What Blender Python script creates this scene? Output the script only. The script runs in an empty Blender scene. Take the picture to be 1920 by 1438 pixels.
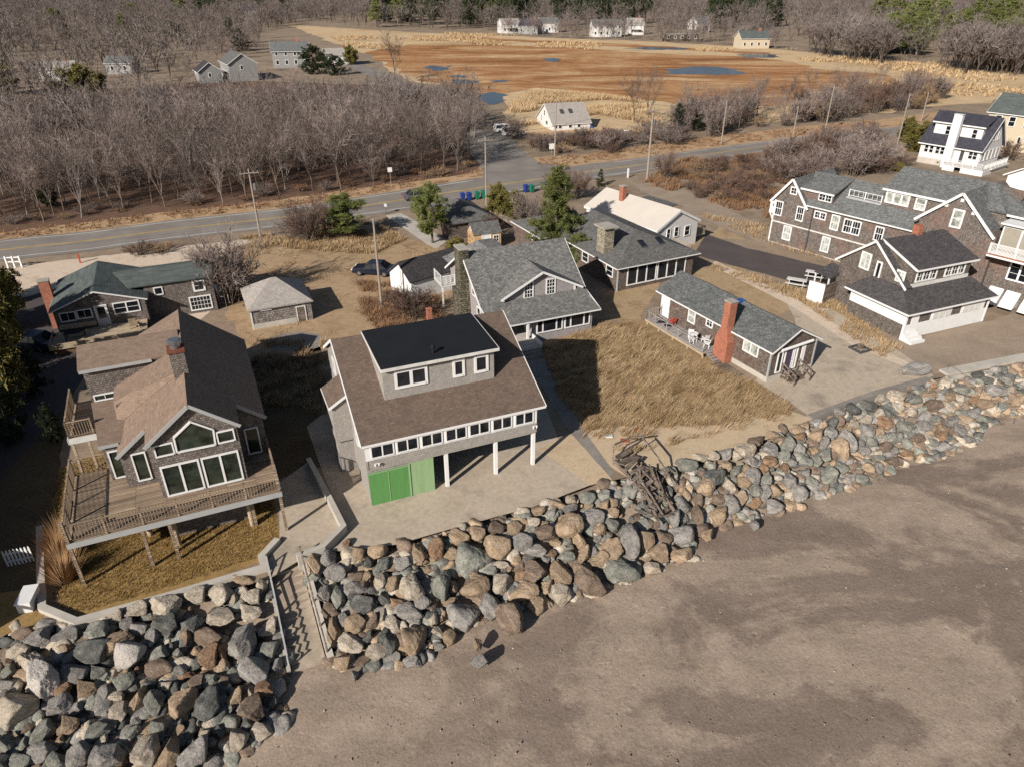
import bpy, bmesh, math, random
import numpy as np
from mathutils import Vector, Matrix, noise, Euler
sc = bpy.context.scene
COL = sc.collection
PI = math.pi
rad = math.radians
# ---------------------------------------------------------------- camera model (used to survey the place from the photograph)
CF, CT, CH = 1340.0, rad(29.6), 28.5
_c, _s = math.cos(CT), math.sin(CT)
def at(px, py, z=0.0):
    u = (px-960)/CF; v = (719-py)/CF
    d = (u, _c+v*_s, -_s+v*_c)
    t = (z-CH)/d[2]
    return Vector((d[0]*t, d[1]*t, z))
def depth(p): return p[1]*_c-(p[2]-CH)*_s
def zm(s, ox, oy): return lambda x, y: (ox+x/s, oy+y/s)
# ---------------------------------------------------------------- materials
MATS = {}
class NT:
    def __init__(s, name):
        s.m = bpy.data.materials.new(name); s.m.use_nodes = True
        s.t = s.m.node_tree; s.b = s.t.nodes['Principled BSDF']; MATS[name] = s.m
    def n(s, kind, **kw):
        o = s.t.nodes.new('ShaderNode'+kind)
        for k, v in kw.items():
            if k in o.inputs: o.inputs[k].default_value = v
            else: setattr(o, k, v)
        return o
    def l(s, a, b): s.t.links.new(a, b)
    def coord(s, kind='Object', scale=(1, 1, 1), rot=(0, 0, 0)):
        tc = s.n('TexCoord'); mp = s.n('Mapping'); mp.inputs['Scale'].default_value = scale; mp.inputs['Rotation'].default_value = rot
        s.l(tc.outputs[kind], mp.inputs['Vector']); return mp.outputs['Vector']
    def noise(s, vec, scale, detail=4, rough=.6, dist=0):
        o = s.n('TexNoise', Scale=scale, Detail=detail, Roughness=rough, Distortion=dist); s.l(vec, o.inputs['Vector']); return o.outputs['Fac']
    def ramp(s, fac, stops):
        o = s.n('ValToRGB'); e = o.color_ramp.elements
        while len(e) < len(stops): e.new(.5)
        for q, (p, c) in zip(e, stops):
            q.position = p; q.color = (*c[:3], 1) if not isinstance(c, (int, float)) else (c, c, c, 1)
        s.l(fac, o.inputs['Fac']); return o.outputs['Color']
    def mix(s, a, b, fac, mode='MIX'):
        o = s.n('Mix'); o.data_type = 'RGBA'; o.blend_type = mode
        for k, v in ((6, a), (7, b), (0, fac)):
            if hasattr(v, 'is_output'): s.l(v, o.inputs[k])
            else: o.inputs[k].default_value = v if isinstance(v, (int, float)) else (*v[:3], 1)
        return o.outputs[2]
    def bump(s, h, strength=.4, dist=.05):
        o = s.n('Bump', Strength=strength, Distance=dist); s.l(h, o.inputs['Height']); s.l(o.outputs['Normal'], s.b.inputs['Normal'])
    def out(s, col, rough=.85, spec=.3):
        if hasattr(col, 'is_output'): s.l(col, s.b.inputs['Base Color'])
        else: s.b.inputs['Base Color'].default_value = (*col[:3], 1)
        s.b.inputs['Roughness'].default_value = rough
        s.b.inputs['Specular IOR Level'].default_value = spec
        return s.m
def hx(h, k=1.0):                                    # sRGB hex of a picture colour -> linear
    r = [int(h[i:i+2], 16)/255 for i in (0, 2, 4)]
    v = [k*(c/12.92 if c <= .04045 else ((c+.055)/1.055)**2.4) for c in r]; g = .3*v[0]+.59*v[1]+.11*v[2]
    return tuple(g+(c-g)*.86 for c in v)
def m_noise(name, c1, c2, scale=3, c3=None, rough=.85, bump=.3, bscale=None, coord='Object', spec=.25, bd=.03, detail=5, cs=(1, 1, 1)):
    t = NT(name); v = t.coord(coord, cs); f = t.noise(v, scale, detail, .65)
    st = [(.3, c1), (.7, c2)] if c3 is None else [(.28, c1), (.5, c2), (.72, c3)]
    col = t.ramp(f, st)
    f2 = t.noise(v, scale*9, 4, .7)
    col = t.mix(col, t.ramp(f2, [(.3, .72), (.7, 1.2)]), .6, 'MULTIPLY')
    if bump: t.bump(t.noise(v, bscale or scale*7, 5, .7), bump, bd)
    return t.out(col, rough, spec)
def m_brick(name, c1, c2, cm, bw, bh, mortar=.008, rough=.85, bump=.5, var=.5, stain=None, bd=.015, nsc=1.2, offset=.5, tint=None, spec=.2):
    t = NT(name); v = t.coord('UV')
    vn = t.n('VectorMath', operation='ADD'); nz = t.n('TexNoise', Scale=2.3, Detail=2)
    t.l(v, nz.inputs['Vector']); sv = t.n('VectorMath', operation='SCALE'); sv.inputs[3].default_value = bh*.10
    t.l(nz.outputs['Color'], sv.inputs[0]); t.l(v, vn.inputs[0]); t.l(sv.outputs[0], vn.inputs[1])
    b = t.n('TexBrick', Scale=1.0); b.offset = offset; b.squash = 1
    b.inputs['Mortar Size'].default_value = mortar; b.inputs['Brick Width'].default_value = bw; b.inputs['Row Height'].default_value = bh
    b.inputs['Color1'].default_value = (*c1, 1); b.inputs['Color2'].default_value = (*c2, 1); b.inputs['Mortar'].default_value = (*cm, 1); b.inputs['Bias'].default_value = 0
    t.l(vn.outputs[0], b.inputs['Vector'])
    col = b.outputs['Color']
    n1 = t.noise(v, nsc, 5, .7); col = t.mix(col, t.ramp(n1, [(.3, 1-var*.7), (.7, 1+var*.55)]), 1.0, 'MULTIPLY')
    wn = t.n('TexWhiteNoise'); wn.noise_dimensions = '2D'
    sn = t.n('VectorMath', operation='SNAP'); sn.inputs[1].default_value = (bw*.5, bh, 1); t.l(vn.outputs[0], sn.inputs[0]); t.l(sn.outputs[0], wn.inputs['Vector'])
    col = t.mix(col, t.ramp(wn.outputs['Value'], [(0, 1-var*.8), (1, 1+var*.7)]), 1.0, 'MULTIPLY')
    if stain is not None:
        n2 = t.noise(v, .35, 3, .6); col = t.mix(col, stain, t.ramp(n2, [(.45, 0), (.75, .45)]))
    if bump:
        g = t.n('Math', operation='SUBTRACT'); g.inputs[0].default_value = 1; t.l(b.outputs['Fac'], g.inputs[1])
        a = t.n('Math', operation='ADD'); t.l(g.outputs[0], a.inputs[0]); t.l(t.ramp(wn.outputs['Value'], [(0, 0), (1, .6)]), a.inputs[1])
        t.bump(a.outputs[0], bump, bd)
    return t.out(col, rough, spec)
def m_flat(name, c, rough=.6, var=.12, spec=.3, scale=1.5, metal=0, bump=0):
    t = NT(name); v = t.coord('Object'); f = t.noise(v, scale, 5, .7)
    col = t.mix(c, t.ramp(f, [(.3, 1-var), (.7, 1+var*.5)]), 1.0, 'MULTIPLY')
    if bump: t.bump(t.noise(v, scale*12, 4), bump, .01)
    t.b.inputs['Metallic'].default_value = metal
    return t.out(col, rough, spec)
# ---------------------------------------------------------------- mesh builder
class MB:
    def __init__(s): s.v = []; s.f = []; s.mi = []
    def add(s, vs, fs, m=0):
        k = len(s.v); s.v += [tuple(p) for p in vs]
        for f in fs: s.f.append(tuple(i+k for i in f)); s.mi.append(m)
        return s
    def box(s, x0, x1, y0, y1, z0, z1, m=0):
        P = [(x, y, z) for z in (z0, z1) for y in (y0, y1) for x in (x0, x1)]
        return s.add(P, [(0, 2, 3, 1), (4, 5, 7, 6), (0, 1, 5, 4), (2, 6, 7, 3), (0, 4, 6, 2), (1, 3, 7, 5)], m)
    def beam(s, p, q, w=.1, h=None, m=0, up=(0, 0, 1)):
        p, q = Vector(p), Vector(q); h = w if h is None else h
        d = (q-p).normalized(); up = Vector(up)
        if abs(d.dot(up)) > .99: up = Vector((0, 1, 0))
        a = d.cross(up).normalized(); b = a.cross(d).normalized()
        a *= w/2; b *= h/2
        P = [r+i*a+j*b for r in (p, q) for i, j in ((-1, -1), (1, -1), (1, 1), (-1, 1))]
        return s.add(P, [(3, 2, 1, 0), (4, 5, 6, 7), (0, 1, 5, 4), (1, 2, 6, 5), (2, 3, 7, 6), (3, 0, 4, 7)], m)
    def tube(s, p, q, r0, r1=None, n=8, m=0, caps=True):
        p, q = Vector(p), Vector(q); r1 = r0 if r1 is None else r1
        d = (q-p).normalized(); a = d.orthogonal().normalized(); b = d.cross(a)
        P = [c+r*(math.cos(2*PI*i/n)*a+math.sin(2*PI*i/n)*b) for c, r in ((p, r0), (q, r1)) for i in range(n)]
        F = [(i, (i+1) % n, n+(i+1) % n, n+i) for i in range(n)]
        if caps: F += [tuple(range(n-1, -1, -1)), tuple(range(n, 2*n))]
        return s.add(P, F, m)
    def prism(s, base, vec, m=0):                       # polygon swept along vec
        base = [Vector(p) for p in base]; vec = Vector(vec); n = len(base)
        nr = Vector((0, 0, 0))
        for i in range(n):
            a, b = base[i], base[(i+1) % n]; nr += a.cross(b)
        if nr.dot(vec) > 0: base = base[::-1]
        P = base+[p+vec for p in base]
        F = [tuple(range(n)), tuple(range(2*n-1, n-1, -1))]+[((i+1) % n, i, n+i, n+(i+1) % n) for i in range(n)]
        return s.add(P, F, m)
    def pu(s, prof, u0, u1, m=0): return s.prism([(u0, v, w) for v, w in prof], (u1-u0, 0, 0), m)
    def pv(s, prof, v0, v1, m=0): return s.prism([(u, v0, w) for u, w in prof], (0, v1-v0, 0), m)
    def pw(s, prof, w0, w1, m=0): return s.prism([(u, v, w0) for u, v in prof], (0, 0, w1-w0), m)
    def slab(s, pts, t, m=0):                           # planar polygon thickened downwards
        P = [Vector(p) for p in pts]; nr = Vector((0, 0, 0))
        for i in range(len(P)): nr += P[i].cross(P[(i+1) % len(P)])
        nr.normalize()
        if nr.z < 0: nr = -nr
        return s.prism(pts, -nr*t, m)
    def lathe(s, prof, n=12, c=(0, 0, 0), m=0):
        P = [(c[0]+r*math.cos(2*PI*i/n), c[1]+r*math.sin(2*PI*i/n), c[2]+z) for r, z in prof for i in range(n)]
        F = [(j*n+i, j*n+(i+1) % n, (j+1)*n+(i+1) % n, (j+1)*n+i) for j in range(len(prof)-1) for i in range(n)]
        F += [tuple(range(n-1, -1, -1)), tuple(range((len(prof)-1)*n, len(prof)*n))]
        return s.add(P, F, m)
    def build(s, name, mats, parent=None, smooth=False, uv=True):
        me = bpy.data.meshes.new(name); me.from_pydata(s.v, [], s.f)
        mats = mats if isinstance(mats, (list, tuple)) else [mats]
        for q in mats: me.materials.append(MATS[q] if isinstance(q, str) else q)
        if len(mats) > 1: me.polygons.foreach_set('material_index', s.mi)
        if smooth: me.polygons.foreach_set('use_smooth', [True]*len(me.polygons))
        if uv: planar_uv(me)
        o = bpy.data.objects.new(name, me); COL.objects.link(o)
        if parent is not None: o.parent = parent
        return o
def planar_uv(me):
    lay = me.uv_layers.new(name='UVMap'); d = np.zeros(len(me.loops)*2, np.float32); vs = me.vertices
    for p in me.polygons:
        n = p.normal; t = Vector((-n.y, n.x, 0))
        t = t.normalized() if t.length > .05 else Vector((1, 0, 0))
        b = n.cross(t)
        for li in p.loop_indices:
            co = vs[me.loops[li].vertex_index].co; d[2*li] = co.dot(t); d[2*li+1] = co.dot(b)
    lay.data.foreach_set('uv', d)
def tag(o, label=None, cat=None, group=None, kind=None):
    if label: o['label'] = label
    if cat: o['category'] = cat
    if group: o['group'] = group
    if kind: o['kind'] = kind
    return o
def thing(name, label, cat, loc=(0, 0, 0), yaw=0, group=None):
    o = bpy.data.objects.new(name, None); COL.objects.link(o); o.empty_display_size = .2
    o.location = loc; o.rotation_euler = (0, 0, rad(yaw)); return tag(o, label, cat, group)
KIDS = {}
def copy_tree(o, parent=None):
    c = o.copy(); COL.objects.link(c)
    if parent is not None: c.parent = parent
    for ch in o.children: copy_tree(ch, c)
    return c
def np_mesh(name, V, Fc, mat, k=3, smooth=False):        # fast numpy triangles / quads
    me = bpy.data.meshes.new(name); V = np.asarray(V, np.float32); Fc = np.asarray(Fc, np.int32).reshape(-1, k)
    me.vertices.add(len(V)); me.vertices.foreach_set('co', V.ravel())
    me.loops.add(Fc.size); me.loops.foreach_set('vertex_index', Fc.ravel())
    me.polygons.add(len(Fc)); me.polygons.foreach_set('loop_start', np.arange(0, Fc.size, k, dtype=np.int32)); me.polygons.foreach_set('loop_total', np.full(len(Fc), k, np.int32))
    for q in (mat if isinstance(mat, (list, tuple)) else [mat]): me.materials.append(MATS[q])
    if smooth: me.polygons.foreach_set('use_smooth', np.ones(len(Fc), bool))
    me.update(calc_edges=True); return me
def link(name, me, parent=None):
    o = bpy.data.objects.new(name, me); COL.objects.link(o)
    if parent is not None: o.parent = parent
    return o
# ---------------------------------------------------------------- a house: an Empty with walls, roofs, windows ... as children, local axes u right, v back, w up
class House:
    def __init__(s, name, label, cat, x, y, yaw, z=0): s.r = thing(name, label, cat, (x, y, z), yaw); s.glass = 'glass'
    def part(s, name, mb, mat, parent=None):
        if name in ('fascia', 'corner_board', 'porch_post', 'entry_post') and len(mb.v) > 8 and len(mb.v) % 8 == 0:      # each board its own object
            for k in range(len(mb.v)//8):
                q = MB(); q.v = mb.v[8*k:8*k+8]; q.f = [tuple(i-8*k for i in f) for f in mb.f[6*k:6*k+6]]; q.mi = [0]*6; o = q.build(name, mat, parent or s.r)
            return o
        return mb.build(name, mat, parent or s.r)
    def _map(s, face, plane):
        return {'-v': lambda a, d, z: (a, plane-d, z), '+v': lambda a, d, z: (a, plane+d, z), '-u': lambda a, d, z: (plane-d, a, z), '+u': lambda a, d, z: (plane+d, a, z)}[face]
    def _bx(s, mb, M, a0, a1, d0, d1, z0, z1):
        p, q = M(a0, d0, z0), M(a1, d1, z1)
        mb.box(min(p[0], q[0]), max(p[0], q[0]), min(p[1], q[1]), max(p[1], q[1]), z0, z1)
    def win(s, face, plane, a0, a1, z0, z1, nx=1, ny=1, fw=.1, mull=.035, frame='white', pane=None, dh=False, name='window', thick=.075, muls=None):
        M = s._map(face, plane); f = MB(); B = lambda *k: s._bx(f, M, *k)
        B(a0, a0+fw, -.02, thick, z0, z1); B(a1-fw, a1, -.02, thick, z0, z1)
        B(a0+fw, a1-fw, -.02, thick, z1-fw, z1); B(a0+fw, a1-fw, -.02, thick+.02, z0, z0+fw)
        ia, ib, ja, jb = a0+fw, a1-fw, z0+fw, z1-fw
        for x in (muls or []):                                  # thick posts between sashes
            B(a0+x-fw*.6, a0+x+fw*.6, -.02, thick-.004, ja, jb)
        for i in range(1, nx):
            x = ia+(ib-ia)*i/nx; B(x-mull/2, x+mull/2, .0, .05, ja, jb)
        for i in range(1, ny):
            z = ja+(jb-ja)*i/ny; B(ia, ib, .0, .048, z-mull/2, z+mull/2)
        if dh: z = (ja+jb)/2; B(ia, ib, .0, .056, z-.035, z+.035)
        w = s.part(name, f, frame); g = MB(); s._bx(g, M, ia, ib, -.05, .022, ja, jb); s.part('pane', g, pane or s.glass, w); return w
    def door(s, face, plane, a0, a1, z0, z1, mat='white', lite=None, frame='white'):
        M = s._map(face, plane); f = MB(); B = lambda *k: s._bx(f, M, *k)
        B(a0, a0+.1, -.02, .07, z0, z1); B(a1-.1, a1, -.02, .07, z0, z1); B(a0+.1, a1-.1, -.02, .07, z1-.1, z1)
        d = s.part('door', f, frame); g = MB(); s._bx(g, M, a0+.1, a1-.1, -.02, .03, z0, z1-.1); s.part('door_panel', g, mat, d)
        h = MB(); s._bx(h, M, a1-.24, a1-.18, .03, .09, z0+.95, z0+1.05); s.part('handle', h, 'metal', d)
        if lite: g = MB(); s._bx(g, M, a0+.22, a1-.22, .0, .038, z0+(z1-z0)*lite, z1-.22); s.part('pane', g, s.glass, d)
        return d
    def rail(s, pts, h=1.0, gap=.13, mat='deckwood', post=.1, bal=.035, name='railing', solid=False, posts=1.6, topw=.09):
        mb = MB()
        for p, q in zip(pts[:-1], pts[1:]):
            p, q = Vector(p), Vector(q); L = (q-p).length; n = max(1, round(L/posts))
            for i in range(n+1): c = p+(q-p)*i/n; mb.box(c.x-post/2, c.x+post/2, c.y-post/2, c.y+post/2, c.z, c.z+h+.06)
            for z in (h, .12): mb.beam(p+Vector((0, 0, z)), q+Vector((0, 0, z)), topw if z == h else .05, .045)
            k = max(1, int(L/gap))
            for i in range(1, k):
                c = p+(q-p)*i/k; mb.box(c.x-bal/2, c.x+bal/2, c.y-bal/2, c.y+bal/2, c.z+.1, c.z+h-.01)
        return s.part(name, mb, mat)
    def chim(s, u0, u1, v0, v1, w0, w1, mat, parent=None, cap='concrete', capt=.1, ov=.06, pots=0):
        c = s.part('chimney', MB().box(u0, u1, v0, v1, w0, w1), mat, parent)
        s.part('chimney_cap', MB().box(u0-ov, u1+ov, v0-ov, v1+ov, w1, w1+capt), cap, c)
        for i in range(pots): x = u0+(u1-u0)*(i+.5)/pots; s.part('chimney_pot', MB().tube((x, (v0+v1)/2, w1+capt), (x, (v0+v1)/2, w1+capt+.35), .13, .1, 10), 'metal', c)
        return c
    def gable(s, axis, a0, a1, b0, b1, wz, eave, ridge, wall, roof, oh=.3, t=.14, trim='white', tw=.17, base=None, rc=None, wallname='wall', roofname='roof', ohg=None):
        # axis 'u': ridge along u (a = u range, b = v range) ; axis 'v': ridge along v (a = v range, b = u range)
        rc = (b0+b1)/2 if rc is None else rc; ohg = oh if ohg is None else ohg
        prof = [(b0, wz), (b1, wz), (b1, eave), (rc, ridge), (b0, eave)]
        X = (lambda a, b, w: (a, b, w)) if axis == 'u' else (lambda a, b, w: (b, a, w))
        mb = MB(); mb.prism([X(a0, b, w) for b, w in prof], Vector(X(a1, 0, 0))-Vector(X(a0, 0, 0))); s.part(wallname, mb, wall)
        mb = MB(); tr = MB(); up = .03
        for bb in (b0, b1):
            k = (ridge-eave)/abs(rc-bb); sg = -1 if bb < rc else 1
            eb, ew = bb+sg*oh, eave-k*oh
            mb.slab([X(a0-ohg, rc, ridge+up), X(a1+ohg, rc, ridge+up), X(a1+ohg, eb, ew+up), X(a0-ohg, eb, ew+up)], t)
            if trim:
                for aa in (a0-ohg-.012, a1+ohg+.012): tr.beam(X(aa, rc, ridge-t*.55), X(aa, eb, ew-t*.55), .05, tw)
                tr.beam(X(a0-ohg, eb+sg*.02, ew-t*.5), X(a1+ohg, eb+sg*.02, ew-t*.5), .05, tw*.8)
        r = s.part(roofname, mb, roof)
        if trim: s.part('fascia', tr, trim, r)
        return r
    def hip(s, u0, u1, v0, v1, wz, eave, h, wall, roof, oh=.4, t=.12, trim='white', ridge=None):
        s.part('wall', MB().box(u0, u1, v0, v1, wz, eave), wall)
        U0, U1, V0, V1 = u0-oh, u1+oh, v0-oh, v1+oh
        if ridge is None:
            k = min(U1-U0, V1-V0)/2
            ridge = ((U0+k, (V0+V1)/2), (U1-k, (V0+V1)/2)) if U1-U0 >= V1-V0 else (((U0+U1)/2, V0+k), ((U0+U1)/2, V1-k))
        a, b = (*ridge[0], h), (*ridge[1], h); e = eave
        c = [(U0, V0, e), (U1, V0, e), (U1, V1, e), (U0, V1, e)]; mb = MB()
        fs = [(c[0], c[1], b, a), (c[1], c[2], b), (c[2], c[3], a, b), (c[3], c[0], a)] if abs(a[0]-b[0]) > abs(a[1]-b[1]) else [(c[0], c[1], a), (c[1], c[2], b, a), (c[2], c[3], b), (c[3], c[0], a, b)]
        for f in fs: mb.add(f, [tuple(range(len(f)))])
        for f in ((0, 1), (1, 2), (2, 3), (3, 0)):
            p, q = c[f[0]], c[f[1]]; mb.add([p, q, (q[0], q[1], e-t), (p[0], p[1], e-t)], [(3, 2, 1, 0)])
        mb.add([(x, y, e-t) for x, y, _ in c], [(3, 2, 1, 0)])
        r = s.part('roof', mb, roof)
        if trim:
            tr = MB()
            for f in ((0, 1), (1, 2), (2, 3), (3, 0)):
                p, q = Vector(c[f[0]]), Vector(c[f[1]]); o = (q-p).normalized().cross(Vector((0, 0, 1)))*.03
                tr.beam(p+o-Vector((0, 0, t*.6)), q+o-Vector((0, 0, t*.6)), .04, t*.9)
            s.part('fascia', tr, trim, r)
        return r
# ================================================================ MATERIALS
m_flat('white', (.72, .71, .70), .5, .08); m_flat('white_worn', (.62, .60, .57), .6, .2); m_flat('metal', (.35, .35, .36), .35, .1, metal=.8)
m_flat('darkmetal', (.06, .06, .065), .45); m_flat('black', (.012, .012, .013), .6); m_flat('cream', (.62, .53, .40), .6); m_flat('greytrim', (.36, .36, .36), .6)
m_flat('concrete', (.38, .345, .30), .9, .22, scale=.8, bump=.2); m_flat('concrete_pale', (.46, .42, .37), .9, .2, scale=.6, bump=.2)
m_noise('concrete_pad', hx('8f8272'), hx('b5a48f'), .35, hx('a5947f'), .9, .12, 30); m_noise('walk', hx('77706a'), hx('938a80'), .6, None, .9, .15, 30)
m_noise('sand', hx('ae9473'), hx('c2a988'), .6, hx('b79d7c'), .95, .35, 14, bd=.05); m_noise('gravel', hx('b59d84'), hx('cdb8a2'), .4, hx('bba68e'), .95, .3, 20)
m_noise('dirt', hx('84694a'), hx('ab8d6a'), .22, hx('987a58'), .95, .35, 9, bd=.06); m_noise('gravel_dark', hx('8d7a68'), hx('a08d79'), .4, None, .95, .3, 20)
m_noise('soil', hx('6a5747'), hx('94806a'), .09, hx('806b58'), .95, .5, 3, bd=.12); m_noise('leaf', hx('6e4228'), hx('a06a40'), .3, hx('87583a'), .95, .6, 4, bd=.1)
m_noise('verge', hx('94704c'), hx('b8966e'), .3, hx('7a563e'), .95, .5, 4, bd=.1); m_noise('duneground', hx('6e5535'), hx('a0835a'), .9, hx('876b46'), .95, .5, 5, bd=.1)
m_noise('lawnground', hx('7d6133'), hx('9a7a42'), .8, hx('6f5429'), .95, .5, 8, bd=.06); m_noise('yard', hx('7d6040'), hx('a98e6a'), .3, hx('93784f'), .95, .5, 5, bd=.1)
m_noise('dark_yard_shade', hx('43382a'), hx('625239'), .4, hx('52452f'), .95, .5, 6, bd=.08); m_noise('woodfloor', hx('4a3529'), hx('6e5240'), .15, hx('5a4233'), .95, .6, 2, bd=.2)  # side yards: dark soil, deepened so the colour carries part of their shade
m_noise('pale_reed', hx('a5855a'), hx('c9ab80'), .05, hx('b89466'), .95, .6, 1.2, bd=.3, cs=(.5, 1, 1)); m_noise('far_field', hx('8f7050'), hx('b39470'), .02, hx('9c7c58'), .95, .5, .8, bd=.3)
m_noise('pond', (.03, .042, .07), (.045, .06, .1), .1, None, .2, .15, 2, spec=.12)
m_flat('wood_brown', (.16, .095, .055), .8, .3, scale=3); m_flat('blue_tarp', (.03, .09, .28), .5); m_flat('red_paint', (.45, .07, .05), .5); m_flat('bin_blue', (.02, .045, .22), .45); m_flat('bin_green', (.015, .17, .10), .45)

for nm_, c_ in (('panel_green', hx('548f47')), ('panel_pale', hx('8aa876'))):          # painted sheathing boards, weathered in streaks
    t = NT(nm_); v = t.coord('Object', (1, 1, .12)); c = t.mix(c_, t.ramp(t.noise(v, 3.2, 6, .75), [(.33, .8), (.5, 1), (.7, 1.05)]), .7, 'MULTIPLY'); c = t.mix(c, t.ramp(t.noise(t.coord('Object'), 9, 5, .8), [(.3, .85), (.7, 1.1)]), .8, 'MULTIPLY'); t.out(c, .75, .2); m_flat('car_dark', (.012, .016, .03), .25, .05, .5); m_flat('car_white', (.7, .7, .7), .3, .04, .5); m_flat('car_blue', (.02, .035, .07), .3, .05, .5); m_flat('car_grey', (.12, .12, .125), .3, .05, .5)
m_flat('rubber', (.015, .015, .015), .8); m_flat('lamp_red', (.4, .02, .02), .3); m_flat('lamp_clear', (.7, .7, .72), .2)
m_flat('membrane', (.011, .012, .015), .75, .25, scale=.6, bump=.1); m_flat('paint_white', (.6, .6, .58), .7, .35, scale=.5); m_flat('paint_yellow', (.55, .37, .09), .7, .3, scale=.5)
m_flat('rust', (.18, .06, .035), .8, .4, scale=6); m_flat('poleb', (.30, .25, .21), .85, .25, scale=2); m_flat('tile_red', (.33, .09, .05), .8, .3); m_flat('plum', (.07, .05, .09), .5); m_flat('shade_beige', (.3, .27, .22), .8, .1); m_flat('ply', (.5, .32, .17), .7, .2); m_flat('fabric_white', (.75, .73, .7), .8, .1)
def m_glass(name, c, r=.06):
    t = NT(name); v = t.coord('Object'); f = t.noise(v, 1.7, 3, .6); return t.out(t.ramp(f, [(.35, c), (.65, tuple(3.2*k for k in c))]), r, .5)
m_glass('glass', (.006, .007, .009)); m_glass('glass_green', (.012, .015, .011)); m_glass('glass_pale', (.16, .165, .15), .2); m_glass('car_glass', (.008, .009, .011))
m_brick('sh_A', hx('6c625c'), hx('857a73'), (.05, .044, .04), .17, .14, .010, .9, .5, .34)                 # weathered cedar shingles, several houses
m_brick('sh_B', hx('979089'), hx('a39c95'), (.24, .22, .20), .16, .15, .010, .85, .35, .13)
m_brick('sh_C', hx('958d8c'), hx('9f9796'), (.22, .20, .195), .2, .13, .008, .85, .3, .12)
m_brick('sh_D', hx('5f524a'), hx('7d6f66'), (.05, .04, .035), .17, .14, .010, .9, .5, .36, stain=hx('6e4a38'))
m_brick('sh_H', hx('6c625c'), hx('80766f'), (.06, .052, .047), .16, .15, .012, .9, .6, .4, stain=hx('8f5f48'))
m_brick('sh_I', hx('665b54'), hx('796e66'), (.055, .047, .042), .16, .15, .012, .9, .6, .4)
m_brick('sh_M', hx('837a74'), hx('948b84'), (.06, .05, .045), .3, .2, .014, .9, .6, .45)
m_brick('rf_tan', hx('7d6757'), hx('8a7362'), (.16, .125, .10), .33, .15, .007, .92, .4, .12, nsc=.6)
m_brick('rf_brown', hx('66554a'), hx('725f53'), (.08, .065, .05), .33, .15, .008, .92, .4, .16, nsc=.8)
m_brick('rf_grey', hx('6a6866'), hx('807e7b'), (.06, .058, .055), .33, .15, .010, .92, .5, .34, nsc=1.5)
m_brick('rf_D', hx('5e5c5a'), hx('706e6b'), (.05, .05, .05), .33, .15, .010, .92, .5, .28, nsc=1.2)
m_brick('rf_F', hx('5a5c5c'), hx('6d6f6e'), (.04, .04, .04), .33, .15, .010, .92, .6, .32, nsc=1.5)
m_brick('rf_H', hx('646665'), hx('797a79'), (.05, .05, .05), .33, .15, .010, .92, .5, .32, nsc=1.5)
m_brick('rf_I', hx('4b4748'), hx('585354'), (.03, .028, .028), .33, .15, .010, .92, .5, .3)
m_brick('rf_L', hx('515856'), hx('5d6462'), (.06, .066, .065), 1.2, .22, .010, .85, .4, .2, nsc=.6)
m_brick('rf_M', hx('9a918a'), hx('a89f97'), (.2, .185, .17), .33, .18, .008, .92, .4, .15, nsc=.6)
m_brick('rf_dark', hx('3d3a3c'), hx('4a4648'), (.02, .02, .02), .33, .15, .010, .92, .4, .3)
m_brick('rf_navy', hx('3c3b46'), hx('494852'), (.02, .02, .025), .33, .15, .010, .92, .4, .25)
m_brick('rf_K', hx('7f6f60'), hx('8d7c6c'), (.1, .09, .08), .33, .15, .010, .92, .4, .25)
m_flat('rf_white', hx('c4b9ad'), .85, .07, scale=.4)
m_brick('brick', hx('a5583c'), hx('b36545'), hx('94705e'), .22, .075, .010, .9, .4, .22)
m_brick('stone', hx('a59a85'), hx('8d826e'), hx('6d6455'), .42, .2, .02, .9, .8, .35, bd=.04)
m_brick('stone_dark', hx('7d745f'), hx('5b5646'), hx('3c3930'), .3, .2, .025, .9, .9, .6, bd=.05)
m_brick('clap', hx('d8d2ce'), hx('dcd7d4'), (.5, .48, .47), 4, .14, .008, .6, .3, .04); m_brick('clap_cream', hx('bfae92'), hx('c5b498'), (.4, .34, .25), 4, .14, .008, .7, .3, .05)
m_brick('clap_gray', hx('8c8a88'), hx('949290'), (.22, .22, .22), 4, .14, .008, .7, .3, .06)
m_brick('deckwood', hx('8d7761'), hx('aa9278'), (.05, .038, .03), 3.2, .14, .012, .85, .4, .35, nsc=.8); m_brick('deckgrey', hx('948b86'), hx('a39a95'), (.1, .09, .085), 3.2, .14, .012, .85, .4, .2)
m_brick('oldwood', hx('6e5f53'), hx('8c7c70'), (.03, .025, .02), 2.2, .14, .012, .9, .5, .4); m_brick('deckpale', hx('b09a7c'), hx('bfa98b'), (.12, .1, .08), 3.2, .14, .012, .85, .4, .2)
m_brick('lattice', (.62, .60, .58), (.66, .64, .62), (.03, .03, .03), .09, .09, .03, .7, .3, .05)
t = NT('asphalt'); v = t.coord('Object'); c = t.ramp(t.noise(v, .25, 5, .6), [(.3, hx('787069')), (.7, hx('8d857e'))]); c = t.mix(c, t.ramp(t.noise(v, 25, 3, .7), [(.3, .8), (.7, 1.15)]), 1, 'MULTIPLY'); t.bump(t.noise(v, 60, 3), .2, .01); t.out(c, .9, .2)
t = NT('asphalt_dark'); v = t.coord('Object'); c = t.ramp(t.noise(v, .3, 5, .6), [(.3, hx('4c4443')), (.7, hx('5a5150'))]); t.bump(t.noise(v, 60, 3), .2, .01); t.out(c, .9, .2)
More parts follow.
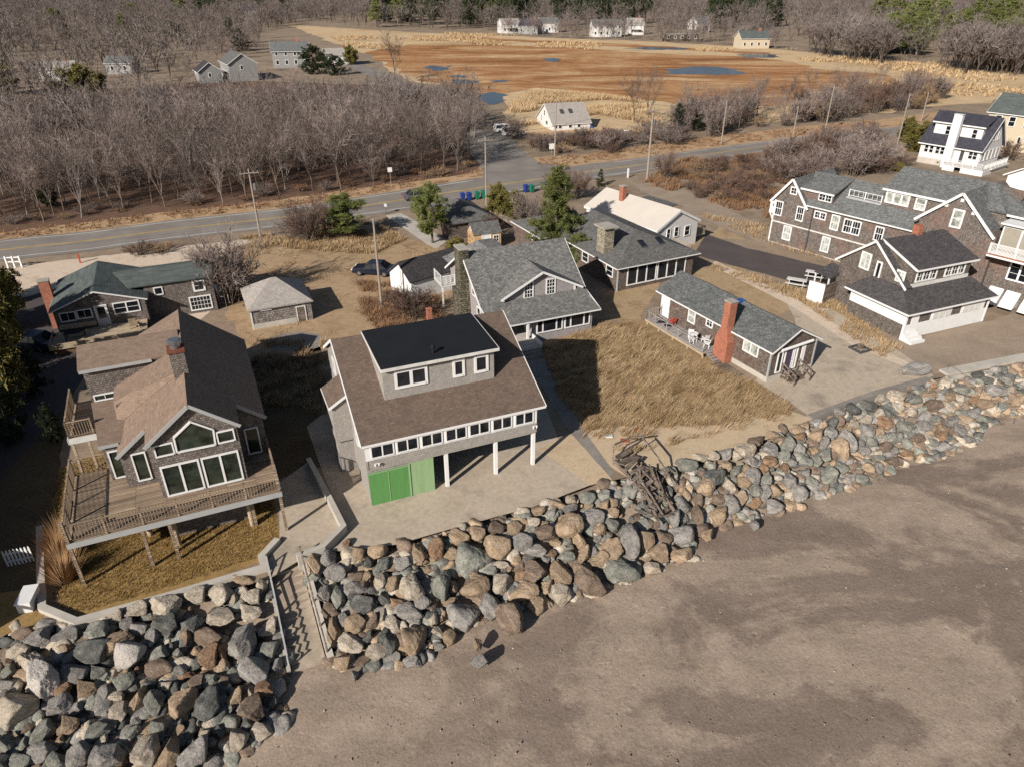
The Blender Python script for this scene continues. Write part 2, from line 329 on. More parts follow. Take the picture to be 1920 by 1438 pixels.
# salt marsh: rust-coloured grass with darker wet streaks
t = NT('marsh'); v = t.coord('Object', (.6, 1.7, 1)); c = t.ramp(t.noise(v, .028, 9, .72, 1.2), [(.3, hx('6f4c2e')), (.43, hx('9c683a')), (.5, hx('ae7a48')), (.56, hx('b98f60')), (.66, hx('ccab7e'))])
c = t.mix(c, t.ramp(t.noise(v, .5, 4, .7), [(.3, .62), (.7, 1.25)]), 1, 'MULTIPLY'); t.bump(t.noise(v, .8, 5, .7), .6, .4); t.out(c, .95, .1)
# tidal beach: dry tan sand, damp brown bars, footprints
t = NT('beach'); v = t.coord('Object', (1, 1, 1), (0, 0, rad(-33))); w = t.coord('Object', (.55, 1.25, 1), (0, 0, rad(-33)))
dry = t.ramp(t.noise(w, .5, 8, .72), [(.35, hx('907d6b')), (.6, hx('a5907d'))])
wet = t.ramp(t.noise(w, .35, 6, .7), [(.35, hx('726155')), (.65, hx('837264'))])
f = t.noise(t.coord('Object', (.8, 1.1, 1), (0, 0, rad(-33))), .105, 14, .62, .6); f = t.mix(f, t.noise(v, .9, 8, .8), .13); mask = t.ramp(f, [(.492, 0), (.545, .85)])
sx = t.n('SeparateXYZ'); t.l(t.coord('Object'), sx.inputs[0])
mr = t.n('MapRange'); mr.inputs[1].default_value = -14; mr.inputs[2].default_value = 4; t.l(sx.outputs[0], mr.inputs[0])
mask = t.mix((0, 0, 0), mask, mr.outputs[0])
c = t.mix(dry, wet, mask)
c = t.mix(c, t.ramp(t.noise(v, 7, 8, .85), [(.32, .70), (.5, 1.0), (.68, 1.28)]), 1, 'MULTIPLY'); c = t.mix(c, t.ramp(t.noise(v, 1.6, 8, .8), [(.35, .9), (.65, 1.09)]), 1, 'MULTIPLY')
c = t.mix(c, t.ramp(t.noise(t.coord('Object'), 4.5, 3, .6), [(.62, 1), (.70, .72)]), .8, 'MULTIPLY'); vo = t.n('TexVoronoi', Scale=1.1); t.l(t.coord('Object', (1, 1, .01)), vo.inputs['Vector'])
h = t.mix(t.noise(v, 5, 6, .75), t.ramp(vo.outputs['Distance'], [(0, 0), (.22, 1)]), .35); t.bump(h, .8, .09); t.out(c, .8, .3)
# boulders
def m_rock(name, a, b, c, crack=.45):
    t = NT(name); oi = t.n('ObjectInfo'); tc = t.n('TexCoord'); ad = t.n('VectorMath', operation='ADD'); sc_ = t.n('VectorMath', operation='SCALE'); sc_.inputs[3].default_value = 40
    cb = t.n('CombineXYZ'); t.l(oi.outputs['Random'], cb.inputs[0]); t.l(oi.outputs['Random'], cb.inputs[1]); t.l(cb.outputs[0], sc_.inputs[0]); t.l(tc.outputs['Object'], ad.inputs[0]); t.l(sc_.outputs[0], ad.inputs[1]); v = ad.outputs[0]
    col = t.ramp(t.noise(v, 1.6, 7, .7, .4), [(.3, a), (.5, b), (.7, c)])
    col = t.mix(col, t.ramp(t.noise(v, 12, 5, .8), [(.3, .76), (.5, 1.05), (.7, 1.34)]), .9, 'MULTIPLY')
    col = t.mix(col, t.ramp(t.noise(v, 3, 6, .7, 1.5), [(.46, 1), (.5, .55), (.54, 1)]), crack, 'MULTIPLY')
    col = t.mix(col, t.ramp(oi.outputs['Random'], [(0, .95), (1, 1.35)]), 1, 'MULTIPLY')
    t.bump(t.noise(v, 3.5, 9, .8), 1.0, .22); return t.out(col, .9, .2)
m_rock('rk_p', hx('7d7060'), hx('b5a692'), hx('cfc2b0')); m_rock('rk_t', hx('7b6650'), hx('a38a6e'), hx('b8a086')); m_rock('rk_g', hx('625d59'), hx('8f8983'), hx('aaa49c'))
m_rock('rk_s', hx('62625a'), hx('8a897e'), hx('aba79a')); m_rock('rk_d', hx('434341'), hx('60605c'), hx('85837c')); m_rock('rk_o', hx('69503c'), hx('957458'), hx('b39474')); m_rock('rk_b', hx('54453a'), hx('7d6a5a'), hx('988472')); m_rock('rk_w', hx('a89d93'), hx('cfc4ba'), hx('dcd2c8'))
# bark, twigs, foliage
def m_veg(name, c1, c2, rough=.9, rnd=.3, sc_=.8):
    t = NT(name); v = t.coord('Object'); col = t.ramp(t.noise(v, sc_, 4, .7), [(.3, c1), (.7, c2)]); oi = t.n('ObjectInfo')
    col = t.mix(col, t.ramp(oi.outputs['Random'], [(0, 1-rnd), (1, 1+rnd*.6)]), 1, 'MULTIPLY'); return t.out(col, rough, .1)
m_veg('bark', hx('5d5048'), hx('827469'), rnd=.45); m_veg('bark_pale', hx('857a72'), hx('a0968e')); m_veg('twig', hx('6e5f58'), hx('988780'), rnd=.4); m_veg('twig_far', hx('675b57'), hx('8c807b'), rnd=0, sc_=.05)
m_veg('twig_red', hx('5c453d'), hx('826859')); m_veg('twig_tan', hx('85684c'), hx('a88b68')); m_veg('pine', hx('4c5626'), hx('828641'), sc_=.5); m_veg('pine_dark', hx('222d1c'), hx('3a4528'), sc_=.5); m_veg('bush_olive', hx('5a551f'), hx('85793a'), sc_=.5); m_veg('hedge', hx('4a4420'), hx('6d6430'), sc_=.7)
m_veg('far_pine', hx('2f3a26'), hx('4b5533'), rnd=0, sc_=.03); m_veg('dunegrass', hx('8a6d47'), hx('c4a57a'), rnd=0, sc_=.5); m_veg('lawngrass', hx('78592a'), hx('a58443'), rnd=0, sc_=1.2); m_veg('reedgrass', hx('b08d5e'), hx('d0b186'), rnd=0, sc_=.05); m_veg('plume', hx('9a6f42'), hx('c09668'), rnd=0, sc_=.8); m_veg('litter', hx('70503a'), hx('a17a56'), rnd=0, sc_=.6)
# ================================================================ GROUND
def polyline(pts, step):
    out = []
    for p, q in zip(pts[:-1], pts[1:]):
        n = max(1, int((q-p).length/step)); out += [p.lerp(q, i/n) for i in range(n)]
    return out+[pts[-1]]
ZB = -2.4
TOP = [Vector((-33, 14, 0))]+[at(x, y, 0) for x, y in ( (40, 1172), (150, 1172), (300, 1132), (505, 1085), (562, 1050), (610, 1034), (680, 1030), (745, 1020), (850, 990), (1000, 950), (1105, 910), (1150, 900), (1230, 882), (1330, 860), (1420, 830), (1520, 788), (1640, 742), (1740, 712), (1920, 682), (2300, 630))]
TOE = [Vector((-33, 6, ZB))]+[at(x, y, ZB) for x, y in ( (250, 1600), (390, 1445), (530, 1370), (548, 1262), (615, 1240), (640, 1262), (790, 1245), (860, 1180), (980, 1150), (1100, 1112), (1200, 1085), (1300, 1045), (1310, 1000), (1400, 975), (1480, 960), (1560, 925), (1640, 897), (1740, 866), (1830, 838), (1850, 800), (1920, 775), (2300, 710))]
def dpl(P, L):
    best = 1e9
    for a, b in zip(L[:-1], L[1:]):
        ab = (b-a).xy; t = max(0, min(1, (P.xy-a.xy).dot(ab)/max(ab.length_squared, 1e-9))); best = min(best, (a.xy+ab*t-P.xy).length)
    return best
def zrev(P): a, b = dpl(P, TOP), dpl(P, TOE); return ZB*(a/(a+b))
def onrev(px, py):
    z = -1.2
    for _ in range(14): z = .5*z+.5*zrev(at(px, py, z))
    return at(px, py, z)
def sheet(name, pts, z, mat, kind='structure', jit=0, step=1.0, seed=1):
    pts = [Vector((p[0], p[1], 0)) for p in pts]
    if jit:
        pl = polyline(pts+[pts[0]], step)[:-1]; out = []
        for p in pl: k = noise.noise_vector(Vector((p.x*.5/max(jit, .3), p.y*.5/max(jit, .3), seed)))+.6*noise.noise_vector(Vector((p.x*1.7/max(jit, .3), p.y*1.7/max(jit, .3), seed))); out.append(p+Vector((k.x, k.y, 0))*jit)
        pts = out
    from mathutils.geometry import tessellate_polygon
    tri = tessellate_polygon([pts]); mb = MB(); mb.add([(p.x, p.y, z) for p in pts], [])
    for a, b, c in tri:
        n = (pts[b]-pts[a]).cross(pts[c]-pts[a]); mb.f.append((a, b, c) if n.z > 0 else (a, c, b)); mb.mi.append(0)
    o = mb.build(name, mat, uv=False); return tag(o, kind=kind) if kind else o
def patch(name, px, z, mat, jit=.25, **k): return sheet(name, [at(x, y, 0) for x, y in px], z, mat, jit=jit, **k)
def rs(pts, n):
    L = [0]
    for p, q in zip(pts[:-1], pts[1:]): L.append(L[-1]+(q-p).length)
    out = []
    for i in range(n):
        d = L[-1]*i/(n-1); j = max(k for k in range(len(L)) if L[k] <= d+1e-6); j = min(j, len(pts)-2); out.append(pts[j].lerp(pts[j+1], (d-L[j])/(L[j+1]-L[j])))
    return out
# the land: one sheet out past the last trees, with its bank down to the beach
mb = MB(); far = [Vector((1600, 60, 0)), Vector((1600, 2600, 0)), Vector((-1600, 2600, 0)), Vector((-1600, 2, 0))]
land = sheet('ground', TOP+far, 0, 'soil'); me = land.data
def np_dpl(X, Y, L):
    best = np.full(X.shape, 1e9)
    for a, b in zip(L[:-1], L[1:]):
        dx, dy = b.x-a.x, b.y-a.y; q = np.clip(((X-a.x)*dx+(Y-a.y)*dy)/(dx*dx+dy*dy), 0, 1); best = np.minimum(best, np.hypot(a.x+dx*q-X, a.y+dy*q-Y))
    return best
def np_inside(X, Y, poly):
    ins = np.zeros(X.shape, bool); n = len(poly)
    for i in range(n):
        a, b = poly[i], poly[(i+1) % n]
        with np.errstate(divide='ignore', invalid='ignore'): ins ^= ((a[1] > Y) != (b[1] > Y)) & (X < (b[0]-a[0])*(Y-a[1])/(b[1]-a[1])+a[0])
    return ins
nx, ny = 340, 200; xs = np.linspace(-60, 90, nx); ys = np.linspace(-22, 64, ny); X, Y = np.meshgrid(xs, ys)
top, toe = np_dpl(X, Y, TOP), np_dpl(X, Y, TOE); BANKP = [(p.x, p.y) for p in TOP]+[(p.x, p.y) for p in TOE[::-1]]
inb = np_inside(X, Y, BANKP); inl = np_inside(X, Y, [(p.x, p.y) for p in TOP+far])
V = []
for j in range(ny):
    for i in range(nx):
        x, y = X[j, i], Y[j, i]; n_ = .05*noise.noise(Vector((x*.35, y*.6, 2)))+.035*noise.noise(Vector((x*1.3, y*1.6, 5)))
        z = -.5 if inl[j, i] else (min(-.3, ZB*top[j, i]/(top[j, i]+toe[j, i])-.35) if inb[j, i] else ZB+n_-.012*max(0, 25-y)+.0)
        if inb[j, i] and toe[j, i] < 1.0: z = z*toe[j, i]+(1-toe[j, i])*(ZB+n_)
        V.append((x, y, z))
Fq = [(j*nx+i, j*nx+i+1, (j+1)*nx+i+1, (j+1)*nx+i) for j in range(ny-1) for i in range(nx-1)]
me = np_mesh('beach', V, Fq, ['beach', 'gravel_dark'], 4, True); inq = (inb[:-1, :-1] & inb[1:, 1:]).ravel(); me.polygons.foreach_set('material_index', inq.astype(np.int32))
tag(link('beach', me), kind='structure')
# sheets lying on the land, each a few mm above the one below
patch('wood_floor', [(-300, 520), (0, 446), (320, 409), (530, 386), (700, 361), (880, 334), (905, 300), (890, 240), (870, 200), (700, 160), (400, 150), (0, 190), (-300, 230)], .004, 'woodfloor', 1.0, step=3)
patch('road_verge', [(-300, 500), (0, 437), (320, 398), (530, 375), (700, 350), (860, 330), (905, 316), (925, 322), (900, 336), (700, 368), (530, 393), (320, 416), (0, 453), (-300, 495)], .008, 'verge', .5, step=2)
patch('road_verge', [(1000, 296), (1100, 290), (1300, 262), (1500, 238), (1640, 226), (1760, 210), (1760, 232), (1640, 246), (1500, 260), (1300, 285), (1100, 311), (1015, 318)], .008, 'verge', .5, step=2)
patch('marsh_reeds', [(540, 47), (620, 80), (700, 108), (760, 152), (850, 168), (930, 192), (960, 246), (1000, 262), (1120, 262), (1300, 240), (1500, 222), (1750, 200), (2000, 180), (2100, 150), (2000, 122), (1700, 118), (1500, 97), (1380, 88), (1250, 80), (1000, 70), (850, 64), (760, 61), (640, 53)], .012, 'pale_reed', 4, step=8)
patch('marsh', [(690, 100), (760, 84), (900, 84), (1080, 90), (1200, 100), (1400, 108), (1500, 118), (1520, 130), (1640, 138), (1720, 160), (1640, 182), (1520, 196), (1330, 202), (1170, 186), (1000, 166), (900, 180), (820, 162), (740, 132)], .03, 'marsh', 5, step=7, seed=3)
patch('marsh', [(760, 66), (1000, 76), (1200, 84), (1440, 100), (1440, 104), (1200, 90), (1000, 81), (800, 72)], .03, 'marsh', 6, step=8, seed=9)
for k, (cx, cy, a, b) in enumerate(((824, 128, 26, 5), (1312, 134, 84, 8), (868, 155, 32, 5), (920, 184, 30, 8), (1035, 113, 16, 3), (935, 153, 18, 2), (860, 144, 14, 2), (1420, 106, 40, 4), (1240, 92, 60, 2.2))):
    patch('pond', [(cx+a*math.cos(q*PI/16)*(1+.75*noise.noise(Vector((1.6*math.cos(q*PI/16), 1.6*math.sin(q*PI/16), k*3.3)))), cy+b*math.sin(q*PI/16)*(1+.75*noise.noise(Vector((1.6*math.cos(q*PI/16), 1.6*math.sin(q*PI/16), k*3.3+9))))) for q in range(32)], .05+.01*(k == 11), 'pond', 1.6, step=3, seed=k)
FAR = [(-300, 494), (0, 451), (160, 435), (320, 414), (530, 391), (700, 366), (800, 350), (900, 334), (1000, 322), (1100, 309), (1200, 297), (1300, 283), (1400, 270), (1500, 258), (1640, 243), (1760, 230), (1900, 214)]
NEAR = [(-300, 538), (0, 491), (160, 473), (320, 451), (530, 427), (700, 404), (800, 389), (900, 374), (1000, 357), (1100, 339), (1200, 324), (1300, 307), (1400, 291), (1500, 277), (1640, 260), (1760, 246), (1900, 230)]
def catm(pts, n=8):
    P = [pts[0]]+pts+[pts[-1]]; out = []
    for i in range(1, len(P)-2):
        for k in range(n):
            t = k/n; a, b, c, d = P[i-1:i+3]; out.append(.5*((2*b)+(c-a)*t+(2*a-5*b+4*c-d)*t*t+(3*b-a-3*c+d)*t**3))
    return out+[pts[-1]]
RF = catm([at(*p) for p in FAR]); RN = catm([at(*p) for p in NEAR])
def ribbon(name, t0, t1, z, mat, i0=0, i1=None, parent=None):
    mb = MB(); n = len(RF) if i1 is None else i1; P = []
    for i in range(i0, n): P += [(*RF[i].lerp(RN[i], t0).xy, z), (*RF[i].lerp(RN[i], t1).xy, z)]
    mb.add(P, [(2*i, 2*i+1, 2*i+3, 2*i+2) for i in range(len(P)//2-1)]); return tag(mb.build(name, mat, uv=False), kind='structure')
ribbon('road', 0, 1, .030, 'asphalt')
ribbon('edge_line', .075, .093, .034, 'paint_white', 0, 56); ribbon('edge_line', .075, .093, .034, 'paint_white', 76); ribbon('edge_line', .875, .893, .034, 'paint_white')
ribbon('centre_line', .470, .486, .034, 'paint_yellow'); ribbon('centre_line', .502, .518, .034, 'paint_yellow')
patch('side_road', [(905, 336), (1060, 313), (1030, 309), (1005, 304), (985, 290), (960, 262), (925, 246), (890, 243), (868, 252), (880, 290), (905, 312)], .022, 'asphalt', .3, seed=4)
patch('side_road', [(640, 105), (700, 128), (745, 148), (800, 178), (770, 178), (700, 148), (640, 122), (600, 112)], .04, 'asphalt', .5, seed=4)
patch('gravel_lot', [(-60, 512), (0, 502), (230, 476), (480, 447), (560, 444), (440, 462), (390, 500), (430, 560), (380, 600), (260, 560), (100, 570), (30, 640), (-60, 700)], .012, 'gravel', .5, seed=2)
patch('dirt_yard', [(400, 470), (560, 446), (700, 424), (790, 455), (850, 470), (840, 560), (800, 620), (700, 650), (600, 660), (500, 680), (440, 640), (420, 560), (370, 500)], .008, 'dirt', .6, seed=5)
patch('concrete_drive', [(722, 405), (752, 400), (840, 452), (815, 468)], .016, 'concrete_pale', .12)
patch('slab', [(505, 632), (560, 622), (600, 628), (612, 645), (590, 655), (510, 660)], .016, 'walk', .15)
patch('asphalt_drive', [(1325, 440), (1400, 466), (1470, 482), (1575, 508), (1545, 527), (1495, 532), (1440, 516), (1360, 495), (1300, 478)], .024, 'asphalt_dark', .15)
patch('gravel_drive', [(1290, 372), (1335, 378), (1450, 436), (1442, 462), (1350, 425), (1280, 396)], .012, 'gravel_dark', .3)
patch('gravel_drive', [(1190, 345), (1260, 345), (1330, 380), (1290, 390), (1200, 360)], .010, 'gravel_dark', .4)
patch('yard_grass', [(1100, 600), (1140, 545), (1180, 520), (1310, 505), (1345, 500), (1500, 575), (1440, 600), (1330, 530), (1240, 525), (1200, 600)], .0075, 'yard', .4)
patch('yard_grass', [(1290, 470), (1350, 425), (1440, 470), (1300, 440)], .0078, 'yard', .3)
patch('yard_grass', [(480, 450), (600, 430), (720, 430), (770, 470), (640, 490), (560, 480)], .0205, 'yard', .9, step=2)
patch('yard_grass', [(1380, 500), (1450, 530), (1560, 560), (1700, 660), (1660, 680), (1500, 560), (1330, 500)], .006, 'yard', .4)
patch('concrete_terrace', [(1475, 570), (1560, 580), (1640, 632), (1700, 668), (1752, 705), (1640, 738), (1520, 783), (1470, 748), (1415, 715), (1440, 690), (1500, 640), (1490, 600)], .012, 'concrete_pad', .1)
patch('garden_path', [(1330, 497), (1480, 572), (1600, 650), (1700, 690), (1712, 684), (1610, 636), (1490, 560), (1342, 490)], .016, 'gravel', .1)
patch('sand_terrace', [(1640, 610), (1700, 640), (1860, 600), (1990, 560), (2200, 560), (2200, 640), (1920, 680), (1750, 700), (1690, 670)], .010, 'gravel_dark', .2)
patch('sand_terrace', [(1075, 830), (1130, 798), (1300, 795), (1470, 765), (1520, 786), (1420, 829), (1330, 859), (1230, 880), (1168, 890)], .008, 'sand', .3)
patch('sand_strip', [(1010, 842), (1070, 812), (1148, 899), (1105, 909.5)], .022, 'sand', .05)
patch('dune', [(1010, 650), (1120, 610), (1200, 598), (1320, 668), (1440, 728), (1490, 775), (1400, 790), (1300, 806), (1150, 806), (1095, 810), (1040, 740)], .004, 'duneground', .5)
patch('concrete_pad', [(575, 800), (610, 900), (650, 985), (615, 1033), (680, 1029.5), (745, 1019.5), (850, 989.5), (1000, 949.5), (1105, 909.5), (1062, 862), (1030, 780), (985, 690), (700, 700)], .014, 'concrete_pad', 0)
patch('walkway', [(965, 640), (1000, 628), (1094, 806), (1152, 886), (1138, 897), (1070, 815)], .018, 'walk', 0)
patch('lawn', [(112, 1130), (95, 1000), (110, 880), (300, 800), (500, 850), (525, 1005), (495, 1050), (300, 1122), (150, 1160)], .004, 'lawnground', 0)
patch('landing', [(524, 905), (575, 868), (612, 925), (642, 988), (608, 1028), (562, 1049.5), (506, 1084), (497, 1062), (524, 1008)], .020, 'concrete_pad', 0)
patch('side_yard', [(480, 690), (600, 650), (610, 880), (575, 870), (524, 900), (500, 860)], .008, 'dark_yard_shade', .3)
patch('side_yard', [(-200, 700), (40, 700), (130, 720), (110, 900), (90, 1000), (84, 1100), (-200, 1140)], .008, 'dark_yard_shade', .2)
patch('side_lawn', [(-200, 1140), (84, 1100), (80, 1172), (-200, 1240)], .008, 'lawnground', .0)
patch('neighbour_drive', [(40, 560), (110, 540), (160, 700), (125, 760), (0, 900), (-100, 900), (-60, 700)], .02, 'asphalt_dark', .2)  # dark surface colour also stands in for the hedge's shade on the drive
# ================================================================ HOUSES
# ---- A: shingled beach house with the wooden deck
p = at(158, 1095); A = House('beach_house', 'weathered shingle house with tan roof, pentagon window and a wide wooden deck on posts', 'house', p.x, p.y, 24.0); P = A.part
A.glass = 'glass_green'
mb = MB(); mb.pv([(4.65, 0), (9.2, 0), (9.2, 6.72), (7.05, 8.4), (4.65, 6.5)], 2.05, 15.4); mb.pv([(2.85, 0), (4.65, 0), (4.65, 6.55), (2.85, 5.2)], 3.85, 7.7); mb.pv([(2.85, 0), (4.66, 0), (6.9, 8.3), (4.65, 7.2), (2.85, 6.3)], 7.7, 15.3)
mb.pv([(9.2, 0), (10.7, 0), (10.7, 5.4), (9.2, 6.6)], 4.3, 15.3); mb.box(1.95, 2.86, 5.0, 9.9, 0, 5.35); P('wall', mb, 'sh_A')
mb = MB(); mb.pu([(9.8, 0), (14.0, 0), (14.0, 7.6), (11.7, 8.6), (9.8, 8.0)], 1.35, 6.5); mb.box(7.2, 10.4, 20.1, 23.4, 0, 3.6); mb.box(7.2, 9.0, 15.2, 20.1, 0, 4.2); P('wall', mb, 'sh_A')
r_ = MB(); R0 = (7.05, 8.62)
r_.slab([(R0[0], 1.8, R0[1]), (R0[0], 7.2, R0[1]), (4.5, 7.2, 6.6), (4.5, 1.8, 6.6)], .16); r_.slab([(4.5, 3.7, 6.6), (4.5, 7.2, 6.6), (2.75, 7.2, 5.21), (2.75, 3.7, 5.21)], .16)
r_.slab([(R0[0], 6.2, R0[1]+.01), (R0[0], 15.5, R0[1]+.01), (2.75, 15.5, 6.5), (2.75, 8.0, 6.5)], .16); r_.slab([(R0[0]-.1, 6.1, R0[1]-.05), (2.75, 8.05, 6.5), (4.2, 7.0, 6.38)], .12); r_.slab([(2.75, 8.05, 6.5), (4.2, 7.0, 6.38), (2.75, 7.15, 5.25)], .1)
r_.slab([(R0[0], 1.8, R0[1]), (9.38, 1.8, 6.75), (9.38, 15.5, 6.75), (R0[0], 15.5, R0[1])], .16); r_.slab([(9.38, 4.15, 6.75), (10.88, 4.15, 5.56), (10.88, 15.5, 5.56), (9.38, 15.5, 6.75)], .16)
r_.slab([(1.83, 4.85, 5.42), (3.3, 4.85, 5.42), (4.3, 9.82, 5.72), (1.28, 9.82, 5.72)], .14)
r_.slab([(1.15, 9.55, 8.06), (6.9, 9.55, 8.06), (6.9, 11.7, 8.78), (1.15, 11.7, 8.78)], .14); r_.slab([(1.15, 11.7, 8.78), (6.9, 11.7, 8.78), (6.9, 14.3, 7.7), (1.15, 14.3, 7.7)], .14)
r_.slab([(7.0, 19.9, 3.66), (10.55, 19.9, 3.66), (10.55, 21.8, 4.5), (7.0, 21.8, 4.5)], .14); r_.slab([(7.0, 21.8, 4.5), (10.55, 21.8, 4.5), (10.55, 23.7, 3.66), (7.0, 23.7, 3.66)], .14)
roof = P('roof', r_, 'rf_tan')
t_ = MB()
for a, b in (((7.05, 1.77, 8.52), (4.44, 1.77, 6.46)), ((7.05, 1.77, 8.52), (9.42, 1.77, 6.64)), ((4.5, 3.67, 6.5), (2.7, 3.67, 5.08)), ((9.38, 4.12, 6.66), (10.92, 4.12, 5.44)), ((1.2, 9.52, 7.96), (5.2, 9.52, 7.96)), ((1.8, 4.82, 5.33), (2.85, 4.82, 5.33)), ((7.0, 19.86, 3.58), (10.55, 19.86, 3.58))): t_.beam(a, b, .05, .2)
P('fascia', t_, 'greytrim', roof)
for v, w in ((9.5, 5.6), (12.0, 6.1)): P('roof_vent', MB().lathe([(.1, 0), (.1, .25), (.16, .28), (.02, .4)], 8, (10.2 if v < 10 else 9.6, v, w)), 'metal', roof)
c = P('chimney', MB().box(6.5, 7.3, 5.7, 6.6, 8.0, 9.9), 'sh_A', roof); P('chimney_cap', MB().box(6.43, 7.37, 5.63, 6.67, 9.9, 10.02), 'rust', c); P('flue', MB().lathe([(.28, 0), (.3, .3), (.38, .32), (.4, .5), (.3, .55)], 16, (6.9, 6.15, 10.02)), 'metal', c)
fr = MB(); pts = [(5.93, 5.7), (5.96, 6.66), (6.98, 7.44), (8.0, 6.66), (7.92, 5.66)]
for a, b in zip(pts, pts[1:]+pts[:1]): fr.beam((a[0], 1.99, a[1]), (b[0], 1.99, b[1]), .1, .1, up=(0, 1, 0))
w_ = P('window', fr, 'white'); P('pane', MB().prism([(u, 2.02, w) for u, w in pts], (0, .08, 0)), 'glass_green', w_)
A.win('-v', 2.05, 4.84, 5.84, 5.62, 6.4, fw=.08); A.win('-v', 2.05, 8.07, 9.03, 5.65, 6.44, fw=.08)
for a0 in (4.86, 6.98):
    d = A.win('-v', 2.05, a0, a0+2.02, 2.92, 4.97, fw=.1, muls=[1.01], name='sliding_door')
A.win('-v', 3.85, 3.4, 4.16, 3.2, 5.1, fw=.08); A.win('-v', 5.0, 2.12, 2.78, 3.0, 4.9, fw=.08); A.win('-v', 4.3, 9.52, 10.34, 3.05, 4.9, fw=.08); A.win('-v', 9.8, 1.5, 2.74, 5.76, 6.2, nx=2, fw=.07)
A.win('-u', 1.95, 6.2, 7.6, 3.4, 4.6, nx=2)
d_ = MB(); d_.box(.0, 10.78, -.05, 2.05, 2.84, 2.9); d_.box(-.1, 4.65, 2.05, 3.85, 2.84, 2.9); d_.box(-.15, 2.85, 3.85, 5, 2.84, 2.9); d_.box(-.2, 1.95, 5, 6.45, 2.84, 2.9); d_.box(9.2, 10.78, 2.05, 4.3, 2.84, 2.9)
deck = P('deck', d_, 'deckwood')
j_ = MB(); j_.box(-.05, 10.82, -.11, -.05, 2.58, 2.9); j_.box(10.78, 10.84, -.05, 4.3, 2.58, 2.9); j_.box(-.1, -.0, -.05, 3.85, 2.58, 2.9); j_.box(.1, 10.7, 1.2, 1.35, 2.55, 2.84)
for i in range(14): j_.box(.4+i*.78, .45+i*.78, .0, 2.0, 2.62, 2.84)
P('rim_joist', j_, 'greytrim', deck)
for u, v, h in ((.02, .0, 4.28), (3.44, .0, 2.84), (4.79, .0, 2.84), (10.68, .0, 4.2), (9.09, 1.23, 2.55)): P('deck_post', MB().box(u-.085, u+.085, v-.085, v+.085, -.3, h), 'deckwood', deck)
for u, v in ((3.3, 2.83), (4.8, 1.28), (8.9, 1.32)): P('deck_pier', MB().tube((u, v, -.2), (u, v, 2.6), .16, .14, 12), 'deckpale', deck)
A.rail([(.08, .03, 2.9), (10.66, .03, 2.9)], 1.1, .16, posts=1.9); A.rail([(.02, .1, 2.9), (-.12, 6.4, 2.9)], 1.15, .15, bal=.045); A.rail([(-.12, 6.4, 2.9), (1.85, 6.4, 2.9)], 1.1, .16); A.rail([(10.7, .1, 2.9), (10.7, 4.2, 2.9)], 1.1, .16)
b_ = MB(); b_.box(.0, 1.5, 7.3, 11.8, 4.84, 4.9); bal = P('balcony', b_, 'deckwood'); P('rim_joist', MB().box(-.04, 1.5, 7.24, 7.3, 4.55, 4.92).box(-.06, 0, 7.24, 11.8, 4.55, 4.92), 'white_worn', bal)
P('balcony_post', MB().box(.02, .18, 7.35, 7.5, 0, 4.6), 'deckpale', bal); P('balcony_post', MB().box(.02, .18, 11.5, 11.65, 0, 4.6), 'deckpale', bal)
A.rail([(.06, 7.4, 4.9), (1.35, 7.4, 4.9)], 1.05, .14); A.rail([(.06, 7.4, 4.9), (.0, 11.7, 4.9)], 1.05, .1, bal=.06)
# ---- B: brown-roofed house on white posts with the green boarded panels
B = House('beach_house', 'grey shingle house with brown roof, black-topped dormer and green boarded panels beneath', 'house', -8.71, 34.82, 22.8); P = B.part
mb = MB(); mb.pu([(0, 2.66), (11.2, 2.66), (11.2, 5.8), (7.2, 8.05), (0, 4.4)], 0, 11.15); mb.box(0, 4.1, .06, 11.2, -.05, 2.66); mb.box(4.1, 11.15, 5.5, 11.2, -.05, 2.66); P('wall', mb, 'sh_B')
r_ = MB(); k = .5
r_.slab([(-.2, -.12, 4.58), (11.75, -.12, 4.58), (11.75, 7.2, 8.24), (-.2, 7.2, 8.24)], .12); r_.slab([(-.2, 7.2, 8.24), (11.75, 7.2, 8.24), (11.75, 11.6, 5.7), (-.2, 11.6, 5.7)], .14); roof = P('roof', r_, 'rf_brown')
t_ = MB()
for u in (-.225, 11.775): t_.beam((u, -.14, 4.48), (u, 7.2, 8.15), .05, .2); t_.beam((u, 7.2, 8.15), (u, 11.6, 5.6), .05, .2)
t_.beam((-.2, -.145, 4.5), (11.75, -.145, 4.5), .04, .15); P('fascia', t_, 'white', roof)
mb = MB(); mb.pu([(2.4, 5.4), (2.4, 7.98), (7.0, 8.2), (7.15, 7.9)], 1.95, 9.2); dm = P('dormer', mb, 'sh_B')
P('dormer_roof', MB().slab([(1.85, 2.1, 8.12), (9.42, 2.1, 8.12), (9.42, 7.3, 8.42), (1.85, 7.3, 8.42)], .1), 'membrane', dm)
t_ = MB(); t_.beam((1.83, 2.07, 8.03), (9.45, 2.07, 8.03), .05, .2)
for u in (1.82, 9.45): t_.beam((u, 2.07, 8.03), (u, 7.3, 8.33), .04, .18)
P('fascia', t_, 'white_worn', dm)
P('vent_pipe', MB().tube((5.35, 2.9, 8.1), (5.35, 2.9, 8.6), .09, .09, 10).lathe([(.15, 0), (.15, .12), (.05, .2)], 10, (5.35, 2.9, 8.55)), 'black', dm)
for a0, a1, n in ((2.67, 4.76, 1), (6.4, 7.2, 0), (7.84, 8.8, 0)): B.win('-v', 2.4, a0, a1, 6.48, 7.72, fw=.16, muls=[1.045] if n else None)
P('trim_band', MB().box(-.02, 11.17, -.045, 0, 3.38, 4.42), 'white')
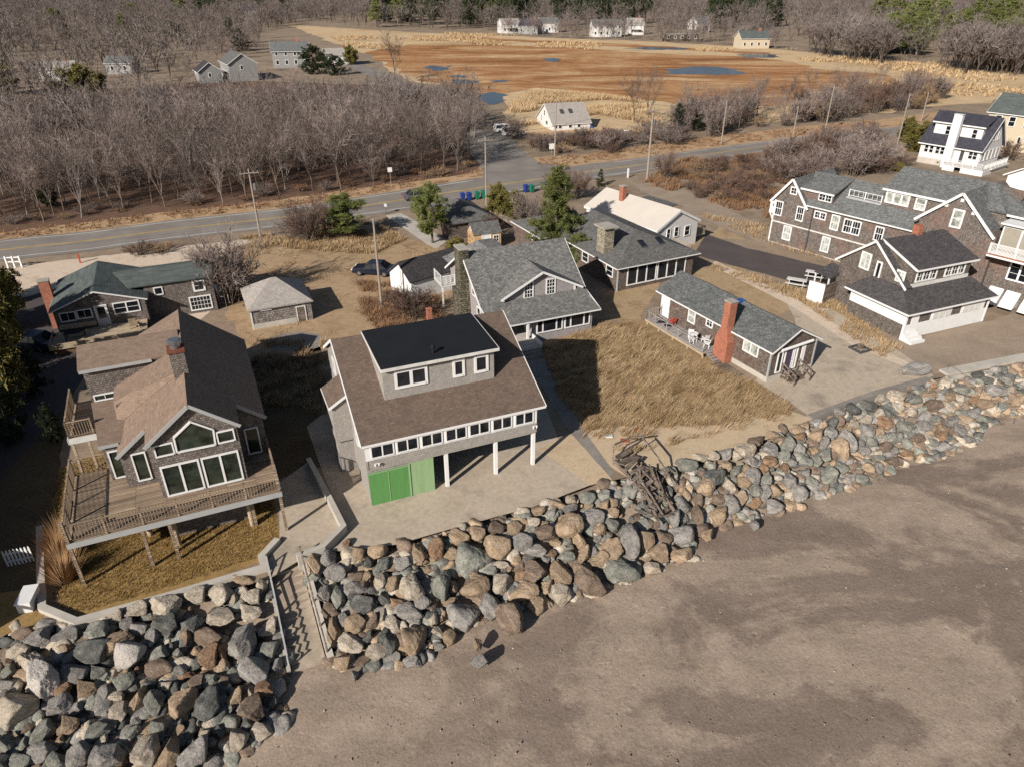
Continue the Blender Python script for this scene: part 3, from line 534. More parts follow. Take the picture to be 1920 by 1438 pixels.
for a0, a1 in ((.3, 1.74), (1.88, 3.25), (3.42, 4.8), (4.97, 6.37), (6.52, 7.91), (8.07, 9.43), (9.62, 10.94)): B.win('-v', -.045, a0, a1, 3.5, 4.4, nx=2, fw=.08, mull=.08, thick=.05)
t_ = MB()
for u in (-.03, 11.06): t_.box(u, u+.12, -.04, .1, 2.66, 3.38)
t_.box(0, 11.15, -.03, .0, 2.6, 2.72); P('corner_board', t_, 'sh_B')
P('boarded_panel', MB().box(.03, 2.55, -.02, .05, .02, 2.42), 'panel_green'); P('panel_seam', MB().box(1.22, 1.26, -.045, -.02, .02, 2.42).box(.03, 2.55, -.045, -.02, 2.36, 2.42).box(2.5, 2.6, -.05, -.02, .02, 2.5), 'panel_pale'); P('boarded_panel', MB().box(2.55, 4.12, -.0, .05, .02, 2.56), 'panel_pale')
for u in (4.98, 8.33, 11.0): P('porch_post', MB().box(u-.11, u+.11, -.0, .22, -.03, 2.66), 'white')
for u, w in ((.6, 3.05), (11.0, 3.12)):
    l_ = MB().box(u-.09, u+.09, -.07, 0, w-.06, w+.06); l_.lathe([(.03, -.1), (.07, .05), (.07, .1)], 8, (u-.1, -.16, w)); l_.lathe([(.03, -.1), (.07, .05), (.07, .1)], 8, (u+.12, -.16, w)); P('floodlight', l_, 'white')
mb = MB(); mb.pv([(-1.1, 2.5), (0, 2.5), (0, 5.9), (-1.1, 5.25)], 4.0, 6.4); mb.box(-1.0, 0, 4.2, 6.2, 0, 2.5); e_ = P('side_bay', mb, 'sh_B')
P('roof', MB().slab([(0, 3.85, 6.0), (-1.3, 3.85, 5.22), (-1.3, 6.6, 5.22), (0, 6.6, 6.0)], .1), 'rf_brown', e_); P('fascia', MB().beam((0, 3.82, 5.93), (-1.3, 3.82, 5.13), .05, .15).beam((-1.32, 3.82, 5.15), (-1.32, 6.6, 5.15), .04, .12), 'white', e_)
B.win('-u', 0, 8.2, 9.1, 5.0, 6.1); B.win('-u', 0, 1.8, 2.6, 3.3, 4.4)
# ---- C: lilac-grey house with front gable and fieldstone chimney
C_ = House('beach_house', 'pale grey house with front gable, speckled roof and a fieldstone chimney', 'house', 2.676, 57.973, 23.6); P = C_.part
mb = MB(); mb.pu([(2.5, -.1), (11.2, -.1), (11.2, 4.0), (7, 6.55), (2.5, 3.25)], -4.5, 5.3); mb.box(-1, 5.1, 0, 2.55, -.2, 2.35); mb.pv([(-2.7, 2.9), (4.5, 2.9), (4.5, 3.78), (1.02, 5.5), (-2.7, 3.78)], 2.45, 6); mb.box(-3.5, 2.5, 11.1, 14.6, -.1, 3.6); P('wall', mb, 'sh_C')
r_ = MB(); r_.slab([(-4.95, 2.35, 3.27), (5.6, 2.35, 3.27), (5.6, 7.0, 6.76), (-4.95, 7.0, 6.76)], .15); r_.slab([(-4.95, 7.0, 6.76), (5.6, 7.0, 6.76), (5.6, 11.8, 3.7), (-4.95, 11.8, 3.7)], .15)
r_.slab([(-4.9, .9, 2.72), (5.62, .9, 2.72), (5.62, 2.36, 3.28), (-4.9, 2.36, 3.28)], .13); r_.slab([(-4.9, -.6, 2.38), (5.64, -.6, 2.38), (5.64, .9, 2.73), (-4.9, .9, 2.73)], .12)
for s_, e in ((-1, -3.05), (1, 5.1)): r_.slab([(1.02, 2.05, 5.72), (1.02, 6.4, 5.72), (e, 6.4, 3.7), (e, 2.05, 3.7)], .13)
r_.slab([(-4.2, 14.9, 3.6), (3.0, 14.9, 3.6), (.2, 12.0, 5.9), (-1.4, 12.0, 5.9)], .1); r_.slab([(-4.2, 14.9, 3.6), (-1.4, 12.0, 5.9), (-1.4, 9, 5.9), (-4.2, 9, 3.6)], .1); r_.slab([(3.0, 14.9, 3.6), (.2, 12.0, 5.9), (.2, 9, 5.9), (3.0, 9, 3.6)], .1); r_.slab([(-1.4, 12, 5.9), (.2, 12, 5.9), (.2, 9, 5.9), (-1.4, 9, 5.9)], .1)
roof = P('roof', r_, 'rf_grey'); t_ = MB()
for s_, e in ((-1, -3.1), (1, 5.15)): t_.beam((1.02, 2.02, 5.62), (e, 2.02, 3.56), .05, .2)
for u in (-4.98, 5.63): t_.beam((u, 7, 6.66), (u, 2.35, 3.17), .05, .18); t_.beam((u, 7, 6.66), (u, 11.8, 3.6), .05, .18); t_.beam((u, 2.35, 3.17), (u, -.6, 2.3), .05, .14)
t_.beam((-4.95, -.62, 2.3), (5.64, -.62, 2.3), .04, .12); P('fascia', t_, 'white', roof)
P('corner_board', MB().box(-2.76, -2.6, 2.38, 2.46, 3.2, 3.85).box(4.4, 4.56, 2.38, 2.46, 3.1, 3.85), 'white')
for a0 in (-.72, 1.5): w_ = C_.win('-v', 2.45, a0, a0+.98, 3.2, 4.78, nx=3, ny=4, fw=.11, dh=True)
for a0 in (-.55, 2.25): C_.win('-v', 0, a0, a0+2.6, .78, 2.1, fw=.1, muls=[.62, 1.98])
f_ = MB(); f_.box(-4.4, -1.0, -2.2, 2.5, .5, .7); f_.box(-4.2, -1.2, -2.0, 2.4, -.1, .5); pc = P('porch', f_, 'concrete_pale'); P('porch_post', MB().box(-1.7, -1.5, -.55, -.35, .7, 2.3), 'white', pc); P('porch_post', MB().box(-4.4, -4.2, -.55, -.35, .7, 2.3), 'white', pc)
P('railing_wall', MB().box(-1.12, -1.0, -2.2, 0, .7, 1.0), 'white', pc); P('steps', MB().box(-2.9, -1.2, -2.6, -2.2, -.05, .47).box(-2.9, -1.2, -3.0, -2.6, -.05, .24), 'walk', pc)
C_.door('-v', 2.5, -3.6, -2.6, .7, 2.75); C_.door('-u', -1, .5, 1.5, .7, 2.6, lite=.4)
c = C_.chim(-5.3, -4.45, 6.3, 7.8, -.1, 7.15, 'stone_dark'); P('chimney_base', MB().prism([(-5.5, 5.8, -.1), (-5.5, 8.3, -.1), (-5.5, 7.9, 3.2), (-5.5, 6.2, 3.2)], (1.0, 0, 0)), 'stone_dark', c)
for v0, w0 in ((4.6, 3.2), (3.4, 1.1), (9.0, 3.2), (9.0, .6)): C_.win('-u', -4.5, v0, v0+.9, w0, w0+1.4, ny=2)
b_ = P('balcony', MB().box(-5.9, -4.5, 10.2, 12.6, 2.3, 2.42), 'white_worn'); C_.rail([(-5.85, 10.25, 2.42), (-5.85, 12.5, 2.42)], .95, .4, 'white', bal=.05); C_.rail([(-5.85, 10.25, 2.42), (-4.55, 10.25, 2.42)], .95, .4, 'white', bal=.05); P('balcony_post', MB().box(-5.85, -5.7, 10.3, 10.45, -.1, 2.3), 'white', b_)
# ---- D: low hip-roofed house with pale stone chimney
D_ = House('ranch_house', 'low brown shingle house with broad grey hip roof and a pale stone chimney', 'house', 10.91, 69.51, 27); P = D_.part
roof = D_.hip(0, 9.8, 0, 15.5, -.1, 2.72, 4.75, 'sh_D', 'rf_D', .5, ridge=((5, 4.4), (5, 12.5)))
D_.hip(-2, 4, 12.6, 19.5, -.1, 2.5, 3.9, 'sh_D', 'rf_D', .35, ridge=((.6, 16), (4.6, 16)))
for a0 in (1.15, 5.02): D_.win('-v', 0, a0, a0+3.75, .42, 2.62, fw=.11, muls=[1.28, 2.47])
D_.win('-u', 0, .85, 2.15, 1.2, 2.35, ny=2); D_.win('-u', 0, 5.6, 6.9, 1.2, 2.35, ny=2); D_.win('-u', -2, 13.2, 14.8, .9, 2.2, nx=3)
P('corner_board', MB().box(-.06, .08, -.06, .08, 0, 2.6), 'greytrim')
c = D_.chim(.25, 1.45, 3.2, 4.6, 2.7, 5.75, 'stone', roof, 'concrete', .14, .3)
for u in (4.0, 6.3): f_ = P('skylight', MB().prism([(u, 1.6, 3.58), (u+.75, 1.6, 3.58), (u+.75, 2.7, 3.99), (u, 2.7, 3.99)], (0, 0, .12)), 'darkmetal', roof); P('pane', MB().prism([(u+.07, 1.67, 3.73), (u+.68, 1.67, 3.73), (u+.68, 2.63, 4.085), (u+.07, 2.63, 4.085)], (0, 0, .03)), 'glass', f_)
P('deck', MB().box(9.9, 12.6, 3.5, 7, .9, 1.0), 'deckpale'); D_.rail([(9.95, 3.55, 1.0), (12.5, 3.55, 1.0), (12.5, 6.9, 1.0)], .9, .14, 'deckpale')
# ---- F: cottage with the tapered brick chimney
F_ = House('beach_cottage', 'small brown shingle cottage with tapered brick chimney and narrow grey deck', 'cottage', 20.57, 50.38, 28); P = F_.part
roof = F_.gable('v', 0, 14, 0, 5, .45, 2.98, 4.3, 'sh_D', 'rf_F', oh=.28, ohg=.35, tw=.14); P('foundation', MB().box(-.04, 5.04, -.04, 14.04, -.3, .45), 'concrete_pale')
c = MB(); c.box(-.85, -.0, 3.95, 5.45, -.1, 1.9); c.prism([(-.85, 3.95, 1.9), (-.85, 5.45, 1.9), (-.75, 5.05, 3.1), (-.75, 4.35, 3.1)], (.75, 0, 0)); c.box(-.75, .0, 4.35, 5.05, 3.1, 5.35); c = P('chimney', c, 'brick'); P('chimney_cap', MB().box(-.8, .05, 4.3, 5.1, 5.35, 5.43), 'concrete', c)
F_.door('-u', 0, 12.5, 13.7, .6, 2.7); F_.win('-u', 0, 8.95, 9.9, 1.42, 2.72, pane='glass_pale', dh=True); F_.win('-u', 0, 6.7, 7.55, 1.95, 2.78, nx=2, ny=2); F_.win('-u', 0, 1.3, 3.0, 1.6, 2.9, pane='glass_pale', muls=[.85])
P('corner_board', MB().box(-.06, .08, -.06, .08, .45, 2.9).box(4.92, 5.06, -.06, .08, .45, 2.9), 'greytrim')
F_.win('-v', 0, .75, 1.35, .62, 2.55); F_.door('-v', 0, 1.55, 2.5, .55, 2.65, 'plum'); F_.win('-v', 0, 2.6, 3.0, .62, 2.5, pane='glass_pale'); P('shutter', MB().box(3.45, 3.85, -.06, 0, .6, 2.5), 'white'); P('awning', MB().tube((.9, -.22, 2.72), (4.3, -.22, 2.86), .12, .12, 10), 'white')
s_ = MB()
for i in range(3): s_.box(1.55, 3.2, -.45-.3*i, -.12-.3*i, -.05, .42-.15*i)
st = P('steps', s_, 'oldwood')
for u in (1.5, 3.25):
    q = MB(); q.beam((u, -.1, 1.35), (u, -1.5, .9), .07, .12); q.beam((u, -.1, .95), (u, -1.5, .45), .05, .08)
    for v, h in ((-.12, 1.4), (-.8, 1.2), (-1.5, 1.0)): q.box(u-.05, u+.05, v-.05, v+.05, -.05, h)
    P('railing', q, 'oldwood', st)
d_ = MB().box(-1.85, 0, 5.5, 13.6, .45, .52); dk = P('deck', d_, 'deckgrey'); l_ = MB()
for v in (5.7, 7.7, 9.7, 11.7, 13.4): l_.box(-1.75, -1.6, v-.07, v+.07, -.1, .45)
l_.box(-1.88, -1.82, 5.5, 13.6, .32, .5); P('deck_frame', l_, 'deckpale', dk); F_.rail([(-1.8, 5.7, .52), (-1.8, 12.2, .52)], .85, 9, 'greytrim', .05, posts=1.7, topw=.03); F_.rail([(-1.8, 13.5, .52), (-.1, 13.5, .52)], .9, .3, 'deckgrey', .08); F_.rail([(-1.8, 12.2, .52), (-1.8, 13.5, .52)], .9, .3, 'deckgrey', .08)
q = MB()
for i in range(4): q.box(-1.5, -.95, 4.2+.32*i, 4.55+.32*i, .02+.11*i, .08+.11*i)
P('steps', q, 'deckgrey', dk)
# ---- G: white cottage with pale roof
G_ = House('white_cottage', 'white clapboard cottage with cream roof and slim brick chimney', 'cottage', 16.9, 81.0, 36); P = G_.part
roof = G_.gable('v', 0, 12.4, 0, 7, -.2, 3.05, 4.75, 'clap', 'rf_white', oh=.25, ohg=.2, tw=.3, t=.22)
G_.chim(2.1, 2.75, 8.2, 8.85, 3.6, 5.9, 'brick', roof, pots=0)
for a, w0, s_ in ((1.6, 1.5, .7), (2.9, 1.5, .8), (4.7, 1.3, 1.0)): G_.win('-v', 0, a, a+s_, w0, w0+1.25, ny=2, fw=.08)
q = MB(); q.box(7.0, 9.2, 6.0, 10.5, -.2, 3.0); P('annex', q, 'clap_gray'); P('annex_roof', MB().box(6.9, 9.5, 5.6, 10.8, 3.0, 3.15), 'rf_D'); P('deck', MB().box(7.05, 9.4, .6, 4.5, .55, .65), 'deckpale'); G_.rail([(9.35, .7, .65), (9.35, 4.4, .65)], .9, .2, 'deckpale'); G_.rail([(7.1, .7, .65), (9.35, .7, .65)], .9, .2, 'deckpale')
# ---- H: the long shingled house at the right
H_ = House('long_house', 'long brown shingle house with white-trimmed gables, many windows and grey roof', 'house', 31.87, 85.96, -52); P = H_.part
mb = MB(); mb.pv([(0, -.2), (4.0, -.2), (4.0, 5.25), (1.97, 7.85), (0, 5.25)], 0, 8); mb.pu([(0, -.2), (8.2, -.2), (8.2, 5.6), (4.1, 8.1), (0, 5.35)], 4.0, 17); mb.pu([(1.75, 5), (9, 5), (9, 8.5), (5.2, 10.2), (1.75, 8.5)], 11.8, 24); mb.pv([(16.95, -.2), (24.3, -.2), (24.3, 6.7), (20.4, 10.05), (16.95, 7.0)], -.35, 9); mb.box(24.3, 36, .3, 9, -.2, 5.3); mb.box(27.6, 36, 1.8, 9, 5.3, 8.4); P('wall', mb, 'sh_H')
r_ = MB()
for e, ew in ((-.5, 5.0), (4.42, 5.05)): r_.slab([(1.97, -.3, 8.07), (1.97, 8.3, 8.07), (e, 8.3, ew), (e, -.3, ew)], .15)
r_.slab([(4.2, -.32, 5.5), (17, -.32, 5.5), (17, 4.1, 8.32), (2, 4.1, 8.32)], .15); r_.slab([(2, 4.1, 8.32), (17, 4.1, 8.32), (17, 8.5, 5.5), (4.2, 8.5, 5.5)], .15)
r_.slab([(2.8, .2, 7.12), (7.05, .2, 7.12), (7.05, 4.1, 8.36), (2.8, 4.1, 8.36)], .12)
r_.slab([(11.6, 1.5, 8.66), (24, 1.5, 8.66), (21, 5.2, 10.45), (11.6, 5.2, 10.45)], .15); r_.slab([(24, 1.3, 8.66), (27.5, 1.3, 8.5), (27.5, 9.3, 8.66), (21, 5.2, 10.45)], .15); r_.slab([(11.6, 5.2, 10.45), (21, 5.2, 10.45), (27.5, 9.3, 8.66), (11.6, 9.3, 8.66)], .15)
for e, ew in ((16.6, 6.9), (24.2, 6.75)): r_.slab([(20.4, -.7, 10.3), (20.4, 5.4, 10.3), (e, 5.4, ew), (e, -.7, ew)], .15)
r_.slab([(27.4, 1.3, 8.5), (36.5, 1.3, 8.5), (36.5, 5.2, 10.2), (27.4, 5.2, 10.2)], .15); r_.slab([(27.4, 5.2, 10.2), (36.5, 5.2, 10.2), (36.5, 9.3, 8.5), (27.4, 9.3, 8.5)], .15)
roof = P('roof', r_, 'rf_H'); t_ = MB()
for c0, e, r, ew, v in ((1.97, -.52, 7.97, 4.9, -.33), (1.97, 4.45, 7.97, 4.93, -.33), (20.4, 16.55, 10.2, 6.78, -.73), (20.4, 24.25, 10.2, 6.63, -.73)): t_.beam((c0, v, r), (e, v, ew), .07, .26)
t_.beam((4.3, -.34, 5.41), (16.6, -.34, 5.41), .05, .14); t_.beam((2.8, .17, 7.04), (7.05, .17, 7.04), .05, .2); t_.beam((11.6, 1.47, 8.56), (18.4, 1.47, 8.56), .05, .22); t_.beam((24, 1.27, 8.56), (36, 1.27, 8.42), .05, .2)
P('fascia', t_, 'white', roof)
mb = MB(); mb.pu([(.45, 5.6), (.45, 7.05), (4.0, 8.25), (4.0, 7.8)], 2.9, 6.9); dm = P('dormer', mb, 'sh_H'); H_.win('-v', .45, 5.1, 6.75, 6.12, 6.98, nx=4, ny=2, muls=[.85])
for a0, a1, z0, z1, k in ((.08, 1.12, 3.35, 5.12, 0), (2.98, 3.98, 3.35, 5.08, 0), (1.7, 2.6, 6.2, 7.1, 2), (5.25, 6.75, 4.15, 5.05, 4), (7.42, 8.45, 3.35, 5.08, 1), (8.95, 11.0, 3.4, 5.0, 5), (1.72, 2.85, .7, 2.45, 1), (6.85, 7.9, .6, 2.4, 1), (12.6, 13.6, 3.4, 5.0, 0)):
    H_.win('-v', 0, a0, a1, z0, z1, nx=(3, 3, 2, 4, 4, 6)[k], ny=(2, 2, 2, 2, 2, 2)[k], fw=.13, muls={4: [.75], 5: [1.02]}.get(k), dh=k in (0, 1, 5), pane='glass_pale' if k == 1 else None)
H_.win('-v', 1.75, 12.0, 14.6, 7.15, 8.42, fw=.16, muls=[.87, 1.73], pane='glass_pale'); H_.win('-v', 1.75, 15.2, 16.35, 7.1, 8.42, fw=.15, dh=True, pane='glass_pale')
H_.win('-v', -.35, 19.85, 20.95, 6.75, 8.6, fw=.16, dh=True, pane='glass_pale')
for u, w in ((19.1, 8.75), (21.7, 8.5), (20.4, 9.5)): P('soffit_lamp', MB().box(u-.15, u+.15, -.47, -.35, w-.15, w+.15), 'white')
P('belt_board', MB().box(-.05, 16.9, -.07, 0, 2.55, 2.7), 'white_worn'); P('corner_board', MB().box(-.06, .1, -.08, .08, -.2, 5.2), 'white'); P('downspout', MB().box(5.0, 5.12, -.12, 0, 0, 5.4), 'darkmetal'); P('foundation', MB().box(-.06, 17, -.1, 0, -.3, .1), 'concrete_pale')
P('gallery', MB().box(-1.4, 0, 1.2, 5.0, 3.1, 4.6), 'white'); P('gallery_bracket', MB().beam((-1.3, 1.3, 3.1), (0, 1.3, 1.2), .12).beam((-1.3, 4.8, 3.1), (0, 4.8, 1.2), .12), 'white')
H_.rail([(8.0, 1.6, 7.0), (11.75, 1.6, 7.0)], .75, .5, 'white', .1); P('roof_deck', MB().box(7.8, 11.8, 1.5, 5, 6.75, 6.98), 'greytrim'); H_.rail([(8.0, 4.9, 7.0), (11.75, 4.9, 7.0)], .75, .5, 'white', .1)
b_ = MB().box(24.3, 36, -1.6, .3, 5.2, 5.42); bal = P('balcony', b_, 'white'); P('balcony_edge', MB().box(24.3, 36, -1.66, -1.6, 5.42, 5.52), 'brick', bal); H_.rail([(24.4, -1.5, 5.42), (35.9, -1.5, 5.42)], 1.05, .11, 'white', .12, .05, posts=2.2)
P('screen_porch', MB().box(24.6, 27.6, .0, 1.8, 5.42, 8.0), 'shade_beige', bal); P('porch_frame', MB().box(24.5, 27.7, -.06, .0, 7.8, 8.1).box(24.5, 24.62, -.06, .02, 5.4, 7.8).box(26.1, 26.25, -.05, .02, 5.4, 7.8).box(27.55, 27.7, -.06, .02, 5.4, 7.8), 'white', bal); P('porch_roof', MB().box(24.3, 27.9, -.5, 1.8, 8.1, 8.25), 'white', bal)
H_.win('-v', .3, 26.0, 29.0, 2.9, 5.0, nx=3, ny=3, fw=.15, muls=[1.0, 2.0]); H_.win('-v', .3, 30.5, 32.5, 2.9, 5.0, nx=2, ny=3, fw=.15)
for a in (25.0, 26.5, 28.2): P('bulkhead', MB().prism([(a, .3, .5), (a, -.9, .5), (a, .3, 1.9)], (1.25, 0, 0)), 'white')
# ---- I: house with the white wrapped porch, in front of the long house
I_ = House('porch_house', 'brown shingle house with white panelled porch, dark roof and brick chimney', 'house', 35.09, 58.12, 22.8); P = I_.part
mb = MB(); mb.box(0, 10.5, 0, 6.4, -.1, 2.62); mb.pu([(2.05, 0), (9.8, 0), (9.8, 4.3), (6.0, 7.1), (2.05, 4.2)], 1.45, 9.35); P('wall', mb, 'sh_I')
mb = MB(); mb.pu([(2.0, 3.9), (2.0, 5.72), (6.0, 7.18), (6.0, 6.9)], 2.0, 9.3); dm = P('dormer', mb, 'sh_I')
r_ = MB(); r_.slab([(-.45, -.45, 2.7), (10.95, -.45, 2.7), (9.7, 2.05, 4.0), (1.3, 2.05, 4.0)], .12); r_.slab([(-.45, -.45, 2.7), (1.5, 2.0, 4.0), (1.5, 5.6, 4.0), (-.45, 6.9, 2.7)], .12); r_.slab([(10.95, -.45, 2.7), (9.3, 2.0, 4.0), (9.3, 5.6, 4.0), (10.95, 6.9, 2.7)], .12)
r_.slab([(1.15, 6.0, 7.3), (9.7, 6.0, 7.3), (9.7, 10.2, 4.15), (1.15, 10.2, 4.15)], .14); r_.slab([(1.15, 1.75, 4.05), (2.0, 1.75, 4.05), (2.0, 6.0, 7.3), (1.15, 6.0, 7.3)], .14)
r_.slab([(1.95, 1.65, 5.75), (9.8, 1.65, 5.75), (9.8, 6.0, 7.34), (1.95, 6.0, 7.34)], .13)
roof = P('roof', r_, 'rf_I'); t_ = MB(); t_.beam((1.13, 6, 7.2), (1.13, 1.7, 3.93), .06, .2); t_.beam((1.13, 6, 7.2), (1.13, 10.2, 4.05), .06, .2); t_.beam((1.92, 1.65, 5.66), (1.92, 6, 7.25), .06, .2); t_.beam((1.95, 1.62, 5.66), (9.8, 1.62, 5.66), .05, .17)
t_.beam((-.47, -.48, 2.61), (10.97, -.48, 2.61), .05, .16); t_.beam((-.48, -.48, 2.61), (-.48, 6.9, 2.61), .05, .16); P('fascia', t_, 'white', roof)
I_.chim(5.9, 6.55, 5.7, 6.35, 6.6, 8.1, 'brick', roof, 'brick', .05, .02)
for a0 in (2.35, 6.0): I_.win('-v', 2.0, a0, a0+2.6, 4.4, 5.5, nx=6, ny=2, fw=.13, muls=[.87, 1.73])
P('trim_board', MB().box(1.95, 9.3, 1.93, 2.0, 3.95, 4.3), 'white_worn')
for v0, v1, w0, w1, k in ((6.3, 7.5, 4.15, 5.8, 1), (4.95, 5.6, 3.75, 5.45, 0), (2.35, 3.3, 4.3, 5.4, 2)): I_.win('-u', 1.45, v0, v1, w0, w1, nx=(1, 2, 2)[k], ny=(1, 3, 3)[k], fw=.15, pane='glass_pale' if k else None)
P('siding_panel', MB().box(-.05, 0, .0, 6.4, 1.42, 2.6), 'white'); P('siding_panel', MB().box(0, 10.5, -.05, 0, -.05, 1.4).box(.7, 1.6, -.05, 0, 1.4, 2.6).box(3.1, 5.7, -.05, 0, 1.4, 2.6).box(6.95, 10.0, -.05, 0, 1.4, 2.6), 'white')
P('corner_board', MB().box(-.08, .12, -.09, .1, -.05, 2.6).box(10.4, 10.56, -.09, .1, -.05, 2.6), 'white')
for a in (3.3, 4.1, 4.9, 7.15, 7.95, 8.75): P('shutter', MB().box(a, a+.72, -.1, -.05, 1.45, 2.55), 'white_worn')
q = MB()
for i in range(3): q.box(-.1, 1.6, -.45-.38*i, -.06-.38*i, -.05, .62-.2*i)
P('steps', q, 'white')
P('entry_roof', MB().slab([(.2, 9.5, 2.5), (.2, 11.6, 2.5), (2.4, 11.6, 3.1), (2.4, 9.5, 3.1)], .12), 'rf_I')
for v in (9.6, 11.4): P('entry_post', MB().box(.3, .42, v, v+.12, -.1, 2.45), 'white')
# ---- J: white house up the road
J_ = House('white_house', 'tall white clapboard house with navy roof and broad white chimney', 'house', 71.8, 129.7, -52); P = J_.part
mb = MB(); mb.box(0, 9.8, 0, 8, 1.0, 3.5); mb.pu([(0, 3.5), (8, 3.5), (4.4, 8.0)], 0, 9.8); P('wall', mb, 'clap'); P('foundation', MB().box(-.03, 9.83, -.03, 8.03, -.8, 1.0), 'concrete_pale'); dm = P('dormer', MB().box(1.0, 8.8, 1.1, 4.2, 4.0, 6.9), 'clap')
r_ = MB(); r_.slab([(-.4, -.5, 3.4), (10.2, -.5, 3.4), (10.2, 4.4, 8.25), (-.4, 4.4, 8.25)], .16); r_.slab([(-.4, 8.5, 3.4), (10.2, 8.5, 3.4), (10.2, 4.4, 8.25), (-.4, 4.4, 8.25)], .16); r_.slab([(.6, .7, 6.95), (9.2, .7, 6.95), (9.2, 4.4, 8.32), (.6, 4.4, 8.32)], .14); roof = P('roof', r_, 'rf_navy')
t_ = MB(); t_.beam((.6, .67, 6.85), (9.2, .67, 6.85), .05, .2); t_.beam((-.4, -.53, 3.3), (10.2, -.53, 3.3), .05, .18)
for s_, v in ((1, -.5), (1, 8.5)): t_.beam((10.23, v, 3.3), (10.23, 4.4, 8.15), .05, .2)
P('fascia', t_, 'white', roof); c = J_.chim(4.4, 5.7, -.9, .0, -.8, 8.6, 'white', None, 'white_worn')
for a in (2.9, 7.2): J_.win('-v', 1.1, a, a+.75, 5.0, 6.4, dh=True, fw=.05)
for a in (.7, 1.55, 2.6, 3.4, 8.0, 8.7): J_.win('-v', 0, a, a+.7, 1.9, 3.1, fw=.06, dh=True)
J_.door('-v', 0, 6.6, 7.4, 1.1, 3.2, 'darkmetal')
for i in range(5): J_.win('+u', 9.8, .4+i*1.45, 1.6+i*1.45, 1.6, 3.2, fw=.08, nx=2)
for v in (3.4, 4.9): J_.win('+u', 9.8, v, v+.7, 4.6, 6.0, fw=.06)
P('deck', MB().box(5.4, 11.8, -2.6, 0, .75, .9).box(9.8, 12.2, 0, 7, .75, .9), 'white_worn'); P('deck_skirt', MB().box(5.5, 7.4, -2.66, -2.6, -.7, .75).box(8.4, 11.8, -2.66, -2.6, -.7, .75).box(11.8, 11.86, -2.6, 7, -.7, .75), 'white'); J_.rail([(5.5, -2.5, .9), (11.7, -2.5, .9), (11.7, 6.9, .9)], .95, .2, 'white', .1, .04)
# ---- K: beige house and brown-roofed house at the right edge
K_ = House('beige_house', 'cream clapboard two-storey house with slate blue roof, cut by the right edge', 'house', 90.5, 143, -52); K_.gable('u', 0, 14, 0, 9, -.5, 6.6, 9.4, 'clap_cream', 'rf_L', .4)
for a in (1.2, 3.6, 6.2): K_.win('-v', 0, a, a+1.2, 4.2, 6.0, dh=True, fw=.12)
K_.win('-v', 0, 2.6, 3.1, 1.5, 2.7); K_.win('-v', 0, 6.0, 6.6, 1.5, 2.7)
K2 = House('brown_roof_house', 'low white house with broad brown roof at the right edge', 'house', 74, 108, -52); K2.gable('v', 0, 16, 0, 9, -.3, 3.2, 5.8, 'clap', 'rf_K', .5)
# ---- L: green-roofed house behind the beach house, with its raised deck
p = at(80+165/5.333, 470+815/5.333, .9); L_ = House('green_roof_house', 'brown shingle house with low grey-green gable roof and a raised deck in front', 'house', p.x, p.y, 24, 0); P = L_.part
roof = L_.gable('v', 0, 8.0, 0, 7.4, -.2, 3.0, 4.3, 'sh_A', 'rf_L', .25, tw=.12, rc=3.55)
q = MB(); q.box(7.4, 13.4, 1.6, 6.5, -.2, 3.6); P('wall', q, 'sh_A'); P('wing_roof', MB().slab([(6.2, 1.3, 3.62), (13.6, 1.3, 3.62), (13.6, 4.2, 4.3), (5.0, 4.2, 4.3)], .12).slab([(5, 4.2, 4.3), (13.6, 4.2, 4.3), (13.6, 6.8, 3.6), (6, 6.8, 3.6)], .12), 'rf_L')
L_.win('-v', 0, .4, 1.7, 1.75, 2.65, nx=2); L_.win('-v', 0, 1.75, 3.0, 1.8, 2.7, nx=2); L_.door('-v', 0, 3.2, 4.25, .9, 2.85, 'white_worn', .35); L_.win('-v', 0, 4.7, 6.9, 1.75, 2.85, nx=2, ny=2, muls=[1.1])
L_.win('-v', 1.6, 8.2, 9.0, 2.4, 3.2); L_.win('-v', 1.6, 11.6, 12.7, 2.2, 3.35, ny=2, fw=.16); L_.win('-v', 1.6, 11.0, 13.0, .3, 1.75, nx=6, ny=3, fw=.12)
L_.chim(-1.0, -.15, 3.2, 3.9, -.2, 4.6, 'brick'); P('planter', MB().box(.2, 3.1, -.45, -.02, 1.2, 1.5), 'deckpale')
dk = P('deck', MB().box(-.4, 7.2, -3.2, -.02, .78, .88), 'deckpale'); P('deck_curb', MB().box(-.45, 7.2, -3.3, -3.2, .6, 1.1).box(-.5, -.4, -3.3, 0, .6, 1.1), 'deckpale', dk); P('deck_frame', MB().box(-.3, 7, -3.1, 0, -.2, .76), 'wood_brown', dk)
# ---- M: hip-roofed garage
M_ = House('garage', 'small grey shingle garage with pale pyramid roof and plank door', 'garage', -24.04, 60.26, 24.4); P = M_.part
M_.hip(0, 5.5, 0, 5.6, -.1, 2.0, 3.75, 'sh_M', 'rf_M', .22, trim=None, ridge=((2.5, 2.8), (3.0, 2.8))); P('foundation', MB().box(-.03, 4.0, -.06, 0, -.1, .5), 'concrete_pale'); M_.door('-v', 0, 4.05, 4.95, -.02, 1.6, 'oldwood', frame='white_worn'); P('shelf', MB().box(.9, 1.9, -.12, 0, 1.72, 1.82), 'white'); P('corner_board', MB().box(-.05, .1, -.07, .05, -.1, 1.9), 'white_worn')
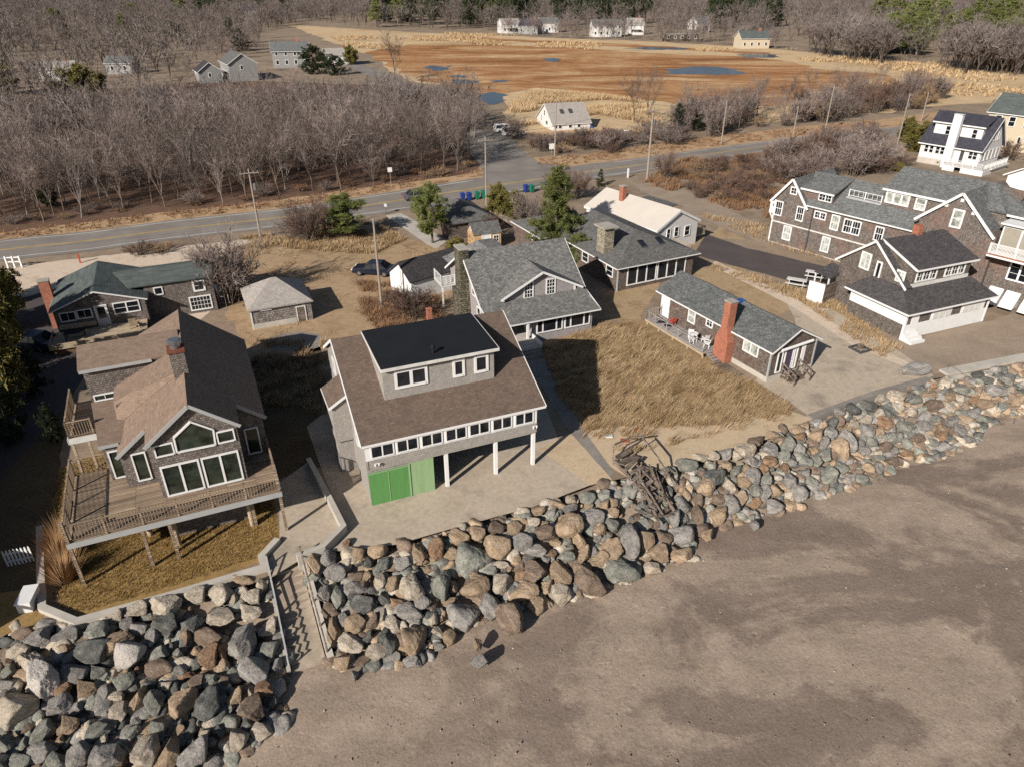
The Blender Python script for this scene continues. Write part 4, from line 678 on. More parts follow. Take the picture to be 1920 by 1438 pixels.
# ---- N: white shed by the parked car
N_ = House('shed', 'white shed with dark asphalt roof beside the parked dark sedan', 'shed', -12.62, 69.81, -49); N_.gable('v', 0, 6.6, 0, 3.9, -.1, 2.25, 3.7, 'white', 'rf_dark', .22, trim=None, rc=2.0); N_.part('corner_board', MB().box(2.0, 2.12, -.06, 0, 0, 3.3), 'white_worn')
# ---- O, P: little house and garden shed by the road
O_ = House('bungalow', 'small hip-roofed house in a pine shadow beside the road', 'house', -7.7, 86.2, 25); O_.hip(0, 5.8, 0, 8, -.1, 2.15, 3.7, 'sh_D', 'rf_D', .4, trim=None); O_.win('-v', 0, 3.6, 4.6, 1.0, 1.9, nx=2)
P_ = House('garden_shed', 'tan board garden shed with grey gable roof and white door', 'shed', -4.45, 82.3, 21); P_.gable('u', 0, 3.35, 0, 2.7, -.1, 1.95, 3.0, 'ply', 'rf_D', .12, trim=None); P_.door('-v', 0, .9, 2.1, 0, 1.85); P_.win('-v', 0, 2.35, 3.1, .8, 1.65, nx=2, ny=2, fw=.07); P_.win('-u', 0, 1.1, 1.6, 2.1, 2.5, fw=.06)
# ---- Q: cottage on the edge of the marsh
Q_ = House('marsh_cottage', 'white cottage with steep pale roof and two skylights on the marsh edge', 'cottage', 8.66, 159.2, 17); P = Q_.part
roof = Q_.gable('u', 0, 8.6, 0, 10.4, -.2, 1.4, 4.75, 'clap', 'rf_M', .25, tw=.15)
for u in (2.6, 4.6): f_ = P('skylight', MB().prism([(u, 2.3, 2.98), (u+.8, 2.3, 2.98), (u+.8, 3.3, 3.62), (u, 3.3, 3.62)], (0, 0, .12)), 'darkmetal', roof); P('pane', MB().prism([(u+.08, 2.4, 3.12), (u+.72, 2.4, 3.12), (u+.72, 3.2, 3.63), (u+.08, 3.2, 3.63)], (0, 0, .03)), 'glass', f_)
for a in (.3, 1.3, 3.6, 5.6): Q_.win('-v', 0, a, a+.8, .35, 1.15, fw=.07)
Q_.win('-u', 0, 4.8, 5.7, 2.3, 3.4, ny=2, fw=.07); Q_.win('-u', 0, 6.8, 7.4, .9, 2.2, fw=.07); Q_.win('-u', 0, 3.0, 4.4, .6, 1.5, nx=2, fw=.07)
P('bulkhead', MB().prism([(8.6, .1, -.1), (9.6, .1, -.1), (8.6, .1, 1.2)], (0, 1.2, 0)), 'blue_tarp')
# ---- the neighbour's house that stands just left of the picture
Z_ = House('neighbour_house', 'grey shingle house standing just outside the left edge beside the lawn wall', 'house', -36.2, 17.7, 24); Z_.gable('v', 0, 26, 0, 8, -.3, 4.2, 6.5, 'sh_A', 'rf_D', .3)
for v in (3, 8, 13, 18): Z_.win('+u', 8, v, v+1.2, 1.2, 2.8, dh=True)
# ---- far houses beyond the marsh and in the woods: (px, py, width m, depth, eave, ridge, yaw, wall, roof, label)
FARH = [(548, 128, 15, 9, 6.5, 10, 15, 'clap_gray', 'rf_H', 'grey two-storey house with dormer at the marsh edge behind the left wood'), (425, 150, 17, 10, 6, 9.5, -60, 'clap_gray', 'rf_D', 'grey gabled house half hidden by bare trees left of the marsh'), (372, 155, 9, 8, 4, 7, -60, 'clap_gray', 'rf_dark', 'small dark-roofed house among the bare trees at left'), (638, 122, 12, 8, 4, 6.5, 20, 'clap', 'rf_M', 'white house beside the dark spruces by the marsh lane'),
        (470, 38, 14, 9, 7, 10.5, 10, 'clap_gray', 'rf_navy', 'blue-grey house far back in the bare wood'), (958, 63, 16, 10, 6, 9, 20, 'clap', 'rf_M', 'pale house at the left end of the far row across the marsh'), (990, 65, 17, 10, 5, 9, -20, 'clap_gray', 'rf_navy', 'dark-roofed house second in the far row across the marsh'), (1030, 62, 16, 10, 6, 9.5, 10, 'clap', 'rf_H', 'white-fronted house third in the far row across the marsh'),
        (1138, 70, 24, 10, 6.5, 10, 5, 'clap', 'rf_H', 'long white house with grey roof across the marsh'), (1192, 66, 13, 9, 6, 10, 5, 'clap', 'rf_M', 'white gabled house right of the long white house'), (1278, 78, 26, 10, 4, 6, 5, 'sh_D', 'rf_K', 'long low brown house at the far marsh edge'), (1318, 62, 14, 10, 6, 10, 30, 'clap', 'rf_H', 'white peaked house behind the long low brown house'),
        (1415, 92, 20, 10, 5, 8.5, 8, 'clap_cream', 'rf_L', 'cream house with blue-grey roof alone on the far marsh edge'), (1562, 76, 18, 10, 6, 9.5, 10, 'clap_gray', 'rf_H', 'grey house in bare trees right of the cream house'), (1868, 128, 17, 12, 7, 13, -40, 'sh_D', 'rf_K', 'big brown shingled house behind bare trees at the upper right'), (110, 152, 12, 8, 4, 6.5, 20, 'clap', 'rf_M', 'pale house glimpsed through the wood at far left'), (225, 140, 10, 8, 4, 6.5, 0, 'clap_gray', 'rf_H', 'grey house glimpsed through the wood left of the gabled house'), (1888, 20, 16, 10, 6, 9, 0, 'clap', 'rf_M', 'white house far off behind the evergreens at upper right')]
for i, (px, py, w, d, ev, rg, yw, wl, rf, lab) in enumerate(FARH):
    f_ = .68 if py < 100 else .85; w, d, ev, rg = w*f_, d*.85, ev*.88, rg*.84
    q = at(px, py); h = House('far_house', lab, 'house', q.x, q.y, yw)
    h.gable('u', -w/2, w/2, 0, d, -.3, ev, rg, wl, rf, .4)
    n = int(w/3)
    for k in range(n):
        a = -w/2+w*(k+.5)/n
        h.win('-v', 0, a-.6, a+.6, 1.1, 2.7, fw=.15)
        if ev > 5.5: h.win('-v', 0, a-.55, a+.55, 4.0, 5.4, fw=.15)
    h.win('-u', -w/2, d*.3, d*.3+1, 1.2, 2.6, fw=.15); h.win('+u', w/2, d*.4, d*.4+1, ev-2, ev-.6, fw=.15)
    if i % 3 == 0: h.chim(w*.2, w*.2+.9, d*.45, d*.45+.9, rg-1.5, rg+1.0, 'brick')
    if i % 4 == 1: h.part('porch', MB().box(-w*.3, w*.3, -2, 0, -.2, .5).box(-w*.3, w*.3, -2.1, 0, 2.7, 2.85), 'white_worn')
# ================================================================ BOULDERS of the revetment
def rock_mesh(seed, nplanes, p, rough):
    R = random.Random(seed); bm = bmesh.new(); bmesh.ops.create_icosphere(bm, subdivisions=5, radius=1); P = []
    for i in range(nplanes):
        while True:
            v = Vector((R.gauss(0, 1), R.gauss(0, 1), R.gauss(0, 1)))
            if v.length > .1: break
        P.append((v.normalized(), R.uniform(.62, 1.0)))
    for v in bm.verts:
        d = v.co.normalized(); a = sum((max(n.dot(d), 0)/h)**p for n, h in P); r = a**(-1/p) if a > 1e-9 else 1.3
        o = Vector((seed*3.1, 0, 0)); r = min(r, 1.3); r *= 1+rough*(.55*noise.noise(d*1.6+o)+.4*noise.noise(d*4+o)+.3*noise.noise(d*9+o)+.15*noise.noise(d*18+o))
        v.co = d*r
    me = bpy.data.meshes.new('boulder'); bm.to_mesh(me); bm.free(); me.polygons.foreach_set('use_smooth', [True]*len(me.polygons)); me.materials.append(MATS['rk_g'])
    lo = np.array([v.co[:] for v in me.vertices]); c = (lo.max(0)+lo.min(0))/2; h = (lo.max(0)-lo.min(0))/2
    for v in me.vertices: v.co = Vector([(v.co[k]-c[k])/h[k] for k in range(3)])
    return me
ROCKS = [rock_mesh(i+1, (12, 14, 17, 13)[i % 4], (110, 80, 60, 45)[i % 4], (.06, .08, .09, .1)[i % 4]) for i in range(10)]+[rock_mesh(i+31, 20, (9, 14, 20)[i % 3], .12) for i in range(7)]
RK1 = '''205,700,170,130,g 375,685,150,95,g 100,785,130,90,p 545,660,140,125,s 530,765,195,165,d 650,585,90,90,p 765,540,150,100,p 940,525,170,145,p,-30 1090,470,130,95,p 1240,465,130,120,p 1360,378,160,75,t 1470,405,60,80,p 1405,480,120,80,p 1310,490,60,70,p 1405,565,150,100,p 1250,585,170,105,p 1510,645,100,120,p 1365,720,150,210,g 1510,760,110,110,s 740,785,150,170,w 790,650,100,85,g 670,735,110,150,t,50 940,625,150,130,d 1080,620,120,150,d,50 860,700,80,110,g 885,795,130,95,d 890,880,165,105,b,15 1165,700,195,95,b,25 1165,815,120,130,o 1255,780,50,110,o 190,850,110,170,p,-50 235,930,150,240,w,-50 430,900,150,125,d 355,770,90,60,t 345,990,110,100,o 485,995,130,110,t 550,905,110,90,s 700,940,120,110,s,-35 590,925,90,60,s 780,1040,80,160,t 870,1070,100,140,d 1020,1075,150,180,t 1185,1065,140,180,d 1325,1030,85,105,t 1430,890,170,155,g 1480,995,110,110,o,-30 1410,1120,150,140,b,-25 1470,1225,150,95,p 1350,1270,95,130,p 90,1095,200,200,p,30 330,1075,150,120,g,-25 675,1115,110,110,p 235,1220,150,130,s,-20 390,1195,120,110,t 820,1330,160,180,p 950,1340,120,170,t,-15 1095,1345,160,170,g 600,1365,190,150,d,-20 440,1360,130,140,g 230,1350,150,110,g 110,1400,130,90,s 35,1290,100,100,s 20,1400,90,100,d 545,1230,150,100,d,-45 740,1240,100,90,s 1000,1235,90,75,t,-30 1105,1190,55,60,p 1150,1240,60,60,p 900,1205,90,120,s 40,890,90,80,s 40,965,100,70,g 20,1165,80,60,p 420,1100,90,70,g 590,1010,80,80,g 650,1030,100,60,p 1095,960,100,80,b 1190,945,80,90,d 1040,915,90,40,o,-20 570,1290,80,80,p 330,1280,70,70,t 760,1180,70,50,g 1240,1230,60,70,d 850,1210,60,50,t 940,760,80,60,d 1000,790,70,50,s 950,690,70,60,s 400,830,60,70,d 120,830,60,80,t 50,845,70,50,t 650,880,90,45,p 930,970,80,60,p 1010,890,90,70,d 1260,870,70,50,s 1540,1060,60,80,d 1500,1060,50,60,d 1080,1290,60,50,s 310,1390,110,90,s 1150,840,50,40,d 720,620,80,70,d 1045,700,60,90,t 1270,940,50,70,b 1420,1010,50,90,p 280,1310,60,60,o 130,1300,60,80,s 1290,1100,60,50,s 1180,1290,90,50,s 480,1200,45,45,o 700,1310,70,50,s 5,1050,60,80,g 1560,860,60,100,d 60,1200,110,50,d 630,1200,60,60,s 780,890,40,50,o'''
RK2 = '''210,650,80,120,t 290,620,90,105,g 395,540,70,70,o 460,585,70,100,t 560,580,120,80,t 330,700,130,100,g,-30 440,715,95,70,b 605,650,80,80,d 700,650,120,80,g 795,585,90,115,t,-20 890,560,95,130,o 975,595,90,75,t 1015,500,140,90,t,25 1120,480,105,90,t 1090,615,190,190,s,30 1235,555,165,140,t 1230,445,120,85,b 1335,445,95,85,t 1440,410,80,70,p 1460,345,105,60,t 1535,360,70,60,g 1370,525,135,110,g 1510,475,150,105,b 1630,440,190,150,t 1700,510,70,120,t,-30 1450,570,130,70,g 1635,338,110,55,g 1570,308,110,55,t 1650,285,70,50,p 1740,280,100,80,s 1840,265,100,80,s 1750,322,60,40,t 1830,318,70,70,t 1770,385,140,100,g 1890,300,50,70,t 1880,360,80,60,t 1885,435,80,90,s 1805,455,100,60,t 1880,570,110,125,t 1805,620,120,100,t 1620,610,110,70,s 1720,600,70,115,t,20 1700,685,100,80,t 1590,700,130,140,t 1455,705,145,125,b 1360,715,100,60,o 1245,655,115,48,p 1110,780,180,130,t 1255,760,110,125,p,20 1385,810,180,110,t 1510,780,80,85,t 1585,815,130,120,p,-30 1455,885,120,110,t 1755,755,110,200,b,-55 1900,705,140,110,s 760,790,150,150,p 915,770,115,175,s 990,780,55,80,t 455,785,150,75,g,8 480,880,165,105,d 605,835,80,80,d 580,745,70,95,p 645,760,90,90,t 665,868,90,55,o 740,920,170,100,g 815,865,110,110,g 1045,930,200,165,g 1200,880,150,140,g 1300,955,140,190,b,-45 960,855,90,60,t 345,830,90,120,s 260,810,90,100,g 300,908,120,95,b 310,1020,95,150,t,-15 440,985,130,115,t 370,960,60,90,g 535,970,65,100,b 650,990,120,105,p,20 765,1065,125,180,t,-15 640,1090,100,130,d 510,1050,70,75,d 595,1060,70,95,d 415,1095,150,115,p 550,1140,135,100,p,25 365,1195,100,95,t 485,1190,130,55,b,-35 760,1195,120,80,g 900,1025,85,70,p 970,1060,80,95,t 910,1112,70,55,g 1125,1105,55,85,t 1130,1190,120,75,g 435,1270,40,60,g 1200,690,90,60,s 1100,700,70,50,t 1300,680,60,50,t 1340,620,60,50,t 960,520,70,50,s 860,680,80,50,t 510,640,60,70,d 500,720,60,60,t 540,800,70,50,d 690,810,70,50,t 590,940,45,80,p 1560,530,70,50,t 1640,560,50,40,s 1540,590,60,50,o 1420,455,60,50,g 1500,420,50,40,t 880,620,60,50,t 420,840,60,60,d 1660,390,60,50,s 1800,500,60,50,g 1600,640,60,40,t 1510,620,60,50,g 850,940,80,50,d 650,1170,90,60,g 820,640,80,40,t 760,700,70,40,s'''
RK3 = '''115,920,110,110,t 190,880,100,150,g 160,1010,160,110,s 260,865,80,100,t 310,935,100,80,t 290,990,90,60,p 415,940,110,75,t 345,855,100,75,b 420,850,130,85,g 500,830,85,75,b 530,850,60,60,t 570,755,100,90,t 630,720,75,90,g,-30 380,770,65,90,g 420,720,80,90,g 485,770,55,100,b 490,700,50,70,b 440,670,50,60,t 370,600,70,60,p 355,570,85,50,s 440,545,105,65,s 460,575,60,40,w 555,600,100,100,d,20 520,640,85,95,t 625,620,60,80,p 690,615,65,60,t 655,565,65,50,s 585,575,50,60,t 580,690,65,50,b 675,690,80,70,t 740,655,60,65,s 780,665,80,70,g 830,655,60,60,t 740,710,70,50,o 830,730,90,65,g 935,665,80,90,g 885,612,60,75,g 870,557,35,50,o 775,560,50,45,o 725,590,70,80,g 800,525,70,55,o 740,440,80,55,b 690,480,95,85,p,30 660,500,50,50,p 560,500,60,50,p 500,510,80,40,p 610,490,60,60,g 735,520,50,50,g 800,480,80,65,g 865,380,50,45,b 880,450,80,75,s 930,470,60,60,g 860,500,60,60,s 820,410,70,40,t 930,415,70,45,o 1000,410,75,60,t 960,525,80,55,s 1050,500,60,70,s 1060,590,80,85,s 990,610,80,55,s 1120,550,90,55,s 950,580,65,55,g 1105,465,55,110,t,-25 1160,512,70,45,b 1140,440,45,110,g,-25 1230,395,70,75,g 1300,465,80,55,b 1310,360,85,65,o 1280,320,60,55,p 1220,345,65,50,p 1170,300,70,60,d 1240,285,85,60,d 1290,250,40,45,p 1360,240,85,55,p 1420,310,60,55,p 1370,295,60,40,p 1400,375,85,55,s 1360,415,60,50,s 1490,370,60,50,g 1480,330,70,60,g 1520,285,90,60,b 1590,290,60,60,p 1580,245,75,45,t 1560,420,60,50,o 1630,250,40,45,p 1640,390,70,60,g 1450,425,70,50,b 1400,492,65,28,o 1490,497,50,22,b 1230,555,70,60,t 1280,555,50,60,g 1200,605,80,50,s 1700,260,65,45,o 1690,310,80,55,g 1750,275,90,55,t 1800,215,110,65,g 1760,168,90,45,d 1890,250,70,60,t 1515,185,50,38,o 1440,198,65,28,g 1720,150,60,40,d 1850,170,80,45,s 735,805,42,48,g 790,610,60,50,s 700,560,40,40,t 610,545,50,50,t 1010,530,60,50,s 900,530,50,50,g 1040,440,50,70,g 1070,400,60,60,g,20 1190,455,60,50,g 1250,440,50,60,s 1170,360,60,50,p 1110,310,60,50,g 1080,350,50,50,d 1330,425,60,50,s 1530,340,60,45,s 1440,260,70,45,s 1500,230,80,40,t 1600,345,60,60,g 1580,460,60,45,g 1680,430,60,40,g 1520,445,50,45,s 1640,210,80,45,s 1350,480,50,40,g 1340,530,60,40,b 1160,600,60,45,g 1730,330,60,40,s 1820,290,70,45,s 1560,380,50,40,t 1280,510,60,40,s 1220,480,60,50,g 645,660,50,50,b 720,770,40,40,s 480,630,50,40,g 560,660,50,40,g 360,660,40,60,g 340,700,50,70,s'''
CN = dict(p='pale cream', t='tan', g='grey', s='greenish grey', d='dark slate-grey', o='rusty orange', b='brown', w='whitish')
ZONE = [(0, 555, 'below the deck house lawn,'), (555, 820, 'right of the beach stairs,'), (820, 1120, 'below the green-panelled house,'), (1120, 1260, 'by the broken wooden steps,'), (1260, 1520, 'below the sandy lot,'), (1520, 1760, 'below the cottage terrace,'), (1760, 3000, 'at the right end,')]
rr = random.Random(11); OCC = []
def place_rock(px, py, wp, hp, col, ang=0):
    g = onrev(px, py+hp*.22); dp = depth(g)/CF; w, h = wp*dp*.98, hp*dp*.98
    o = bpy.data.objects.new('boulder', rr.choice(ROCKS[:10] if px < 600 and rr.random() < .9 or rr.random() < .45 else ROCKS[10:])); COL.objects.link(o)
    sx, sy, sz = w/2, h/2*1.12, h/2*.92
    o.scale = (sx, sy, sz); o.rotation_euler = (rad(rr.uniform(-8, 8)), rad(ang), 0)
    if abs(ang) > 15: o.rotation_euler = (rad(rr.uniform(-8, 8)), 0, rad(-ang))
    if rr.random() < .5: o.scale.x *= -1
    top = at(px, py, g.z+sz*.55); o.location = (top.x, top.y, g.z+sz*.50)
    o.material_slots[0].link = 'OBJECT'; o.material_slots[0].material = MATS['rk_'+col]
    sz_ = max(wp, hp); size = 'huge' if w > 2.2 else 'big' if w > 1.45 else 'middling' if w > .95 else 'small'
    t = dpl(g, TOP)/(dpl(g, TOP)+dpl(g, TOE)); row = 'top' if t < .25 else 'upper half' if t < .5 else 'lower half' if t < .8 else 'foot'
    shape = 'long upright' if hp > wp*1.35 else 'flat broad' if wp > hp*1.6 else 'rounded' if rr.random() < .5 else 'blocky'
    zone = next(z for a, b, z in ZONE if px < b)
    tag(o, f'{size} {shape} {CN[col]} boulder {zone} {row}', 'boulder', 'boulders of the sea wall'); OCC.append((g.x, g.y, max(w, h)/2))
NR = 0
for tab, (s_, ox, oy) in ((RK1, (3.0, 0, 960)), (RK2, (2.995, 520, 840)), (RK3, (2.341, 1100, 640))):
    for r in tab.split():
        q = r.split(','); x, y, ww, hh = (float(k) for k in q[:4]); place_rock(ox+x/s_, oy+y/s_, ww/s_, hh/s_, ('g' if rr.random() < .5 else 's') if ox == 0 and q[4] == 'd' and rr.random() < .45 else q[4], float(q[5]) if len(q) > 5 else 0); NR += 1
# smaller stones that choke the gaps between them: too many to count
from mathutils import kdtree
V = []; Fc = []; MI = []; base = [np.array([v.co[:] for v in rock_mesh(60+i, 10+i, 14, .12).vertices]) for i in range(3)]; tri = []
lowme = []
for i in range(6):
    bm = bmesh.new(); bmesh.ops.create_icosphere(bm, subdivisions=3, radius=1); R = random.Random(90+i); PL = [(Vector((R.gauss(0, 1), R.gauss(0, 1), R.gauss(0, 1))).normalized(), R.uniform(.7, 1)) for _ in range(11)]
    vs_ = []
    for v in bm.verts: d = v.co.normalized(); a = max(max(n.dot(d), 0)/h for n, h in PL); r = min(1.25, 1/a) if a > .1 else 1.1; vs_.append(d*r*(1+.1*noise.noise(d*3)))
    lowme.append((np.array([v[:] for v in vs_]), np.array([[v.index for v in f.verts] for f in bm.faces]))); bm.free()
def scatter_stones(name, pts, mats, label, cat):
    V = []; Fc = []; MI = []; n = 0
    for (x, y, z, s, mi) in pts:
        v, f = lowme[rr.randrange(6)]; a = rr.uniform(0, 6.28); c, s_ = math.cos(a), math.sin(a); sc3 = np.array([s*rr.uniform(.8, 1.3), s*rr.uniform(.8, 1.2), s*rr.uniform(.55, .9)])
        w = v*sc3; w = np.stack([w[:, 0]*c-w[:, 1]*s_, w[:, 0]*s_+w[:, 1]*c, w[:, 2]], 1)+np.array([x, y, z]); V.append(w); Fc.append(f+n); n += len(v); MI += [mi]*len(f)
    me = np_mesh(name, np.concatenate(V), np.concatenate(Fc), mats, 3, True); me.polygons.foreach_set('material_index', np.array(MI, np.int32)); return tag(link(name, me), label, cat, kind='stuff')
pts = []; xs_ = [p[0] for p in BANKP]; ys_ = [p[1] for p in BANKP]
gx = np.array([rr.uniform(-40, 60) for _ in range(26000)]); gy = np.array([rr.uniform(8, 58) for _ in range(26000)]); ok = np_inside(gx, gy, BANKP)
for x, y in zip(gx[ok], gy[ok]):
    P3 = Vector((x, y, 0)); z = zrev(P3); s = rr.choice((.14, .18, .22, .28, .36, .45, .5))
    if math.hypot(x, y) > 70 and rr.random() < .5: continue
    pts.append((x, y, z-.1-s*.1, s, rr.randrange(6)))
stp = [(p.x, p.y) for p in (at(497, 1040, 0), at(572, 1030, 0), at(628, 1250, ZB), at(540, 1275, ZB))]; kx = np_inside(np.array([p[0] for p in pts]), np.array([p[1] for p in pts]), stp); pts = [p for p, k in zip(pts, kx) if not k][:5200]
scatter_stones('infill_stones', pts, ['rk_g', 'rk_d', 'rk_s', 'rk_t', 'rk_p', 'rk_b'], 'small broken stones filling the gaps between the boulders', 'stones')
pts = []
for _ in range(2200):
    x, y = rr.uniform(-14, 46), rr.uniform(10, 46); P3 = Vector((x, y, 0))
    s = rr.choice((.015, .02, .02, .025, .03, .045)); pts.append((x, y, ZB+.0+s*.2, s, rr.randrange(6)))
keep = ~np_inside(np.array([p[0] for p in pts]), np.array([p[1] for p in pts]), BANKP+[])
inl_ = np_inside(np.array([p[0] for p in pts]), np.array([p[1] for p in pts]), [(p.x, p.y) for p in TOP+far])
scatter_stones('beach_pebbles', [p for p, k, l in zip(pts, keep, inl_) if k and not l], ['rk_g', 'rk_b', 'rk_t', 'rk_t', 'rk_g', 'rk_p'], 'scattered pebbles and shell bits on the damp sand', 'pebbles')
print('ROCKS', NR)
# ================================================================ WALLS, STAIRS, POLES, CARS, BINS AND OTHER THINGS
def wallrun(name, pts, z0, z1, th, mat, label, cat):
    mb = MB(); n = len(pts); P = [Vector(p).xy for p in pts]; off = []
    for i in range(n):
        d0 = (P[i]-P[max(i-1, 0)]); d1 = (P[min(i+1, n-1)]-P[i]); d0 = d0 if d0.length > 0 else d1; d1 = d1 if d1.length > 0 else d0
        a = d0.normalized(); b = d1.normalized(); t = (a+b).normalized(); nn = Vector((-t.y, t.x)); off.append(nn*th/2/max(.5, nn.dot(Vector((-a.y, a.x)))))
    poly = [P[i]+off[i] for i in range(n)]; pol2 = [P[i]-off[i] for i in range(n)]; V = []
    for a, b in zip(poly, pol2): V += [(a.x, a.y, z0), (b.x, b.y, z0), (b.x, b.y, z1), (a.x, a.y, z1)]
    F = []
    for i in range(n-1):
        k = 4*i
        for j in range(4): F.append((k+j, k+(j+1) % 4, k+4+(j+1) % 4, k+4+j))
    F += [(0, 3, 2, 1), (4*n-4, 4*n-3, 4*n-2, 4*n-1)]; mb.add(V, F); bm_ = mb.build(name, mat)
    b = bmesh.new(); b.from_mesh(bm_.data); bmesh.ops.recalc_face_normals(b, faces=b.faces); b.to_mesh(bm_.data); b.free(); planar_uv(bm_.data) if not bm_.data.uv_layers else None
    return tag(bm_, label, cat)
wallrun('retaining_wall', [at(x, y, .3) for x, y in ((74, 985), (75, 1060), (78, 1136), (141, 1162), (320, 1112), (497, 1060), (490, 1040), (520, 1008))], -1.6, .3, .38, 'concrete_pale', 'low concrete wall round the dry lawn under the wooden deck', 'wall')
wallrun('retaining_wall', [at(x, y, .55) for x, y in ((578, 858), (612, 920), (644, 984), (606, 1022), (556, 1040))], -1.6, .55, .32, 'concrete_pale', 'angled concrete wall between the landing and the white-post house', 'wall')
wallrun('sea_wall', [at(x, y, .25) for x, y in ((1518, 780), (1640, 736), (1742, 708))], -.6, .25, .5, 'walk', 'low grey block wall edging the concrete terrace above the boulders', 'wall')
wallrun('sea_wall', [at(x, y, .2) for x, y in ((1770, 697), (1920, 668), (2200, 625))], -.8, .2, .9, 'concrete_pale', 'wide pale concrete sea wall edging the brown terrace at right', 'wall')
# concrete stairs down to the beach
L0, R0, L1, R1 = at(508, 1066, -.25), at(562, 1050, -.25), at(549, 1262, ZB), at(612, 1240, ZB)
st = thing('beach_stairs', 'concrete stairs with rails going down between the boulders to the sand', 'stairs', L0); inv = Matrix.Translation(-L0)
mb = MB(); N = 13
for i in range(N):
    z = L0.z+(ZB-L0.z)*(i+.5)/N; q = [L0.lerp(L1, i/N), R0.lerp(R1, i/N), R0.lerp(R1, (i+1)/N), L0.lerp(L1, (i+1)/N)]
    mb.prism([(p.x-L0.x, p.y-L0.y, z-L0.z) for p in q], (0, 0, -.5))
mb.build('treads', 'concrete_pad', st)
def loc(p): return Vector(p)-L0
for a, b, nm in ((L0, L1, 0), (R0, R1, 1)):
    s_ = MB(); d = (b-a).xy.normalized(); nn = Vector((-d.y, d.x, 0))*(.24 if nm else -.16)
    s_.beam(loc(a+nn+Vector((0, 0, .05))), loc(b+nn+Vector((0, 0, .1))), .34 if nm else .2, .5); s_.build('curb', 'concrete_pale' if nm else 'concrete', st)
    r_ = MB()
    for hgt_ in (.95, .6) if not nm else (.95,): r_.beam(loc(a+nn*.6+Vector((0, 0, hgt_))), loc(a.lerp(b, .97)+nn*.6+Vector((0, 0, hgt_))), .08, .06)
    for k in range(5): p = a.lerp(b, k/4*.96)+nn*.6; r_.beam(loc(p+Vector((0, 0, -.1))), loc(p+Vector((0, 0, 1.0))), .08, .08)
    r_.build('railing', 'oldwood' if nm else 'greytrim', st)
for k, (u0, u1) in enumerate(()):                            # unused: the handrail's zigzag shadow on the treads, shaped as bars
    z_ = MB(); n = 12
    for i in range(n): f = u0+(u1-u0)*i/n; g = u0+(u1-u0)*(i+1)/n; a = L0.lerp(L1, f).lerp(R0.lerp(R1, f), .62+(.12 if i % 2 else 0)); b = L0.lerp(L1, g).lerp(R0.lerp(R1, g), .62+(0 if i % 2 else .12)); z_.beam(loc(a)+Vector((0, 0, .16)), loc(b)+Vector((0, 0, .16)), .035)
    z_.build('bar', 'darkmetal', st)
# the wrecked wooden steps on the bank
bs = thing('broken_steps', 'collapsed weathered wooden steps and rails strewn over the boulders', 'stairs', onrev(1190, 930)); o0 = bs.location.copy()
def bl(px, py, h=.0): p = onrev(px, py); return p+Vector((0, 0, h))-o0
mb = MB()
for a, b in (((1150, 880), (1216, 955)), ((1185, 870), (1238, 925)), ((1205, 935), (1235, 1000)), ((1222, 915), (1262, 975))): mb.beam(bl(*a, .75), bl(*b, .75), .09, .24)
mb.build('stringer', 'oldwood', bs); mb = MB()
for f in (0, .08, .17, .25, .42, .58, .8): mb.beam(bl(1152+60*f+rr.uniform(-3, 3), 884+66*f+rr.uniform(-3, 3), .85+rr.uniform(-.2, .2)), bl(1183+52*f+rr.uniform(-5, 5), 868+54*f+rr.uniform(-4, 4), .85+rr.uniform(-.25, .25)), .3, .05)
for f in (.1, .5, .9): mb.beam(bl(1206+26*f+rr.uniform(-6, 6), 940+56*f, .85), bl(1224+34*f+rr.uniform(-6, 6), 920+50*f, .6), .3, .05)
mb.build('treads', 'oldwood', bs); mb = MB()
for a, ha, b, hb in (((1148, 882), .3, (1148, 872), 1.8), ((1180, 868), .3, (1178, 860), 1.8), ((1148, 872), 1.7, (1178, 860), 1.8), ((1178, 860), 1.8, (1206, 858), 1.9), ((1150, 895), 1.7, (1204, 862), 1.8), ((1200, 862), 1.9, (1228, 890), 1.5), ((1228, 890), 1.5, (1262, 935), 1.1), ((1225, 885), .4, (1240, 950), 1.2), ((1242, 905), .4, (1232, 950), 1.3), ((1215, 890), .9, (1245, 960), .9), ((1195, 915), 1.0, (1240, 985), .9), ((1225, 990), .9, (1258, 985), .9), ((1190, 890), .9, (1222, 925), 1.0)): mb.beam(bl(*a, ha), bl(*b, hb), .09, .09)
mb.build('railing', 'oldwood', bs); mb = MB()
for k in range(26): x, y = rr.uniform(1175, 1262), rr.uniform(885, 985); a = rr.uniform(.2, 1.5); l = rr.uniform(10, 24); mb.beam(bl(x, y, rr.uniform(.6, 1.0)), bl(x+l*math.cos(a), y+l*math.sin(a), rr.uniform(.6, 1.1)), rr.uniform(.06, .14), .05); mb.build('loose_plank', 'oldwood', bs); mb = MB()
